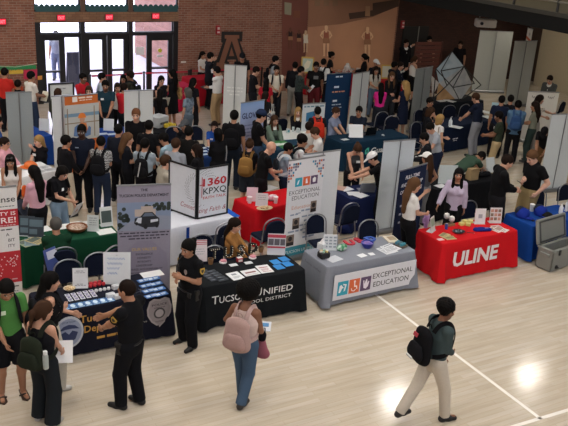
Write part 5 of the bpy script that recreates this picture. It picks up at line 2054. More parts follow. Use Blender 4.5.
p = pn('brownlong', 128, 133, 70, 'woman with long light brown hair and a black t-shirt, in profile', top='#16181f', bot=BK, hair='longcurly', hc='lightbrown', skin='light', h=1.70, fem=True, arms=('front', 'hold'))
p = pn('greytee', 145, 138.5, 8, 'man in a pale grey blue t-shirt with a black backpack, back to us', top='#8f9aa3', bot=BK, hair='short', hc='black', skin='tan', h=1.72, arms=('front', 'front'))
b_ = backpack(p, 'black backpack with a white zip line on the man in the pale grey blue t-shirt', '#121215', w=.30, hgt=.46)
MB().box(p['tor'](.0, -.335, 1.20), (.018, .02, .30), ry=R(10)).build('white_zip', M('#b5b5b5', .5), b_)
p = pn('glassesman', 164, 133.5, -70, 'man with glasses and a light blue shirt reading a white sheet', top='#8fa9b8', bot=NV, hair='short', hc='black', skin='tan', h=1.74, arms=('hold', 'front'), hp=26, glasses=True)
held(p, -1, 'sheet_of_paper', 'white sheet read by the man with glasses and light blue shirt', 'paper', (.26, .34, .006), M('#d8dade', .7), 40, 10)
p = pn('beige', 166, 155.5, 60, 'man in a beige jacket seated behind the police banner', top='#d5d0c8', bot=NV, hair='short', hc='brown', skin='fair', h=1.78, sit=.46, jacket='#a09a8e', arms=('lap', 'lap'), sleeve='long')
p = pn('greyback', 176, 138.5, 18, 'young man in a heather grey t-shirt seen from behind', top='#8d9199', bot=NV, hair='short', hc='brown', skin='light', h=1.72)
p = pn('dark1', 189, 126.5, 8, 'man in a loose black jacket seen from behind, near the woman in the blazer', top='#151413', bot=BK, hair='short', hc='black', skin='tan', h=1.75, sleeve='long', arms=('front', 'front'))
p = pn('blazer', 196.5, 144.5, -75, 'smiling woman in a black blazer with dark hair, facing the entrance', top='#cfc9c2', bot=BK, hair='bob', hc='dark', skin='light', h=1.66, fem=True, jacket='#121215', arms=('front', 'front'))
p = pn('bobblack', 218, 128.5, -35, 'black haired woman in a black hooded top with pale side stripes', top='#131316', bot=BK, hair='bob', hc='black', skin='light', h=1.66, fem=True, sleeve='long', arms=('front', 'front'))
MB().tube([p['tor'](.17, -.08, 1.36), p['tor'](.175, -.10, 1.2), p['tor'](.165, -.09, 1.0)], .012, 5).build('pale_stripe', M('#8d8d90', .7), p['root'])
p = pn('tanpack', 250, 139.5, 12, 'person in dark shorts and a black top carrying a tan backpack', top=BK, bot='#2a3038', hair='topbun', hc='brown', skin='light', h=1.68, legs='shorts', arms=('front', 'front'), fem=True, shoe='#b8b8b8')
backpack(p, 'tan hiking backpack on the person in dark shorts', '#8d6a3a', '#7d5c30', '#7a5a30', w=.34, hgt=.48, d=.20)
p = pn('baldman', 271, 142.5, 68, 'bald man in a black t-shirt with bare arms folding something over the red cloth', top='#101012', bot=BK, hair='bald', skin='light', h=1.78, arms=('low', 'front'), hp=28, lean=8)
p = pn('stripe', 288.5, 145, 75, 'dark haired man in a grey blue t-shirt beside the mosaic banner', top='#8797a6', bot=NV, hair='short', hc='black', skin='tan', h=1.72, arms=('front', 'front'), hp=20)
backpack(p, 'dark backpack with pale straps on the man beside the mosaic banner', '#23262c', None, '#b8bcc0', w=.28, hgt=.40)
# ---- middle of the hall
p = pn('bearded', 136, 108.8, 176, 'bearded man in a black polo standing before a blank white banner', top='#0f0f12', bot=BK, hair='short', hc='red', skin='fair', h=1.84, beard='half', arms=('low', 'low'))
p = pn('darkcentre', 149, 120.5, 5, 'black haired man in a black shirt seen from behind in front of the bearded man', top='#121215', bot=BK, hair='short', hc='black', skin='tan', h=1.76)
p = pn('greycap', 184.8, 120, -150, 'man in a dark grey cap and black jacket with his hand at his mouth', top='#17181c', bot=BK, hair='short', hc='black', skin='tan', h=1.74, sit=.46, capc='#4a4c50', arms=('chin', 'table'), sleeve='long')
p = pn('bluetee', 214.5, 121.5, 178, 'dark haired woman in a royal blue t-shirt seated at the blue table', top='#1d4590', bot=NV, hair='long', hc='dark', skin='light', h=1.64, sit=.46, fem=True, arms=('table', 'table'))
badge(p, '#c9ccd8', .06, 1.3, .07, .04)
p = pn('blackpack', 234.5, 110.5, 6, 'man in a black shirt with a large black backpack walking between the tables', top='#141417', bot='#1d2430', hair='short', hc='black', skin='tan', h=1.80)
backpack(p, 'large black backpack in the middle of the hall, near the blue lavender banner', '#101013', w=.34, hgt=.52, d=.20)
p = pn('navycap', 261.5, 108.5, 72, 'man in a navy cap and black t-shirt with a tattooed arm', top='#0f0f11', bot='#2c3a52', hair='short', hc='black', skin='light', h=1.80, capc='#1c2740', arms=('low', 'low'), hp=20)
p = pn('sage', 277, 117, 150, 'seated woman with brown hair, sage jacket and a dark lanyard', top='#d5d5d0', bot=BK, hair='longfront', hc='brown', skin='light', h=1.66, sit=.46, fem=True, jacket='#5e6e62', arms=('table', 'table'), sleeve='long')
lanyard(p, '#20242a')
p = pn('curly', 303, 135.5, 78, 'young man with curly black hair, white shirt and black straps, hand at his chin', top='#c4c7c8', bot=NV, hair='curly', hc='black', skin='tan', h=1.72, arms=('chin', 'front'), hp=14)
backpack(p, 'black backpack on the curly haired man in white', '#15161a', w=.28, hgt=.42)
p = pn('brownwhite', 315.5, 128, -95, 'brown haired young man in a white t-shirt looking down', top='#d0d0ce', bot=NV, hair='short', hc='brown', skin='light', h=1.70, arms=('front', 'front'), hp=30)
p = pn('darkwhite', 309.5, 122, 25, 'dark haired person in a pale shirt half hidden behind the brown haired man', top='#b9b9b6', bot=NV, hair='short', hc='dark', skin='light', h=1.66)
p = pn('blondeblazer', 298.5, 107.5, 172, 'blonde woman in a black blazer over a white shirt seated by the book sign', top='#d8d6d2', bot=BK, hair='longfront', hc='blonde', skin='fair', h=1.68, sit=.46, fem=True, jacket='#131318', arms=('table', 'table'), sleeve='long')
p = pn('redpack', 318, 108.5, -12, 'dark haired man in a dark shirt carrying a bright red backpack', top='#1c1d22', bot=NV, hair='short', hc='black', skin='tan', h=1.75)
backpack(p, 'bright red backpack in front of the short book sign', '#b5301f', '#a82a1b', '#b5301f', w=.33, hgt=.50, d=.19)
p = pn('greyblue', 336.5, 107.5, 115, 'man in a grey blue t-shirt seated at the teal navy table', top='#8088a0', bot=NV, hair='short', hc='brown', skin='light', h=1.78, sit=.46, arms=('table', 'table'), hp=14)
p = pn('navypolo', 359.5, 106.5, -165, 'man in a dark navy polo seated at the teal table before the blank banner', top='#171d29', bot=NV, hair='short', hc='black', skin='tan', h=1.78, sit=.46, arms=('table', 'table'))
p = pn('sleeveless', 358, 144.5, 165, 'person in a dark grey sleeveless top with name tag leaning over a navy table', top='#3a3b3e', bot=BK, hair='bun', hc='brown', skin='light', h=1.66, fem=True, sleeve='none', arms=('reachlow', 'reachlow'), hp=32, lean=12)
badge(p, '#d5d5d5', -.05, 1.30, .09, .05)
p = pn('whitecap', 373.5, 153, -85, 'man in a white cap and black t-shirt reaching over the navy table', top='#101012', bot=BK, hair='short', hc='dark', skin='light', h=1.72, capc='#dedede', arms=('reach', 'reach'), hp=22, lean=16)
# ---- right of the middle
p = pn('blackjacket', 425, 133.5, -80, 'dark haired man in a black jacket just behind the white cap woman', top='#b8b8b8', bot=BK, hair='short', hc='black', skin='light', h=1.70, jacket='#17181d', arms=('front', 'front'), hp=25, sleeve='long')
p = pn('bent', 431, 123.5, -110, 'dark haired person in a pale shirt bending behind the man in the black jacket', top='#a5aab2', bot=NV, hair='short', hc='black', skin='light', h=1.72, lean=18, arms=('low', 'low'), hp=20)
p = pn('whitecapw', 427.5, 152.5, -48, 'woman in a white cap with long brown hair and a grey tank top', top='#4a4c52', bot='#77797c', hair='long', hc='brown', skin='tan', h=1.64, fem=True, capc='#e2e2e0', sleeve='none', arms=('front', 'hips'))
p = pn('blouse', 415.5, 178, 70, 'woman with long light brown hair in a white blouse and black trousers', top='#d9d7d3', bot='#0f0f12', hair='long', hc='lightbrown', skin='light', h=1.70, fem=True, sleeve='short', arms=('chin', 'front'), tuck=True)
p = pn('lavender', 459.5, 168.5, -172, 'woman in a pale lavender cardigan with long dark hair behind the red table', top='#121214', bot='#141416', hair='longfront', hc='black', skin='tan', h=1.64, fem=True, jacket='#b3a7bb', sleeve='none', arms=('down', (.34, .18, -.46)), hp=6)
p = pn('bendgreen', 481, 152, 62, 'man in a green shirt bending far forward over the black table', top='#35493c', bot='#23282e', hair='short', hc='black', skin='tan', h=1.72, lean=62, arms=((.05, .40, -.36), (.05, .42, -.34)), hp=15)
p = pn('bigblack', 508, 155.5, 85, 'heavy man in a long sleeved black shirt looking at the phone of the other man', top='#0f0f11', bot='#1a1a1d', hair='short', hc='dark', skin='light', h=1.90, bulk=1.34, sleeve='long', arms=('front', 'front'), hp=24)
p = pn('khaki', 533.5, 151, -112, 'man in a black polo and khaki trousers holding a phone', top='#0f0f11', bot='#8d7a56', hair='short', hc='lightbrown', skin='fair', h=1.92, bulk=1.30, arms=('hips', 'phone'), hp=28, tuck=True)
held(p, 1, 'phone', 'phone in the hand of the man in khaki trousers', 'phone', (.075, .15, .012), M('#1a1a1e', .3), 30, 0)
p = pn('olivetee', 499.5, 111.5, -70, 'bearded man in an olive t-shirt with a white name tag and khaki trousers', top='#2b3328', bot='#a08c68', hair='short', hc='black', skin='brown', h=1.74, beard='half', arms=('front', 'front'), hp=14)
badge(p)
p = pn('denim', 519, 100.5, 12, 'person in a denim jacket with a blue backpack, back to us', top='#8a96a0', bot=BK, hair='short', hc='black', skin='tan', h=1.76, jacket='#4d6a86', sleeve='long', arms=('front', 'front'))
backpack(p, 'blue backpack on the person in the denim jacket', '#2f4a72', w=.30, hgt=.44)
p = pn('curlyolive', 535.5, 101.5, -60, 'woman with dark curly hair in a grey green t-shirt and dark green trousers', top='#77796c', bot='#2c3a38', hair='longcurly', hc='dark', skin='tan', h=1.72, fem=True, arms=('front', 'front'))
p = pn('curlyfloral', 541, 95, 78, 'woman with dark curly hair in a pale floral top pointing at the script banner', top=BK, mat_top=mottled('#cfc8bc', '#8a8478', 28), bot='#8d8a84', hair='longcurly', hc='dark', skin='light', h=1.72, fem=True, arms=('front', 'out'))
p = pn('greyblazer', 550.5, 75.8, -140, 'man in a grey blazer standing behind the script banner', top='#d5d5d2', bot='#2c2f33', hair='short', hc='dark', skin='light', h=1.78, jacket='#4a4d4c', sleeve='long', arms=('front', 'front'), hp=25)
p = pn('bentcap', 545.5, 127.5, -150, 'person in a black cap and black top bending beside the blank banner at the edge', top='#131316', bot='#6e5238', hair='short', hc='black', skin='tan', h=1.68, capc='#141418', lean=34, arms=('reachlow', 'low'), hp=25)
p = pn('leannavy', 476.5, 93.5, -52, 'man in a navy polo and grey trousers leaning a hand on the navy table', top='#161d2e', bot='#7f8188', hair='short', hc='brown', skin='light', h=1.80, arms=('reachlow', 'down'), lean=8, hp=15)
p = pn('navyback', 502.5, 95.8, 20, 'man with dark hair in a navy shirt seen from behind beside the tall blank banners', top='#182034', bot=BK, hair='short', hc='black', skin='tan', h=1.76)
p = pn('blackhair', 511.5, 95, 20, 'black haired man in a black shirt standing shoulder to shoulder with the man in navy', top='#15161c', bot=BK, hair='short', hc='black', skin='tan', h=1.72)
p = pn('whitetee', 441, 114.5, 60, 'blonde woman in a white t-shirt and black leggings with a tan bag', top='#d5d3d0', bot='#121216', hair='bob', hc='blonde', skin='light', h=1.64, fem=True, legs='leggings', sleeve='cap', arms=('front', 'down'))
t = thing('shoulder_bag', 'tan shoulder bag of the blonde woman in the white t-shirt', 'bag', p['mw'] @ p['tor'](.20, -.05, .92), p['rz'])
MB().box((0, 0, 0), (.10, .26, .24), bev=.04).build('pouch', cloth('#8a6c4c'), t)
MB().tube([(0, -.10, .12), (-.06, -.04, .50), (-.06, .04, .50), (0, .10, .12)], .01, 5).build('strap', cloth('#6f553a'), t)
p = pn('darkseat', 430.5, 97.8, 130, 'dark haired person in black seated low beside the grey banner', top='#17171b', bot=BK, hair='short', hc='black', skin='tan', h=1.72, sit=.46, arms=('table', 'table'))
p = pn('shortbrown', 431.5, 106, 80, 'brown haired person in a black polo in profile next to the blonde woman in white', top='#16171c', bot=BK, hair='bob', hc='brown', skin='light', h=1.64, sit=.46, arms=('front', 'front'), hp=16)
p = pn('pinktop', 381.5, 83, -5, 'woman with long black hair in a hot pink top', top='#d22c86', bot='#23262e', hair='long', hc='black', skin='tan', h=1.66, fem=True, arms=('front', 'front'))
p = pn('blondeblack', 392.5, 72, 172, 'smiling woman with long light brown hair in a black top behind the pink shirt woman', top='#141417', bot='#2a2d33', hair='longfront', hc='lightbrown', skin='light', h=1.68, fem=True, sleeve='long', arms=('front', 'front'))
p = pn('blondenavy', 405.5, 80.8, -40, 'woman with long blonde waves in a long navy dress', top='#141b2e', bot='#141b2e', hair='longcurly', hc='blonde', skin='light', h=1.72, fem=True, legs='skirt', sleeve='cap', arms=('front', 'front'))
p = pn('tanbeige', 376.5, 66.5, 165, 'woman with dark hair in a grey beige t-shirt by the short red cloth', top='#a5a096', bot='#4a5a6c', hair='longfront', hc='dark', skin='tan', h=1.66, fem=True, arms=('front', 'front'))
p = pn('suitdark', 395, 61.8, 70, 'dark haired man in a dark suit behind the short red cloth', top='#c9c9c9', bot=BK, hair='short', hc='black', skin='brown', h=1.76, jacket='#16181f', sleeve='long', arms=('front', 'front'))
p = pn('suitnavy', 401, 62.2, 110, 'man in a navy suit next to the dark suited man', top='#c9c9c9', bot=BK, hair='short', hc='dark', skin='light', h=1.76, jacket='#1a2132', sleeve='long', arms=('front', 'chin'))
p = pn('tankskirt', 415.5, 56, 62, 'woman in a white sleeveless top and black skirt beside the slatted partition', top='#dad8d2', bot='#121215', hair='pony', hc='brown', skin='light', h=1.66, fem=True, legs='skirt', sleeve='none', arms=('front', 'front'))
p = pn('suitwhite', 406.8, 39.5, 150, 'man in black jacket and white shirt, hand at his face, by the dark doorway', top='#dcdcda', bot='#101014', hair='short', hc='dark', skin='light', h=1.80, jacket='#111115', sleeve='long', arms=('down', 'face'))
p = pn('overpart', 426, 34.8, 170, 'dark haired person whose head shows above the slatted partition', top='#17171b', bot=BK, hair='short', hc='black', skin='tan', h=1.84)
p = pn('shadow', 461, 41, -160, 'person in dark clothes standing in the shade behind the cube frame display', top='#131215', bot=BK, hair='short', hc='dark', skin='tan', h=1.78)
# ---- far rows
p = pn('reach', 276, 56, 80, 'dark haired man in a pale grey shirt with a black backpack by the brick wall', top='#9a9fa3', bot=NV, hair='short', hc='black', skin='light', h=1.80, arms=('front', 'front'))
backpack(p, 'black backpack on the man in pale grey by the brick wall', '#131317', w=.28, hgt=.42)
p = pn('creamtee', 276.8, 65.8, 172, 'man in a cream t-shirt with black backpack straps facing us', top='#cfc8b8', bot='#17191f', hair='short', hc='black', skin='tan', h=1.76, arms=('low', 'front'))
backpack(p, 'dark backpack on the man in the cream t-shirt', '#1a1b20', w=.28, hgt=.42)
p = pn('redtop', 266.5, 78, 0, 'woman with long black hair in a red top, back to us', top='#a31f2c', bot=BK, hair='long', hc='black', skin='tan', h=1.62, fem=True)
p = pn('stripedbag', 265.8, 91.5, 20, 'woman with long dark hair carrying a white striped tote bag', top='#1c1c20', bot=BK, hair='long', hc='dark', skin='light', h=1.62, fem=True, arms=('front', 'down'))
t = thing('tote_bag', 'white tote bag with dark stripes behind the man in the navy cap', 'bag', p['mw'] @ p['tor'](.22, .02, .98), p['rz'])
MB().box((0, 0, 0), (.10, .36, .36), bev=.03).build('bag_body', mottled('#d0d0cc', '#55565c', 9), t)
for s in (-1, 1):
    MB().tube([(s * .03, -.08, .17), (s * .03, -.05, .40), (s * .03, .05, .40), (s * .03, .08, .17)], .01, 5).build('handle', cloth('#c9c9c4'), t)
p = pn('blackpolo', 256.3, 67, 70, 'man in a black polo looking down, beside the tall banner with faint print', top='#141417', bot='#1c1d22', hair='short', hc='dark', skin='light', h=1.76, arms=('front', 'front'), hp=24)
p = pn('capdark', 242.5, 53, 175, 'person in dark clothes standing behind the tall banner at the block letter', top='#141416', bot=BK, hair='short', hc='dark', skin='tan', h=1.80, capc='#1a1a1e')
p = pn('khakiwhite', 217, 66.5, -62, 'man in a white shirt and khaki trousers drinking from a cup', top='#d8d8d6', bot='#a08664', hair='short', hc='black', skin='light', h=1.78, sleeve='long', arms=('face', 'hold'), tuck=True, shoe='#2a2420')
t = thing('cup', 'white paper cup held to the mouth of the man in khaki trousers', 'cup', p['mw'] @ (p['hand'](-1, .06) + Vector((0, .03, .0))))
MB().lathe((0, 0, 0), [(.028, -.05), (.04, .05)], 12).build('cup_body', M('#dedede', .6), t, True)
held(p, 1, 'tablet', 'dark tablet in the hand of the man in the white shirt', 'tablet', (.26, .20, .012), M('#23242a', .4), 15, 0)
p = pn('darklong', 193.5, 78, 25, 'woman with long dark hair and a black top beside the tall red cloth', top='#151519', bot=BK, hair='long', hc='black', skin='tan', h=1.66, fem=True)
p = pn('whitefar', 203, 53, 120, 'woman with long dark hair in a white top standing behind the tall red cloth', top='#cfccc6', bot=BK, hair='long', hc='black', skin='tan', h=1.66, fem=True, arms=('front', 'front'))
p = pn('blackfar', 210.8, 52.5, 60, 'man in a black jacket behind the tall red cloth holding a white cup', top='#16181e', bot=BK, hair='short', hc='black', skin='light', h=1.76, sleeve='long', arms=('front', 'chin'))
p = pn('darkback', 295.5, 62, 15, 'person in a black jacket, back to us, beside the man in the checked coat', top='#17171b', bot='#8f8d86', hair='short', hc='black', skin='tan', h=1.74, sleeve='long')
p = pn('plaidcoat', 301.5, 66.5, 70, 'man in a long dark green checked coat holding a sheet of paper', top='#1b2824', mat_top=checked('#16201e', '#25332f', 18), bot=BK, hair='short', hc='black', skin='tan', h=1.74, sleeve='long', arms=('front', 'front'), hem=.72)
held(p, 1, 'sheet_of_paper', 'white sheet held by the man in the dark green checked coat', 'paper', (.2, .26, .006), M('#cfd0d2', .7), 50, 0)
p = pn('blackteeprint', 316.5, 62, 172, 'man in a black t-shirt with a pale chest print and red trousers', top='#121214', bot='#5c2025', hair='short', hc='black', skin='brown', h=1.80)
MB().box(p['tor'](0, .155, 1.30), (.15, .012, .10)).build('chest_print', M('#6f6f70', .7), p['root'])
p = pn('whiteback', 324, 58.8, 20, 'dark haired man in a white shirt with a black backpack near the red cloth', top='#c9c9c6', bot=BK, hair='short', hc='black', skin='tan', h=1.76)
backpack(p, 'black backpack on the man in white near the long red cloth', '#141418', w=.30, hgt=.44)
p = pn('bunblack', 332.3, 51.8, 95, 'woman with a bun and a black t-shirt standing behind the long red cloth', top='#111114', bot=BK, hair='bun', hc='black', skin='tan', h=1.68, fem=True, arms=('front', 'front'), loc=None)
p = pn('darkprofile', 364.3, 53.8, -80, 'woman in black with dark tied hair in profile behind the red cloth', top='#121115', bot=BK, hair='pony', hc='black', skin='tan', h=1.68, fem=True, sleeve='long', arms=('front', 'front'))
p = pn('hooded', 376.5, 59.5, 150, 'person with a white head covering and dark clothes by the mural', top='#16171c', bot=BK, hair='none', skin='tan', h=1.70, capc='#d0d0d0', sleeve='long')
# ---- entrance side
p = pn('redshirt', 4.5, 68, 8, 'man in a red t-shirt standing with his back to us at the paper garland', top='#b32a24', bot='#15161b', hair='short', hc='black', skin='tan', h=1.76, arms=('front', 'front'))
p = pn('lowdark', 17.8, 80, 10, 'dark haired person in black sitting low beside the man in the red t-shirt', top='#16171b', bot=BK, hair='short', hc='dark', skin='tan', h=1.70, sit=.46)
p = pn('whiteshirt', 31, 71.5, 40, 'man in a white t-shirt and dark jeans holding a paper by the garland', top='#d8d5ce', bot='#2c3850', hair='short', hc='black', skin='tan', h=1.78, arms=('front', 'front'))
held(p, 1, 'sheet_of_paper', 'pale paper in the hands of the man in the white t-shirt', 'paper', (.2, .28, .006), M('#d5d0bc', .7), 60, 20)
p = pn('olivejacket', 58, 88.5, 20, 'person with brown hair and an olive jacket in front of the framed white board', top='#3a3c30', bot=BK, hair='bob', hc='brown', skin='light', h=1.62, fem=True, sleeve='long')
p = pn('redpolo', 83, 73.3, 120, 'man in a red polo facing the hall by the glass doors', top='#b3202c', bot=BK, hair='short', hc='black', skin='brown', h=1.74, arms=('front', 'front'))
p = pn('behindorange', 88.8, 86, 175, 'woman with brown hair whose face shows just above the orange banner', top='#6a6a70', bot=BK, hair='bob', hc='brown', skin='light', h=1.62, fem=True)
p = pn('youngglass', 102, 73, 75, 'dark haired young man in a pale blue shirt near the double doors', top='#9fb0c0', bot=NV, hair='short', hc='black', skin='light', h=1.72)
p = pn('tealpolo', 105.3, 80.5, 172, 'bearded man in a dark teal polo with a white name tag', top='#1c3440', bot='#14161b', hair='short', hc='black', skin='tan', h=1.80, beard='full', arms=('low', 'low'))
badge(p)
p = pn('whitegirl', 117.5, 83, 160, 'woman in a white top between the teal polo man and the red shirt', top='#cfcdc8', bot=BK, hair='long', hc='dark', skin='light', h=1.62, fem=True)
p = pn('smiling', 123.3, 74.5, 178, 'smiling dark haired woman facing us in front of the glass doors', top='#1a1a1f', bot=BK, hair='longfront', hc='black', skin='tan', h=1.64, fem=True)
p = pn('redback', 124.3, 83.3, 25, 'person in a red shirt with dark hair, back to us, beside the blank white banner', top='#b8242e', bot='#1d2026', hair='short', hc='dark', skin='tan', h=1.70, arms=('front', 'down'))
p = pn('olivepack', 130, 71, -78, 'man in a dark olive jacket with a backpack, facing the doors on his side', top='#2c2c24', bot=BK, hair='short', hc='dark', skin='brown', h=1.78, sleeve='long', arms=('front', 'front'))
backpack(p, 'dark backpack on the man in the olive jacket at the doors', '#1c1d1f', w=.32, hgt=.46)
p = pn('facewoman', 161.5, 76, 150, 'woman in black with pale papers in front of the dark door', top='#17171b', bot=BK, hair='long', hc='black', skin='light', h=1.64, fem=True, sleeve='cap', arms=('chin', 'front'))
held(p, 1, 'sheet_of_paper', 'pale papers in the hands of the woman in black at the dark door', 'paper', (.22, .3, .01), M('#b5b0a4', .7), 60, 0)
p = pn('totewoman', 172, 69, -62, 'tall woman with long dark hair in a black dress carrying a patterned tan tote', top='#131316', bot='#131316', hair='long', hc='black', skin='tan', h=1.72, fem=True, sleeve='cap', legs='skirt', arms=('front', 'front'))
t = thing('tote_bag', 'patterned tan tote bag on the tall woman in the black dress', 'bag', p['mw'] @ p['tor'](.21, .0, 1.02), p['rz'])
MB().box((0, 0, 0), (.10, .34, .34), bev=.03).build('bag_body', mottled('#b08d58', '#7d5c38', 14), t)
for s in (-1, 1):
    MB().tube([(s * .02, -.08, .16), (s * .0 - .05, -.05, .42), (-.05, .05, .42), (s * .02, .08, .16)], .01, 5).build('handle', cloth('#8a6a40'), t)
p = pn('blackhairback', 160.3, 89, 0, 'woman with long black hair, black top and grey skirt seen from behind', top='#131316', bot='#8d8f90', hair='long', hc='black', skin='tan', h=1.64, fem=True, legs='skirt')
p = pn('greyhair', 187.5, 87.8, -60, 'grey haired visitor in a blue grey mottled shirt', top=BK, mat_top=mottled('#6d7d8c', '#4a5866', 12), bot='#55606c', hair='bob', hc='grey', skin='light', h=1.64, fem=True)
p = pn('bluetedge', -3, 116, 60, 'person in a blue t-shirt cut off by the edge of the photo', top='#274a86', bot=NV, hair='short', hc='black', skin='tan', h=1.74)
p = pn('tan', 235.5, 218.5, 105, 'dark haired woman in a tan top seated behind the marquee letters', top='#94683a', bot=NV, hair='long', hc='dark', skin='light', h=1.62, sit=.46, fem=True, sleeve='long', arms=('table', 'table'), hp=14)
p = pn('outside', 57, 40, 170, 'person seen through the door glass out on the bright pavement', top='#8d98a8', bot='#6a7690', hair='short', hc='dark', skin='light', h=1.74, loc=(onY(57, 60, WY + 3.5).x, WY + 3.5, 0))
sun = thing('sunglasses', 'sunglasses pushed up in the hair of the woman in the white sleeveless top', 'sunglasses', PE['whitetank']['mw'] @ (PE['whitetank']['hd'](0, .075, .115)), PE['whitetank']['rz'])
for s in (-1, 1):
    MB().box((s * .035, 0, 0), (.055, .012, .035), bev=.01).build('lens', M('#101014', .2), sun)
MB().tube([(-.065, 0, .005), (.065, 0, .005)], .004, 5).build('bridge', M('#101014', .3), sun)
# ------------------------------------------------------------------ things on the tables
def flat(px, py, w, d, col, label, name='flyer', cat='flyer', t=None, rz=0, z=TZ, th=.003, marks=None, mc='#55585e', group=None):
    """a sheet lying on a table; t = the cloth it lies on (for its turn)"""
    yaw = (t.rotation_euler.z if t else 0) + R(rz)
    o = thing(name, label, cat, at(px, py, z), yaw, group)
    MB().box((0, 0, th / 2), (w, d, th)).build('sheet', M(col, .6), o)
    if marks:
        shapes(o, M(mc, .6), [rect(*[q * s for q, s in zip(r_, (w, d, w, d))]) for r_ in marks], ((0, 0, th), (1, 0, 0), (0, 1, 0)), 'print', .0005, .0008)
    return o


LINES = [(-.4, .30, .4, .40), (-.4, .12, .25, .17), (-.4, .0, .35, .05), (-.4, -.12, .1, -.07), (-.4, -.24, .3, -.19), (-.4, -.36, .2, -.31)]
PIC = [(-.42, -.05, .42, .40), (-.4, -.20, .3, -.14), (-.4, -.34, .1, -.28)]


def stand(px, py, w, h, col, label, face=180, tilt=12, z=TZ, name='sign_holder', cat='sign', marks=None, mc='#6a6e74', frame=None, base=True, group=None, th=.006):
    """a card standing on a table, its face turned to the heading face"""
    o = thing(name, label, cat, at(px, py, z), screen_dir(face) + PI, group)
    a = R(tilt)
    up = (0, math.sin(a), math.cos(a))
    fr = ((0, 0, .006), (1, 0, 0), up)
    shapes(o, M(col, .55), [rect(-w / 2, 0, w / 2, h)], fr, 'card', -.001, th)
    if base:
        MB().box((0, .04, .004), (w, .12, .008)).build('base', M('#c9ced2', .2), o)
    if marks:
        shapes(o, M(mc, .6), [rect(r_[0] * w, r_[1] * h, r_[2] * w, r_[3] * h) for r_ in marks], fr, 'print', th + .001, .001)
    return o, fr


def blob(px, py, label, prims, col, name, cat, z=TZ, rz=0, vox=.012, part='body', group=None):
    o = thing(name, label, cat, at(px, py, z), rz, group)
    Q = Field(vox)
    for p in prims:
        if p[0] == 'e':
            Q.ell(p[1], p[2], .015)
        else:
            Q.cone(p[1], p[2], p[3], p[4], .015)
    link(part, Q.mesh(part), cloth(col) if isinstance(col, str) else col, o)
    return o


# ---- police table
for i in range(7):
    p0 = at(88, 303.5, TZ) + u1 * ((i - 3) * .108)
    o = thing('printed_card', 'blue and white printed card in the row along the front of the police table', 'card', p0, y1 + R(3), 'blue cards on the police table')
    MB().box((0, 0, .003), (.10, .15, .006)).build('sheet', M('#3c6ea5', .5), o)
    shapes(o, M('#c9dae6', .5), [ngon(0, .005, .034, .05, 10), rect(-.04, -.065, .04, -.055)], ((0, 0, .006), (1, 0, 0), (0, 1, 0)), 'print', .0005, .001)
for i in range(3):
    for j in range(5):
        p0 = at(81, 295.5, TZ) + u1 * ((j - 2) * .088) + Vector((-u1.y, u1.x, 0)) * ((i - 1) * .085)
        o = thing('sticker_badge', 'small white and purple sticker in the grid behind the blue card row', 'sticker', p0, y1, 'sticker badges on the police table')
        MB().box((0, 0, .002), (.068, .068, .004), bev=.01).build('sticker', M('#c6c6d2', .5), o)
        MB().box((0, 0, .0045), (.036, .036, .002)).build('print', M('#5a5482', .5), o)
for c in range(2):
    for i in range(4):
        px, py = (144 + c * 9.5 + i * 2.5, 280.5 - c * 1.8 + i * 5.2)
        o = thing('brochure', 'blue police brochure in the two columns at the silver badge end', 'brochure', at(px, py, TZ), y1 + R(8), 'blue brochures on the police table')
        MB().box((0, 0, .004), (.20, .10, .008)).build('booklet', M('#2f62a4', .5), o)
        shapes(o, M('#c3d3e4', .5), [rect(-.08, -.03, -.02, .03), rect(.0, .0, .08, .02), rect(.0, -.03, .06, -.015)], ((0, 0, .008), (1, 0, 0), (0, 1, 0)), 'print', .0005, .001)
flat(152, 274, .34, .20, '#d8d8da', 'blank white sheet on the police table against the foot of the police banner', 'sheet_of_paper', 'paper', T1)
o, fr = stand(80.5, 288, .22, .30, '#d3d5d7', 'white card holder with small print on the police table', 168, 10)
print_lines(o, M('#8a8d92', .6), [(0, .25, .12, .012), (0, .225, .16, .01), (0, .03, .16, .012), (0, .05, .1, .012)], fr, 'print_lines', .007)
o, fr = stand(117, 284.5, .40, .50, '#d5d8da', 'large white board with blue handwriting on the police table', 172, 8, name='notice_board', base=False)
mb = MB()
for k in range(4):
    mb.tube([(-.14 + q * .012, -.012 + (.405 - k * .075 + .018 * math.sin(q * 1.7 + k)) * math.tan(R(8)), .405 - k * .075 + .018 * math.sin(q * 1.7 + k)) for q in range(22 - k * 3)], .0035, 4)
mb.build('handwriting', M('#4a78b8', .6), o)
MB().tube([(0, .06, .46), (0, .20, .004)], .008, 6).build('prop', M('#77797c', .5), o)
o = thing('bowl', 'small pale bowl of sweets at the end of the police table', 'bowl', at(69.5, 290, TZ))
MB().lathe((0, 0, 0), [(.05, 0), (.09, .035), (.085, .035), (.05, .012)], 18).build('dish', M('#b5a48a', .5), o, True)
MB().lathe((0, 0, .012), [(.05, 0), (.07, .018), (.03, .03)], 14).build('sweets', mottled('#c9b48a', '#8a6a48', 40), o, True)
rnd = random.Random(11)
for i in range(7):
    p0 = at(97, 286.5, TZ) + u1 * ((i % 4 - 1.5) * .066 + (i // 4) * .03) + Vector((-u1.y, u1.x, 0)) * ((i // 4) * .07)
    o = thing('stress_ball', 'red foam ball in the little pile beside the handwritten board', 'ball', p0, i, 'red foam balls')
    MB().lathe((0, 0, 0), [(.005, 0), (.022, .006), (.031, .026), (.022, .05), (.005, .056)], 12).build('ball', M('#b0202c', .6), o, True)
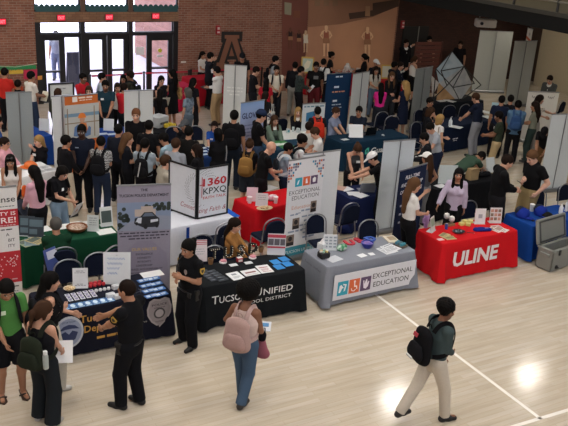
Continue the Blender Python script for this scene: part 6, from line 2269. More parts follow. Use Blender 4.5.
for i in range(4):
    p0 = at(102.5, 291, TZ) + u1 * ((i - 1.5) * .062)
    o = thing('stress_ball', 'white foam ball in the row in front of the red foam balls', 'ball', p0, i, 'white foam balls')
    MB().lathe((0, 0, 0), [(.005, 0), (.021, .006), (.029, .024), (.021, .045), (.005, .05)], 12).build('ball', M('#cfcfd2', .6), o, True)
for px, py, lb in ((110.5, 297, 'small white box on the police table, closest to the foam balls'), (118, 298, 'small white box on the police table, half behind the policeman'), (116, 288.5, 'flat white packet at the foot of the handwritten board')):
    o = thing('box', lb, 'box', at(px, py, TZ), y1 + R(10))
    MB().box((0, 0, .03), (.12, .075, .06), bev=.006).build('carton', M('#c9cbce', .6), o)
    MB().box((0, 0, .062), (.118, .03, .004)).build('lid_flap', M('#b5b8bc', .6), o)
for k in range(5):
    p0 = at(139 + k * 1.6, 292 - k * .8, TZ)
    o = thing('pen', 'dark pen in the loose bunch near the blue brochures', 'pen', p0, .4 + k * .9, 'pens on the police table')
    MB().tube([(-.065, 0, .006), (.055, 0, .006)], .0055, 6).build('barrel', M('#2b3040', .4), o)
    MB().tube([(.055, 0, .006), (.07, 0, .006)], [.0055, .001], 6).build('tip', M('#9a9da2', .3, .8), o)
# ---- school district table
yt = T2.rotation_euler.z
ut = Vector((math.cos(yt), math.sin(yt), 0))
vt = Vector((-ut.y, ut.x, 0))
for c in range(2):
    for i in range(5):
        p0 = at(207 + c * 8, 276, TZ) + vt * (.17 - i * .085) + ut * (.015 * i)
        o = thing('booklet', 'dark booklet in the two columns by the policewoman on the black table', 'booklet', p0, yt + R(6), 'dark booklets on the black table')
        MB().box((0, 0, .004), (.17, .075, .008)).build('cover', M('#2c323a', .4), o)
        MB().box((-.02, .0, .0085), (.09, .012, .001)).build('print', M('#77808c', .5), o)
flat(235.5, 276, .21, .27, '#d2d5d8', 'white flyer with a small logo, beside the dark booklets', t=T2, rz=4, marks=[(-.2, .1, .2, .3), (-.3, -.1, .3, -.06), (-.3, -.2, .3, -.16), (-.3, -.3, .1, -.26)], mc='#7f868e')
flat(250.5, 272.5, .27, .21, '#d2d4d6', 'white flyer with one bold red and black title', t=T2, rz=2, marks=[(-.35, -.1, .35, .12), (-.4, -.35, .4, -.32)], mc='#7a4a4a')
flat(264.5, 269, .22, .29, '#d5d6d8', 'white flyer with red and blue print, last of the row on the black table', t=T2, rz=-4, marks=[(-.35, .15, .35, .25), (-.3, .0, .3, .04), (-.3, -.1, .3, -.06), (-.3, -.2, .2, -.16), (-.3, -.35, .35, -.3)], mc='#9a5a60')
for i, (px, py) in enumerate(((275.5, 262), (279, 267), (284, 259), (287.5, 264))):
    flat(px, py, .15, .17, '#1f7cc4', 'bright blue sheet in the square of four on the black table', t=T2, rz=3, group='bright blue sheets')
flat(233.5, 265, .13, .09, '#c9cdd0', 'small white card behind the flyers, by the first marquee letter', 'card', 'card', T2)
flat(248.5, 262.8, .13, .09, '#c9cdd0', 'small white card in front of the red tin', 'card', 'card', T2)
for i, (L_, px, py) in enumerate((('T', 214.5, 258.5), ('U', 228.5, 257), ('S', 241, 255.5), ('D', 253.5, 253))):
    o = thing('marquee_letter', 'black marquee letter %s with small white bulbs on the black table' % L_, 'letter', at(px, py, TZ), yt)
    lt = letters(o, M('#141414', .5), [(L_, 0, .005, .25, 'c')], ((0, 0, 0), (1, 0, 0), (0, 0, 1)), 'letter_body', .03)
    mod = lt.modifiers.new('depth', 'SOLIDIFY')
    mod.thickness = .04
    vs = lt.data.vertices
    pts = {'T': [(-.07, .17), (-.035, .17), (0, .17), (.035, .17), (.07, .17), (0, .13), (0, .09), (0, .05), (0, .02)],
           'U': [(-.06, .17), (-.06, .13), (-.06, .09), (-.055, .05), (-.025, .02), (.025, .02), (.055, .05), (.06, .09), (.06, .13), (.06, .17)],
           'S': [(.05, .15), (.02, .175), (-.02, .175), (-.05, .15), (-.04, .115), (0, .095), (.04, .075), (.05, .04), (.02, .015), (-.02, .015), (-.05, .035)],
           'D': [(-.06, .17), (-.06, .13), (-.06, .09), (-.06, .05), (-.06, .02), (-.02, .17), (.03, .155), (.06, .115), (.06, .07), (.03, .03), (-.02, .02)]}[L_]
    for x, z in pts:
        MB().lathe((x, -.026, z), [(.004, -.008), (.010, 0), (.004, .008)], 8).build('bulb', M('#d8d2bc', .3), o, True)
for px, py, lb in ((210.5, 264, 'kraft paper cup beside the first marquee letter'), (261, 252, 'kraft paper cup beside the last marquee letter')):
    o = thing('cup', lb, 'cup', at(px, py, TZ))
    MB().lathe((0, 0, 0), [(.035, 0), (.048, .10), (.044, .10), (.034, .01)], 14).build('cup_body', M('#7d5a38', .7), o, True)
    MB().lathe((0, 0, .02), [(.02, 0), (.04, .06), (.02, .09)], 10).build('filling', M('#3a2a20', .8), o, True)
for px, py, lb in ((223, 262.5, 'stack of round pink and white buttons near the first marquee letters'), (252.5, 258, 'stack of round pink and white buttons near the last marquee letter')):
    o = thing('button_stack', lb, 'buttons', at(px, py, TZ))
    MB().lathe((0, 0, 0), [(.06, 0), (.065, .008), (.06, .02), (.02, .024)], 18).build('lower_button', M('#d8d2d4', .5), o, True)
    MB().lathe((.01, .005, .022), [(.05, 0), (.055, .008), (.05, .018), (.02, .022)], 18).build('upper_button', M('#c4808c', .5), o, True)
o = thing('tin', 'small red and white tin among the marquee letters', 'tin', at(239.5, 261.5, TZ), yt)
MB().box((0, 0, .035), (.10, .07, .07), bev=.012).build('tin_body', M('#a8242c', .5), o)
MB().box((0, -.036, .03), (.07, .004, .035)).build('tin_label', M('#d5d0cc', .5), o)
MB().box((.0, 0, .073), (.09, .06, .006), bev=.01).build('tin_lid', M('#cfcaca', .4), o)
o, fr = stand(198, 262, .30, .36, '#cfc6ca', 'white sign with red stripes leaning at the back of the black table', 165, 14, name='leaning_sign', base=False)
shapes(o, M('#b04a58', .6), [rect(-.15, .28 + k * .03, .15, .292 + k * .03) for k in range(3)], fr, 'red_stripes', .007, .001)
print_lines(o, M('#9a9aa0', .6), [(0, .2, .2, .012), (0, .16, .22, .012), (0, .12, .18, .012)], fr, 'print_lines', .007)
o, fr = stand(276, 254.5, .30, .36, '#c9cace', 'photo poster with red bands on a stand at the corner of the black table', 176, 6, name='poster_stand')
shapes(o, M('#b0384a', .6), [rect(-.15, .29, .15, .345)], fr, 'red_band', .007, .001)
shapes(o, M('#5a565c', .6), [rect(-.14, .16, -.05, .27), rect(-.04, .16, .05, .27), rect(.06, .16, .14, .27)], fr, 'photo_row', .007, .001)
shapes(o, M('#b0384a', .6), [rect(-.15, .11, .15, .14)], fr, 'lower_band', .0085, .001)
# ---- grey table
y3 = T3.rotation_euler.z
o = thing('basket', 'black basket of small giveaways on the grey table', 'basket', at(323.5, 257.5, TZ), y3)
MB().box((0, 0, .055), (.19, .15, .11), bev=.03).build('basket_body', M('#121214', .6), o)
for k in range(6):
    MB().box((.06 * math.cos(k * 1.05), .04 * math.sin(k * 1.05), .115), (.045, .03, .03), rz=k, bev=.008).build('packet', M(('#d8d5c8', '#8fb4a0', '#c9b46a')[k % 3], .6), o)
o = thing('tissue_box', 'white tissue box behind the black basket', 'box', at(322, 249, TZ), y3 + .3)
MB().box((0, 0, .06), (.13, .13, .12), bev=.01).build('carton', M('#c9cbcd', .6), o)
Q = Field(.01)
Q.cone((0, 0, .12), (.01, .0, .19), .045, .015, .02)
link('tissue', Q.mesh('tissue', None, .004, 90), M('#dcdcdc', .8), o)
o, fr = stand(329.5, 250, .24, .27, '#ced2d6', 'white sign with a grid of small grey boxes on the grey table', 175, 8)
shapes(o, M('#8f979f', .6), [rect(-.09 + a * .075, .04 + b * .055, -.09 + a * .075 + .05, .04 + b * .055 + .03) for a in range(3) for b in range(4)], fr, 'grid_print', .007, .001)
o = blob(341.5, 250.5, 'green and white packed bag on the grey table', [('e', (0, 0, .05), (.10, .07, .055)), ('e', (.05, .02, .06), (.06, .06, .05))], mottled('#2a7a4c', '#b9c9c0', 16), 'snack_bag', 'bag', part='bag_body')
for L_, px, py, c, rz_ in (('U', 350, 243.5, '#b5283a', -6), ('S', 358.5, 241, '#a82838', 4), ('D', 371, 239.5, '#2c4fa0', 12)):
    o = thing('cutout_letter', 'flat foam letter %s lying on the grey table' % L_, 'letter', at(px, py, TZ), y3 + R(rz_))
    lt = letters(o, M(c, .6), [(L_, 0, -.08, .26, 'c')], ((0, 0, .022), (1, 0, 0), (0, 1, 0)), 'letter_body', .04)
    mod = lt.modifiers.new('depth', 'SOLIDIFY')
    mod.thickness = .022
o = thing('bowl', 'royal blue bowl of sweets on the grey table', 'bowl', at(367, 247.5, TZ))
MB().lathe((0, 0, 0), [(.06, 0), (.10, .05), (.112, .10), (.104, .10), (.09, .05), (.05, .012)], 22).build('bowl_body', M('#27308c', .3), o, True)
MB().lathe((0, 0, .05), [(.07, 0), (.095, .03), (.05, .06)], 16).build('sweets', mottled('#8a6a9a', '#5a5aa8', 40), o, True)
flat(362, 255.5, .15, .12, '#d5d6da', 'small white sheet in front of the blue bowl', 'sheet_of_paper', 'paper', T3, 8)
flat(371.5, 254, .10, .10, '#d5d6da', 'smaller white slip beside the small white sheet, below the blue bowl', 'sheet_of_paper', 'paper', T3, -5)
flat(334, 259, .26, .2, '#b9bcc4', 'clear sleeve with pale sheets near the front edge of the grey table', 'plastic_sleeve', 'sleeve', T3, 12)
for i, (px, py, rz_) in enumerate(((386, 250.5, 6), (389, 249, -10), (391.5, 247.5, 14))):
    flat(px, py, .22, .28, '#d2d4d8', 'white printed flyer in the loose fan on the grey table', t=T3, rz=rz_, marks=LINES, mc='#8a8f96', group='fanned flyers on the grey table', z=TZ + i * .0035)
o = thing('magazine', 'cream magazine with a picture at the back corner of the grey table', 'magazine', at(391, 239.5, TZ), y3 - .2)
MB().box((0, 0, .008), (.22, .28, .016)).build('pages', M('#cfc6b4', .6), o)
MB().box((.02, .02, .0175), (.14, .16, .002)).build('cover_picture', M('#9a8a72', .6), o)
o = thing('tissue_pack', 'teal and brown tray of packets at the corner of the grey table', 'tray', at(400.5, 246, TZ), y3 + .25)
MB().box((0, 0, .02), (.17, .22, .04), bev=.02).build('tray_body', M('#5c5248', .6), o)
for k in range(3):
    MB().box((-.02, -.06 + k * .06, .055), (.12, .05, .05), bev=.01, rz=.1 * k).build('packet', M(('#2f7f8f', '#3b5a66', '#2a6a80')[k], .5), o)
# ---- red table
o = thing('tumbler', 'lilac tumbler with a side handle on the red table', 'tumbler', at(425.5, 227.5, TZ))
MB().lathe((0, 0, 0), [(.038, 0), (.04, .06), (.052, .12), (.054, .24), (.05, .25)], 18).build('cup_body', M('#a684b8', .35), o, True)
MB().lathe((0, 0, .25), [(.052, 0), (.05, .015), (.02, .02)], 16).build('cup_lid', M('#b9a2c4', .35), o, True)
MB().tube([(-.05, -.01, .10), (-.10, -.02, .12), (-.105, -.02, .20), (-.052, -.01, .22)], .010, 8).build('handle', M('#a684b8', .35), o, True)
MB().tube([(.01, 0, .26), (.015, .0, .33)], .005, 6).build('straw', M('#cfcfd6', .4), o)
o, fr = stand(433, 231.5, .20, .28, '#c4c6c0', 'leaflet stand with a pale green picture beside the lilac tumbler', 120, 12)
shapes(o, M('#8fa08a', .6), [rect(-.08, .10, .08, .25)], fr, 'picture', .007, .001)
for px, py, lb, c in ((446.5, 218.5, 'white paper roll standing at the back of the red table', '#d5d3d0'), (451.5, 221.5, 'round white ball shaped giveaway on the red table', '#d8d6d4')):
    o = thing('giveaway', lb, 'giveaway', at(px, py, TZ))
    MB().lathe((0, 0, 0), [(.03, 0), (.052, .02), (.058, .06), (.045, .10), (.015, .115)], 16).build('giveaway_body', M(c, .6), o, True)
    MB().lathe((0, 0, .10), [(.012, 0), (.012, .02)], 8).build('knob', M('#b9b7b4', .6), o)
o = thing('can', 'small blue can on the red table', 'can', at(446, 229, TZ))
MB().lathe((0, 0, 0), [(.026, 0), (.028, .005), (.028, .10), (.024, .11)], 14).build('can_body', M('#2a4a9a', .35), o, True)
MB().lathe((0, 0, .11), [(.024, 0), (.022, .004)], 14).build('can_lid', M('#b5b8bc', .3, .8), o)
o = thing('tray', 'low brown cardboard tray behind the blue can', 'tray', at(449.5, 225.5, TZ), y4)
MB().box((0, 0, .02), (.20, .10, .04), bev=.004).build('tray_body', M('#8a6a44', .7), o)
MB().box((0, 0, .041), (.18, .08, .002)).build('tray_inside', M('#5c4228', .8), o)
o = thing('dish', 'black dish with shiny wrapped sweets on the red table', 'dish', at(458.5, 232.5, TZ))
MB().lathe((0, 0, 0), [(.06, 0), (.11, .03), (.102, .03), (.05, .01)], 20, 1.15).build('dish_body', M('#17171b', .35), o, True)
for k in range(6):
    MB().box((.055 * math.cos(k * 1.05), .045 * math.sin(k * 1.05), .03), (.035, .03, .02), rz=k * .7, bev=.008).build('sweet', M('#9a9aa4', .3, .5), o)
for k, (px, py) in enumerate(((461.5, 225), (465, 222.5), (468, 225.5), (470.5, 222.5))):
    o = thing('sticky_pad', 'pale yellow pad in the little heap at the back of the red table', 'notepad', at(px, py, TZ), y4 + k * .3, 'yellow pads on the red table')
    MB().box((0, 0, .025), (.085, .085, .05), bev=.004).build('pad', M('#c9c06a', .7), o)
    MB().box((0, 0, .051), (.08, .08, .002)).build('top_sheet', M('#d8d288', .7), o)
o, fr = stand(479.5, 224, .21, .30, '#d6d6d6', 'white sign card with a grey square on the red table', 172, 8)
shapes(o, M('#9a9ca2', .6), [rect(-.04, .11, .04, .19)], fr, 'grey_square', .007, .001)
o, fr = stand(495, 223, .24, .30, '#d0cfce', 'sign with a grid of small photos on the red table', 172, 8)
for a in range(3):
    for b in range(3):
        shapes(o, M(('#a06a5a', '#7a6a5c', '#b98a78')[(a + b) % 3], .6), [rect(-.11 + a * .075, .05 + b * .08, -.05 + a * .075, .11 + b * .08)], fr, 'photo', .007, .001)
o = thing('folded_shirt', 'folded royal blue cloth with a pale mark on the red table', 'shirt', at(482, 230.5, TZ), y4 - .25)
Q = Field(.012)
Q.cone((-.13, 0, .02), (.13, 0, .02), .06, .065, .02, ((0, 0, 1), .5))
Q.cone((-.12, .03, .03), (.02, .03, .035), .04, .04, .02, ((0, 0, 1), .6))
link('folds', Q.mesh('folds', None, .003, 60), cloth('#1d2470'), o)
MB().box((.08, -.02, .056), (.07, .02, .004)).build('pale_mark', M('#8a8fb8', .6), o)
for i, (px, py, rz_) in enumerate(((496, 229.5, 10), (498.5, 228, -6), (501, 229.5, 22))):
    flat(px, py, .20, .26, '#cfc9c2', 'white printed leaflet in the stack below the photo sign', t=T4, rz=rz_, marks=PIC, mc='#9a8078', group='leaflets on the red table', z=TZ + i * .0035)
for i, (px, py, rz_) in enumerate(((446.5, 236.5, 8), (450, 238, -8), (444.5, 235, 25))):
    flat(px, py, .21, .15, '#b9a878', 'beige leaflet in the group near the front corner of the red table', t=T4, rz=rz_, marks=PIC, mc='#7d7a52', group='beige leaflets on the red table', z=TZ + i * .0035)
flat(440.5, 239.5, .12, .09, '#d8b8bc', 'pale pink card at the front corner of the red table', 'card', 'card', T4, -6)
o = thing('pen', 'dark pen lying on the red table', 'pen', at(470.5, 233, TZ), y4 - .7)
MB().tube([(-.07, 0, .006), (.06, 0, .006)], .006, 6).build('barrel', M('#2a1216', .4), o)
MB().tube([(.06, 0, .006), (.075, 0, .006)], [.006, .001], 6).build('tip', M('#8a8a8e', .3, .8), o)
# ---- blue table
for px, py, rz_, lb in ((522, 217, .2, 'royal blue cap with a dark mesh top on the blue table'), (540, 215, -.2, 'second royal blue cap on the blue table, beside the paper cup')):
    o = thing('cap_display', lb, 'cap', at(px, py, TZ), y4 + rz_)
    Q = Field(.012)
    Q.ell((0, 0, .07), (.13, .14, .13), .02, None, [((0, 0, .0), (0, 0, -1))])
    link('crown', Q.mesh('crown'), cloth('#1b2f86'), o)
    Q = Field(.012)
    Q.ell((0, .06, .11), (.115, .10, .10), .02)
    link('mesh_back', Q.mesh('mesh_back'), cloth('#262a36'), o)
    Q = Field(.010)
    Q.ell((0, -.16, .03), (.10, .09, .016), .02)
    link('brim', Q.mesh('brim'), cloth('#1b2f86'), o)
o = thing('cup', 'white paper cup between the two royal blue caps', 'cup', at(531.5, 211, TZ))
MB().lathe((0, 0, 0), [(.038, 0), (.052, .14), (.048, .14), (.036, .01)], 14).build('cup_body', M('#d2d4d6', .6), o, True)
MB().lathe((0, 0, .14), [(.053, 0), (.05, .012), (.02, .016)], 14).build('cup_lid', M('#e0e0e0', .5), o, True)
o = thing('cap', 'black cap lying on the blue table', 'cap', at(547, 217.5, TZ), y4 + .5)
Q = Field(.012)
Q.ell((0, 0, .03), (.12, .12, .085), .02, None, [((0, 0, .0), (0, 0, -1))])
link('crown', Q.mesh('crown'), cloth('#17181a'), o)
Q = Field(.010)
Q.ell((0, -.14, .014), (.095, .09, .013), .02)
link('brim', Q.mesh('brim'), cloth('#17181a'), o)
o = thing('bottle', 'white pump bottle near the cooler end of the blue table', 'bottle', at(560.5, 213, TZ))
MB().lathe((0, 0, 0), [(.04, 0), (.042, .12), (.02, .16), (.018, .18)], 14).build('bottle_body', M('#d8dadc', .4), o, True)
MB().tube([(0, 0, .18), (0, 0, .21), (.05, 0, .21)], .007, 6).build('pump', M('#c4c6c8', .4), o)
o = thing('bottle', 'smaller white bottle beside the pump bottle', 'bottle', at(566, 211, TZ))
MB().lathe((0, 0, 0), [(.034, 0), (.036, .16), (.018, .20)], 14).build('bottle_body', M('#cfd2d4', .4), o, True)
MB().lathe((0, 0, .20), [(.018, 0), (.018, .03)], 12).build('bottle_cap', M('#a8aaac', .4), o, True)
for k, (px, py) in enumerate(((533, 221), (536.5, 222.5), (539, 220.5))):
    o = thing('keyring', 'small black gadget in front of the royal blue caps', 'gadget', at(px, py, TZ), k, 'small black gadgets on the blue table')
    MB().box((0, 0, .012), (.06, .035, .024), bev=.006).build('case', M('#101114', .4), o)
    MB().tube([(.04 + .015 * math.cos(a), .015 * math.sin(a), .006) for a in np.linspace(0, 2 * PI, 11)[:-1]], .003, 5, True).build('ring', M('#7d7f82', .3, .8), o)
# ---- cooler
cA, cB = at(550, 273.5), at(534.2, 266.6)
uy = (cB - cA)
CD = uy.length
uy.normalize()
ux = Vector((uy.y, -uy.x, 0))
yc = math.atan2(ux.y, ux.x)
CW, CHh = .92, .42
print('COOLER', CD, math.degrees(yc), math.degrees(y4))
cc = cA + ux * (CW / 2) + uy * CD / 2
o = thing('cooler', 'big grey hard cooler with its lid open on the floor by the blue table', 'cooler', (cc.x, cc.y, 0), yc)
gm = M('#7d7f7a', .5)
gi = M('#8f9698', .5)
mb = MB()
t_ = .055
mb.box((0, 0, .035), (CW - .04, CD - .04, .06), bev=.03)
mb.box((0, -CD / 2 + t_ / 2, CHh / 2 + .02), (CW, t_, CHh - .02), bev=.02)
mb.box((0, CD / 2 - t_ / 2, CHh / 2 + .02), (CW, t_, CHh - .02), bev=.02)
mb.box((-CW / 2 + t_ / 2, 0, CHh / 2 + .02), (t_, CD, CHh - .02), bev=.02)
mb.box((CW / 2 - t_ / 2, 0, CHh / 2 + .02), (t_, CD, CHh - .02), bev=.02)
mb.build('tub', gm, o)
mb = MB()
for s in (-1, 1):
    mb.box((0, s * (CD / 2 - .03), CHh + .012), (CW + .03, .075, .035), bev=.015)
    mb.box((s * (CW / 2 - .03), 0, CHh + .012), (.075, CD + .03, .035), bev=.015)
mb.build('rim', gm, o)
MB().box((0, 0, .075), (CW - 2 * t_, CD - 2 * t_, .01)).build('inner_floor', gi, o)
la_ = R(-14)
lid = MB()
lid.box((0, CD / 2 + .02 + .245 * math.sin(-la_), CHh + .03 + .245 * math.cos(la_)), (CW + .02, .055, .48), rx=la_, bev=.02)
lid.build('lid', gm, o)
mb = MB()
for q in ((0, .445, CW - .10, .03), (0, .055, CW - .10, .03)):
    mb.box((q[0], CD / 2 + .02 - .035 * math.cos(la_) + q[1] * math.sin(-la_), CHh + .03 + q[1] * math.cos(la_)), (q[2], .02, q[3]), rx=la_)
for s in (-1, 1):
    mb.box((s * (CW / 2 - .06), CD / 2 + .02 - .035 + .245 * math.sin(-la_), CHh + .03 + .245 * math.cos(la_)), (.03, .02, .40), rx=la_)
mb.build('lid_gasket', M('#3c3f40', .6), o)
plug = MB().lathe((0, 0, 0), [(.04, 0), (.04, .02), (.022, .03), (.022, .05)], 14).build('drain_plug', M('#141516', .5), o)
plug.matrix_local = Matrix.Translation((-CW / 2 + .16, -CD / 2 - .0, .10)) @ Matrix.Rotation(R(90), 4, 'X')
for s in (-1, 1):
    MB().box((s * .28, -CD / 2 - .018, CHh - .02), (.05, .03, .11), bev=.01).build('latch', M('#2a2c2d', .5), o)
    MB().box((s * .28, CD / 2 + .02, CHh + .03), (.10, .05, .05), bev=.01).build('hinge', gm, o)
    MB().box((s * (CW / 2 + .015), 0, CHh - .08), (.03, .20, .05), bev=.012).build('side_handle', gm, o)
# ---- green table
for i, (px, py, lb) in enumerate(((27, 236, 'dark picture panel standing at the end of the green table'), (36, 237.5, 'dark picture panel standing beside the end panel on the green table'))):
    o, fr = stand(px, py, .26, .34, '#2b3742', lb, 178, 12, name='picture_panel')
    shapes(o, M('#5a6f7a', .6), [rect(-.11, .18, .11, .30), rect(-.11, .05, .02, .14)], fr, 'picture', .007, .001)
for i, (px, py, rz_) in enumerate(((27, 243, 20), (32, 242, -12), (36, 240.5, 35))):
    flat(px, py, .24, .30, ('#8d9a7a', '#6d8590', '#a89a6a')[i], ('greenish leaflet spread at the end of the green table', 'blue grey leaflet spread at the end of the green table', 'tan leaflet spread at the end of the green table')[i], t=T6, rz=rz_, marks=PIC, mc='#4a5550', z=TZ + i * .0035)
o = thing('bowl', 'wide wooden bowl of leaflets on the green table', 'bowl', at(77, 231, TZ))
MB().lathe((0, 0, 0), [(.10, 0), (.17, .05), (.185, .09), (.175, .09), (.15, .04), (.08, .015)], 24).build('bowl_body', M('#8a5330', .5), o, True)
MB().lathe((0, 0, .05), [(.10, 0), (.15, .03), (.06, .055)], 14).build('contents', mottled('#b9a99a', '#8a6a58', 30), o, True)
for px, py, lb, rz_ in ((44, 229, 'white sheet between the dark panels and the seated man', 10), (64, 226.5, 'white sheet just beyond the seated man on the green table', -5), (78, 224, 'white printed sheet behind the wooden bowl', 5), (87, 223.5, 'second white sheet behind the wooden bowl, beside the sign', -12), (105.5, 231.5, 'large white sheet near the police banner on the green table', 4)):
    flat(px, py, .30 if px > 100 else .22, .24, '#d3d6d6', lb, 'sheet_of_paper', 'paper', T6, rz_)
o, fr = stand(93, 231, .20, .28, '#c6cccb', 'pale sign holder on the green table', 178, 8)
print_lines(o, M('#8a9296', .6), [(0, .22, .13, .015), (0, .18, .14, .012), (0, .14, .12, .012), (0, .10, .13, .012)], fr, 'print_lines', .007)
o, fr = stand(107, 226, .22, .34, '#c9cdcc', 'taller sign with a dark picture on the green table', 150, 12)
shapes(o, M('#3d4a48', .6), [rect(-.09, .06, .09, .27)], fr, 'picture', .007, .001)
o, fr = stand(86, 258, .5, .45, '#b9bcc0', 'white board leaning behind the navy chairs near the green table', 165, 20, z=0, name='leaning_board', base=False)
o, fr = stand(57, 273, .34, .42, '#3a4a86', 'blue and white booklet held upright behind the long haired woman', 120, 15, z=.55, name='booklet', base=False)
shapes(o, M('#b9bccb', .6), [rect(-.12, .25, .14, .38)], fr, 'white_print', .007, .001)
# ---- red cloth table in the middle
o, fr = stand(252, 201, .22, .27, '#d6b8c2', 'pale pink card standing on the red cloth', 175, 10)
o, fr = stand(261.5, 206, .24, .25, '#cfc8cc', 'white card standing on the red cloth in front of the pink one', 178, 10)
print_lines(o, M('#9a969c', .6), [(0, .2, .14, .012), (0, .16, .16, .012), (0, .12, .14, .012)], fr, 'print_lines', .007)
for px, py, lb in ((249.5, 203, 'clear plastic cup at the corner of the red cloth'), (275.5, 203, 'clear plastic cup near the middle of the red cloth')):
    o = thing('cup', lb, 'cup', at(px, py, TZ))
    MB().lathe((0, 0, 0), [(.035, 0), (.05, .13), (.046, .13), (.033, .01)], 14).build('cup_body', M('#d8cdd0', .3), o, True)
    MB().lathe((0, 0, .13), [(.05, -.004), (.053, 0), (.05, .004)], 14).build('rim', M('#e0d8da', .3), o, True)
o = thing('plate', 'oval tan plate of snacks on the red cloth', 'plate', at(264.5, 208.5, TZ), y4)
MB().lathe((0, 0, 0), [(.07, 0), (.12, .014), (.115, .018), (.06, .006)], 20, 1.4).build('plate_body', M('#b9a684', .5), o, True)
MB().lathe((0, 0, .006), [(.06, 0), (.07, .02), (.02, .03)], 14, 1.3).build('snacks', mottled('#c9b48c', '#8a6a44', 30), o, True)
o = blob(271.5, 200.5, 'pink and white patterned bag on the red cloth', [('e', (0, 0, .06), (.10, .05, .07)), ('e', (.08, .02, .06), (.06, .05, .05))], mottled('#c98a9a', '#d8d0d2', 18), 'gift_bag', 'bag', part='bag_body')
flat(268, 188, .36, .26, '#d5d5d6', 'white sheet at the far edge of the red cloth by the bald man', 'sheet_of_paper', 'paper', T7, 10)
# ---- black, navy and other tables behind
o, fr = stand(447, 184, .42, .42, '#b9c2c2', 'pale blank board standing on the black table behind the lavender cardigan', 172, 6, name='blank_board', base=False)
o = thing('cardboard_box', 'open brown cardboard box on the black table by the bending man', 'box', at(471.5, 179, TZ), y4)
MB().box((0, 0, .13), (.24, .18, .26), bev=.004).build('carton', M('#a08862', .7), o)
MB().box((0, -.12, .27), (.24, .10, .006), rx=R(-30)).build('flap', M('#b09a74', .7), o)
o = thing('laptop_bag', 'black laptop bag with grey trim on the black table', 'bag', at(483, 176.5, TZ), y4)
Q = Field(.013)
Q.cone((-.13, 0, .06), (.13, 0, .06), .08, .08, .03, ((0, 0, 1), .7))
link('bag_body', Q.mesh('bag_body'), cloth('#141519'), o)
MB().tube([(-.08, -.02, .11), (-.06, -.03, .19), (.06, -.03, .19), (.08, -.02, .11)], .009, 6).build('handle', M('#77797d', .5), o)
o, fr = stand(491, 173, .26, .36, '#c0c6c6', 'white board leaning on the black table beside the heavy man', 150, 18, name='blank_board', base=False)
flat(441, 186, .26, .2, '#cfd0d2', 'white papers under the pale blank board', 'sheet_of_paper', 'paper', T15, 4)
# navy table with loose papers (white cap man)
for i, (px, py, rz_, lb) in enumerate(((346, 189, 10, 'white sheet under the hands of the leaning person on the navy table'), (354, 193.5, -20, 'white sheet hanging over the front edge of the navy table'), (361, 195.5, 15, 'white sheet near the blank banner on the navy table'), (340, 188, 40, 'pinkish leaflet at the corner of the navy table'))):
    flat(px, py, .28, .22, '#d3d6dc' if i < 3 else '#b9968a', lb, 'sheet_of_paper', 'paper', T10, rz_, z=TZ + .003 * i)
o = thing('laptop', 'open grey laptop on the dark navy table beside the white cap man', 'laptop', at(365.5, 190.5, TZ), y4 + PI * .9)
MB().box((0, 0, .01), (.33, .23, .02), bev=.006).build('keyboard_base', M('#8f9398', .4, .5), o)
MB().box((0, .15, .12), (.33, .012, .23), rx=R(-20)).build('screen', M('#9a9ea4', .4, .5), o)
o = thing('cardboard_box', 'brown cardboard box on the floor under the end of the navy table', 'box', at(366, 219, 0), y4)
MB().box((0, 0, .14), (.36, .28, .28), bev=.004).build('carton', M('#6f5336', .7), o)
MB().box((0, 0, .281), (.05, .28, .002)).build('tape', M('#8a6f4a', .5), o)
blob(369, 224, 'pale blue plastic bag beside the brown box on the floor', [('e', (0, 0, .11), (.16, .13, .12)), ('e', (.05, .02, .20), (.08, .07, .08))], '#5f86b8', 'plastic_bag', 'bag', z=0, vox=.015, part='bag_body')
blob(344, 233, 'dark blue bag on the floor under the empty navy chair', [('e', (0, 0, .11), (.18, .13, .12))], '#1a2450', 'duffel_bag', 'bag', z=0, vox=.015, part='bag_body')
blob(399, 243, 'grey tote bag on the floor at the foot of the navy internship banner', [('e', (0, 0, .14), (.13, .09, .16)), ('c', (-.05, 0, .26), (.05, 0, .26), .05, .05)], '#8a8f96', 'tote_bag', 'bag', z=0, vox=.015, part='bag_body')
# guardian table
o, fr = stand(356, 137.5, .38, .34, '#d6d9da', 'slanted white board on the teal navy table before the man in navy', 170, 25, name='notice_board', base=True)
o = thing('laptop', 'black open laptop on the teal navy table', 'laptop', at(368, 134.5, TZ), T11.rotation_euler.z + PI)
MB().box((0, 0, .01), (.34, .24, .02), bev=.006).build('keyboard_base', M('#17181b', .4), o)
MB().box((0, .13, .12), (.34, .012, .24), rx=R(-15)).build('screen', M('#0e0f11', .25), o)
o = thing('bottle', 'clear water bottle beside the slanted white board', 'bottle', at(347.5, 133, TZ))
MB().lathe((0, 0, 0), [(.032, 0), (.034, .14), (.015, .19), (.015, .21)], 14).build('bottle_body', M('#b9c6cc', .15), o, True)
MB().lathe((0, 0, .21), [(.017, 0), (.017, .02)], 12).build('bottle_cap', M('#d5d8da', .4), o)
o = thing('mouse', 'white computer mouse at the end of the teal navy table', 'mouse', at(383, 135.5, TZ))
MB().lathe((0, 0, 0), [(.03, 0), (.034, .012), (.02, .03), (.005, .034)], 14, 1, 1.6).build('shell', M('#c9ccce', .4), o, True)
MB().box((0, -.03, .032), (.004, .03, .004)).build('wheel', M('#55585c', .5), o)
flat(345, 139.5, .2, .14, '#cfd4d6', 'small white sheet at the near corner of the teal navy table', 'sheet_of_paper', 'paper', T11, 6)
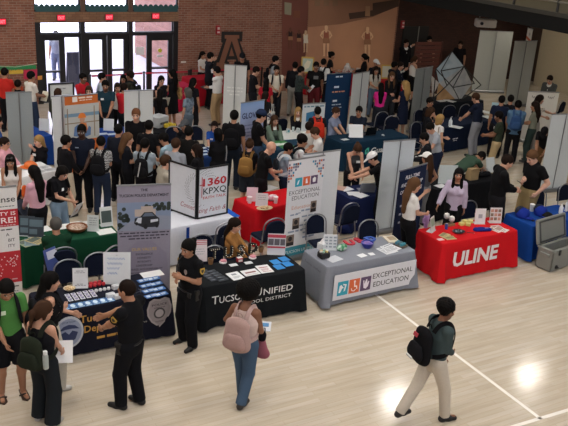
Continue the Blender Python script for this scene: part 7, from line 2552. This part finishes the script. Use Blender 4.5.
# table by the leaning man
o = thing('bottle', 'white pump bottle on the navy table by the blonde woman in the white t-shirt', 'bottle', at(450, 126, TZ))
MB().lathe((0, 0, 0), [(.05, 0), (.052, .15), (.02, .20), (.018, .24)], 14).build('bottle_body', M('#cfd6da', .4), o, True)
MB().tube([(0, 0, .24), (0, 0, .27), (.05, 0, .27)], .008, 6).build('pump', M('#c4c6c8', .4), o)
for i, (px, py, rz_, lb) in enumerate(((486, 112, 8, 'white sheet on the navy table beyond the leaning man'), (487.5, 117, -10, 'second white sheet on the navy table close to the leaning man'), (456, 127, 20, 'white leaflet on the navy table by the pump bottle'))):
    flat(px, py, .28, .34, '#c9cfd0', lb, 'sheet_of_paper', 'paper', T12, rz_)
o, fr = stand(496, 116, .34, .40, '#9fc0cc', 'pale blue board in front of the man in the navy shirt', 178, 8, name='blank_board', base=False)
for i, (px, py, rz_) in enumerate(((441, 101, 5), (447, 100.3, -15), (452, 101.5, 25))):
    flat(px, py, .26, .2, '#c9cccd', 'white paper scattered under the cube frame display', 'sheet_of_paper', 'paper', T13, rz_, z=.748 + i * .003, group='papers on the cube frame table')
# white table with the hard hat
o = thing('hard_hat', 'orange hard hat on the white table', 'hard hat', at(30.8, 168, TZ), 1.0)
Q = Field(.012)
Q.ell((0, 0, .03), (.125, .15, .12), .02, None, [((0, 0, .01), (0, 0, -1))])
link('shell', Q.mesh('shell'), M('#d2661f', .4), o)
Q = Field(.010)
Q.ell((0, .05, .018), (.14, .19, .014), .02)
link('brim', Q.mesh('brim'), M('#d2661f', .4), o)
MB().tube([(0, -.13, .08), (0, -.06, .148), (0, .06, .148), (0, .13, .09)], .012, 6).build('ridge', M('#d8722c', .4), o)
for i, (px, py, rz_, lb) in enumerate(((45, 167, 10, 'grey printed sheet near the blonde seated woman'), (50, 169.5, -8, 'white printed sheet at the end of the white table'), (4, 171, 10, 'white sheet in front of the man in pink'), (40, 171.5, 24, 'small grey leaflet beside the orange hard hat'))):
    flat(px, py, .22, .16, '#b9bcc0' if i % 2 == 0 else '#a8abb0', lb, 'sheet_of_paper', 'paper', T9, rz_, marks=LINES, mc='#8a8d92')
# blue tables by the grey banner and orange banner
o, fr = stand(44, 131, .24, .30, '#c9d0d6', 'white board standing on the blue table beside the grey banner', 178, 10, name='blank_board', base=False)
o, fr = stand(108.5, 131, .26, .30, '#c9ced4', 'white board standing on the blue table beside the orange banner', 178, 14, name='blank_board', base=False)
for i, (px, py) in enumerate(((101, 134), (114, 134))):
    flat(px, py, .34, .16, '#b9c9dc', ('pale sheet at the orange banner end of the blue table', 'pale sheet by the maroon sleeved person on the blue table')[i], 'sheet_of_paper', 'paper', T16)
# black table with yellow things
for k, (px, py) in enumerate(((166, 127.5), (170, 126.5), (174, 127.5), (195, 123))):
    if k < 3:
        o = thing('toy_block', 'yellow block in the row on the black table by the man in the grey cap', 'block', at(px, py, TZ), k * .5, 'yellow blocks')
        MB().box((0, 0, .05), (.12, .10, .10), bev=.02).build('block', M('#c9b02a', .5), o)
        MB().box((0, 0, .105), (.07, .05, .02), bev=.01).build('knob', M('#a8921f', .5), o)
o = thing('printer', 'pale grey box shaped machine on the black table behind the white banner', 'printer', at(158.5, 126, TZ), .5)
MB().box((0, 0, .14), (.42, .36, .28), bev=.03).build('casing', M('#a8acae', .5), o)
MB().box((0, -.19, .12), (.26, .04, .05)).build('slot', M('#4a4d50', .5), o)
# blue table with rows of papers
for i in range(3):
    for j in range(2):
        flat(203 + j * 8 + i * .8, 148 + i * 3.2 - j * 1.5, .17, .11, '#b9c4d0', 'pale paper in the two rows on the blue table before the woman in blue', 'sheet_of_paper', 'paper', T18, 4, group='papers in rows on the blue table')
# centre table
for k, (px, py) in enumerate(((288, 133), (293, 131.5), (298, 132.5))):
    o = thing('box', 'small coloured carton on the white cloth before the blonde woman', 'box', at(px, py, TZ), k, 'small cartons on the white cloth')
    MB().box((0, 0, .06), (.09, .06, .12), bev=.006).build('carton', M('#b9c4c6', .5), o)
    MB().box((0, -.031, .06), (.06, .002, .05)).build('label', M('#3f8a96', .5), o)
for i, (px, py) in enumerate(((278, 144.5), (286, 144))):
    flat(px, py, .22, .2, '#c9d2cc', ('white sheet on the green runner near the man in the navy cap', 'white sheet on the green runner near the curly haired man')[i], 'sheet_of_paper', 'paper', T22, 8)
# far tables
o, fr = stand(307, 73.5, .46, .58, '#b9953f', 'yellow framed picture on the far red cloth near the mural seam', 175, 8, z=.80, name='framed_picture', base=False)
shapes(o, M('#a9b8a8', .6), [rect(-.18, .06, .18, .52)], fr, 'picture', .007, .001)
shapes(o, M('#d8d2b8', .6), [[(-.10, .12), (.06, .2), (.12, .42), (-.02, .46), (-.12, .3)]], fr, 'picture_figure', .009, .001)
o, fr = stand(386, 79, .40, .50, '#b9953f', 'yellow framed picture beside the dark suited man', 170, 8, z=.748, name='framed_picture', base=False)
shapes(o, M('#b9b8a8', .6), [rect(-.16, .05, .16, .45)], fr, 'picture', .007, .001)
for k, (px, py) in enumerate(((338, 74.5), (345, 73.8), (352, 73), (358, 72.5))):
    o = thing('box', 'small pale carton in the row on the long red cloth', 'box', at(px, py, .80), k * .4, 'cartons on the long red cloth')
    MB().box((0, 0, .08), (.18, .14, .16), bev=.01).build('carton', M('#bdb4b0', .6), o)
    MB().box((0, -.071, .08), (.10, .002, .06)).build('label', M('#a0525a', .6), o)
o = blob(347, 71.5, 'white cloth wrapped bundle on the long red cloth under the second player', [('e', (0, 0, .12), (.14, .12, .13)), ('e', (0, 0, .26), (.07, .07, .06))], '#c9c7c4', 'bundle', 'bundle', z=.80, vox=.02, part='wrap')
o = thing('jug', 'white jug on the table beneath the brick at the block letter', 'jug', at(191.5, 68, .90))
MB().lathe((0, 0, 0), [(.08, 0), (.09, .2), (.04, .30), (.04, .34)], 14).build('jug_body', M('#c4c4c2', .5), o, True)
MB().tube([(.08, 0, .08), (.14, 0, .12), (.13, 0, .22), (.06, 0, .26)], .012, 6).build('handle', M('#c4c4c2', .5), o)
# ---- entrance corner: paper garland, framed board, belt barrier
t = thing('paper_garland', 'green, yellow and red cut paper garland on the brick by the entrance', 'garland', onY(18, 70, WY - .03))
o0 = t.location.copy()
MB().tube([onY(-6, 66, WY - .03) - o0, onY(16, 67, WY - .03) - o0, onY(37, 63.5, WY - .03) - o0], .01, 5).build('string', M('#d5d0c0', .7), t)
rnd = random.Random(2)
for k in range(11):
    x = -4 + k * 3.8
    z0 = 66.2 - (.06 * k if k > 5 else -.05 * k)
    wv = 1.6 + rnd.random() * .4
    mb = MB()
    mb.prism([(a.x - o0.x, a.z - o0.z) for a in (onY(x - wv, z0 + 3.6, WY), onY(x - wv * .3, z0 + 2.4, WY), onY(x, z0 + 4.4, WY), onY(x + wv * .5, z0 + 2.6, WY), onY(x + wv, z0 + 3.8, WY), onY(x + wv, z0 - .6, WY), onY(x - wv, z0 - .6, WY))], ((0, 0, 0), (1, 0, 0), (0, 0, 1)), .006)
    mb.build('paper_flag', M('#2f8a50', .7), t)
for x0, y0, x1, y1_, c in ((9, 70, 23, 74, '#c9a83a'), (0, 70.5, 8, 73.5, '#c9a83a'), (23.5, 69.5, 37, 79, '#b8264a'), (37.5, 76, 42, 80, '#c98a3a')):
    mb = MB()
    mb.prism([(a.x - o0.x, a.z - o0.z) for a in (onY(x0, y1_, WY), onY(x1, y1_ - .6, WY), onY(x1, y0 - .6, WY), onY(x0, y0, WY))], ((0, .012, 0), (1, 0, 0), (0, 0, 1)), .006)
    mb.build('paper_panel', M(c, .7), t)
pb = at(61, 83, 1.62)
t = thing('easel_board', 'white board in a black frame standing before the entrance door', 'sign', (pb.x, pb.y, 0), R(4))
MB().box((0, 0, 1.25), (.62, .025, .72)).build('board', M('#c4c8c6', .6), t)
mb = MB()
for q in ((0, 1.61, .68, .04), (0, .89, .68, .04)):
    mb.box((q[0], -.005, q[1]), (q[2], .045, q[3]))
for s in (-1, 1):
    mb.box((s * .32, -.005, 1.25), (.04, .045, .74))
mb.build('frame', M('#121214', .5), t)
print_lines(t, M('#8a8d90', .6), [(0, 1.46, .24, .03)], ((0, -.014, 0), (1, 0, 0), (0, 0, 1)))
for s in (-1, 1):
    MB().tube([(s * .1, .02, 1.6), (s * .30, .06, 0.01)], .015, 6).build('leg', M('#26211c', .6), t)
MB().tube([(0, .03, 1.5), (0, .45, .01)], .015, 6).build('leg', M('#26211c', .6), t)
posts = [at(90, 75.5, .97), at(144, 72.5, .97), at(189, 71, .97)]
for k, q in enumerate(posts):
    t = thing('barrier_post', ('black barrier post holding the red belt at the glass doors', 'black barrier post holding the red belt before the dark door', 'black barrier post holding the red belt at the brick')[k], 'barrier', (q.x, q.y, 0))
    MB().lathe((0, 0, 0), [(.17, 0), (.17, .02), (.04, .045), (.032, .06), (.032, .95), (.04, .96), (.04, 1.0), (.02, 1.01)], 16).build('post', M('#151517', .4), t, True)
    if k < 2:
        d = posts[k + 1] - q
        ux_ = d.normalized()
        mb = MB()
        mb.prism([(.05, -.03), (d.length - .05, -.03), (d.length - .05, .03), (d.length / 2, .01), (.05, .03)], ((0, 0, .95), ux_, (0, 0, 1)), .004)
        mb.build('belt', M('#b01a34', .6), t)
posts2 = [at(191, 70.5, .97), at(262, 68, .97)]
for k, q in enumerate(posts2):
    t = thing('barrier_post', ('black barrier post at the tall red cloth', 'black barrier post near the man in the cream t-shirt')[k], 'barrier', (q.x, min(q.y, WY - .35), 0))
    MB().lathe((0, 0, 0), [(.17, 0), (.17, .02), (.04, .045), (.032, .06), (.032, .95), (.04, .96), (.04, 1.0), (.02, 1.01)], 16).build('post', M('#151517', .4), t, True)
    if k < 1:
        d = Vector((posts2[1].x, min(posts2[1].y, WY - .35), .97)) - Vector((q.x, min(q.y, WY - .35), .97))
        ux_ = d.normalized()
        MB().prism([(.05, -.03), (d.length - .05, -.03), (d.length - .05, .03), (.05, .03)], ((0, 0, .95), ux_, (0, 0, 1)), .004).build('belt', M('#b01a34', .6), t)
o = thing('cardboard_box', 'tan cardboard box on the floor behind the display, by the chairs', 'box', at(216, 236, 0), y4)
MB().box((0, 0, .24), (.34, .28, .48), bev=.004).build('carton', M('#8f7552', .7), o)
MB().box((0, -.14, .50), (.34, .10, .006), rx=R(-35)).build('flap', M('#a0855f', .7), o)
# ------------------------------------------------------------------ daylight and exposure
w = bpy.data.worlds.new('daylight')
SC.world = w
w.use_nodes = True
bg = w.node_tree.nodes['Background']
bg.inputs[0].default_value = (.86, .88, 1.0, 1)
bg.inputs[1].default_value = 5.0
SC.view_settings.view_transform = 'Standard'
SC.view_settings.look = 'None'
SC.view_settings.gamma = 1
SC.view_settings.use_curve_mapping = False
SC.view_settings.exposure = 0.0
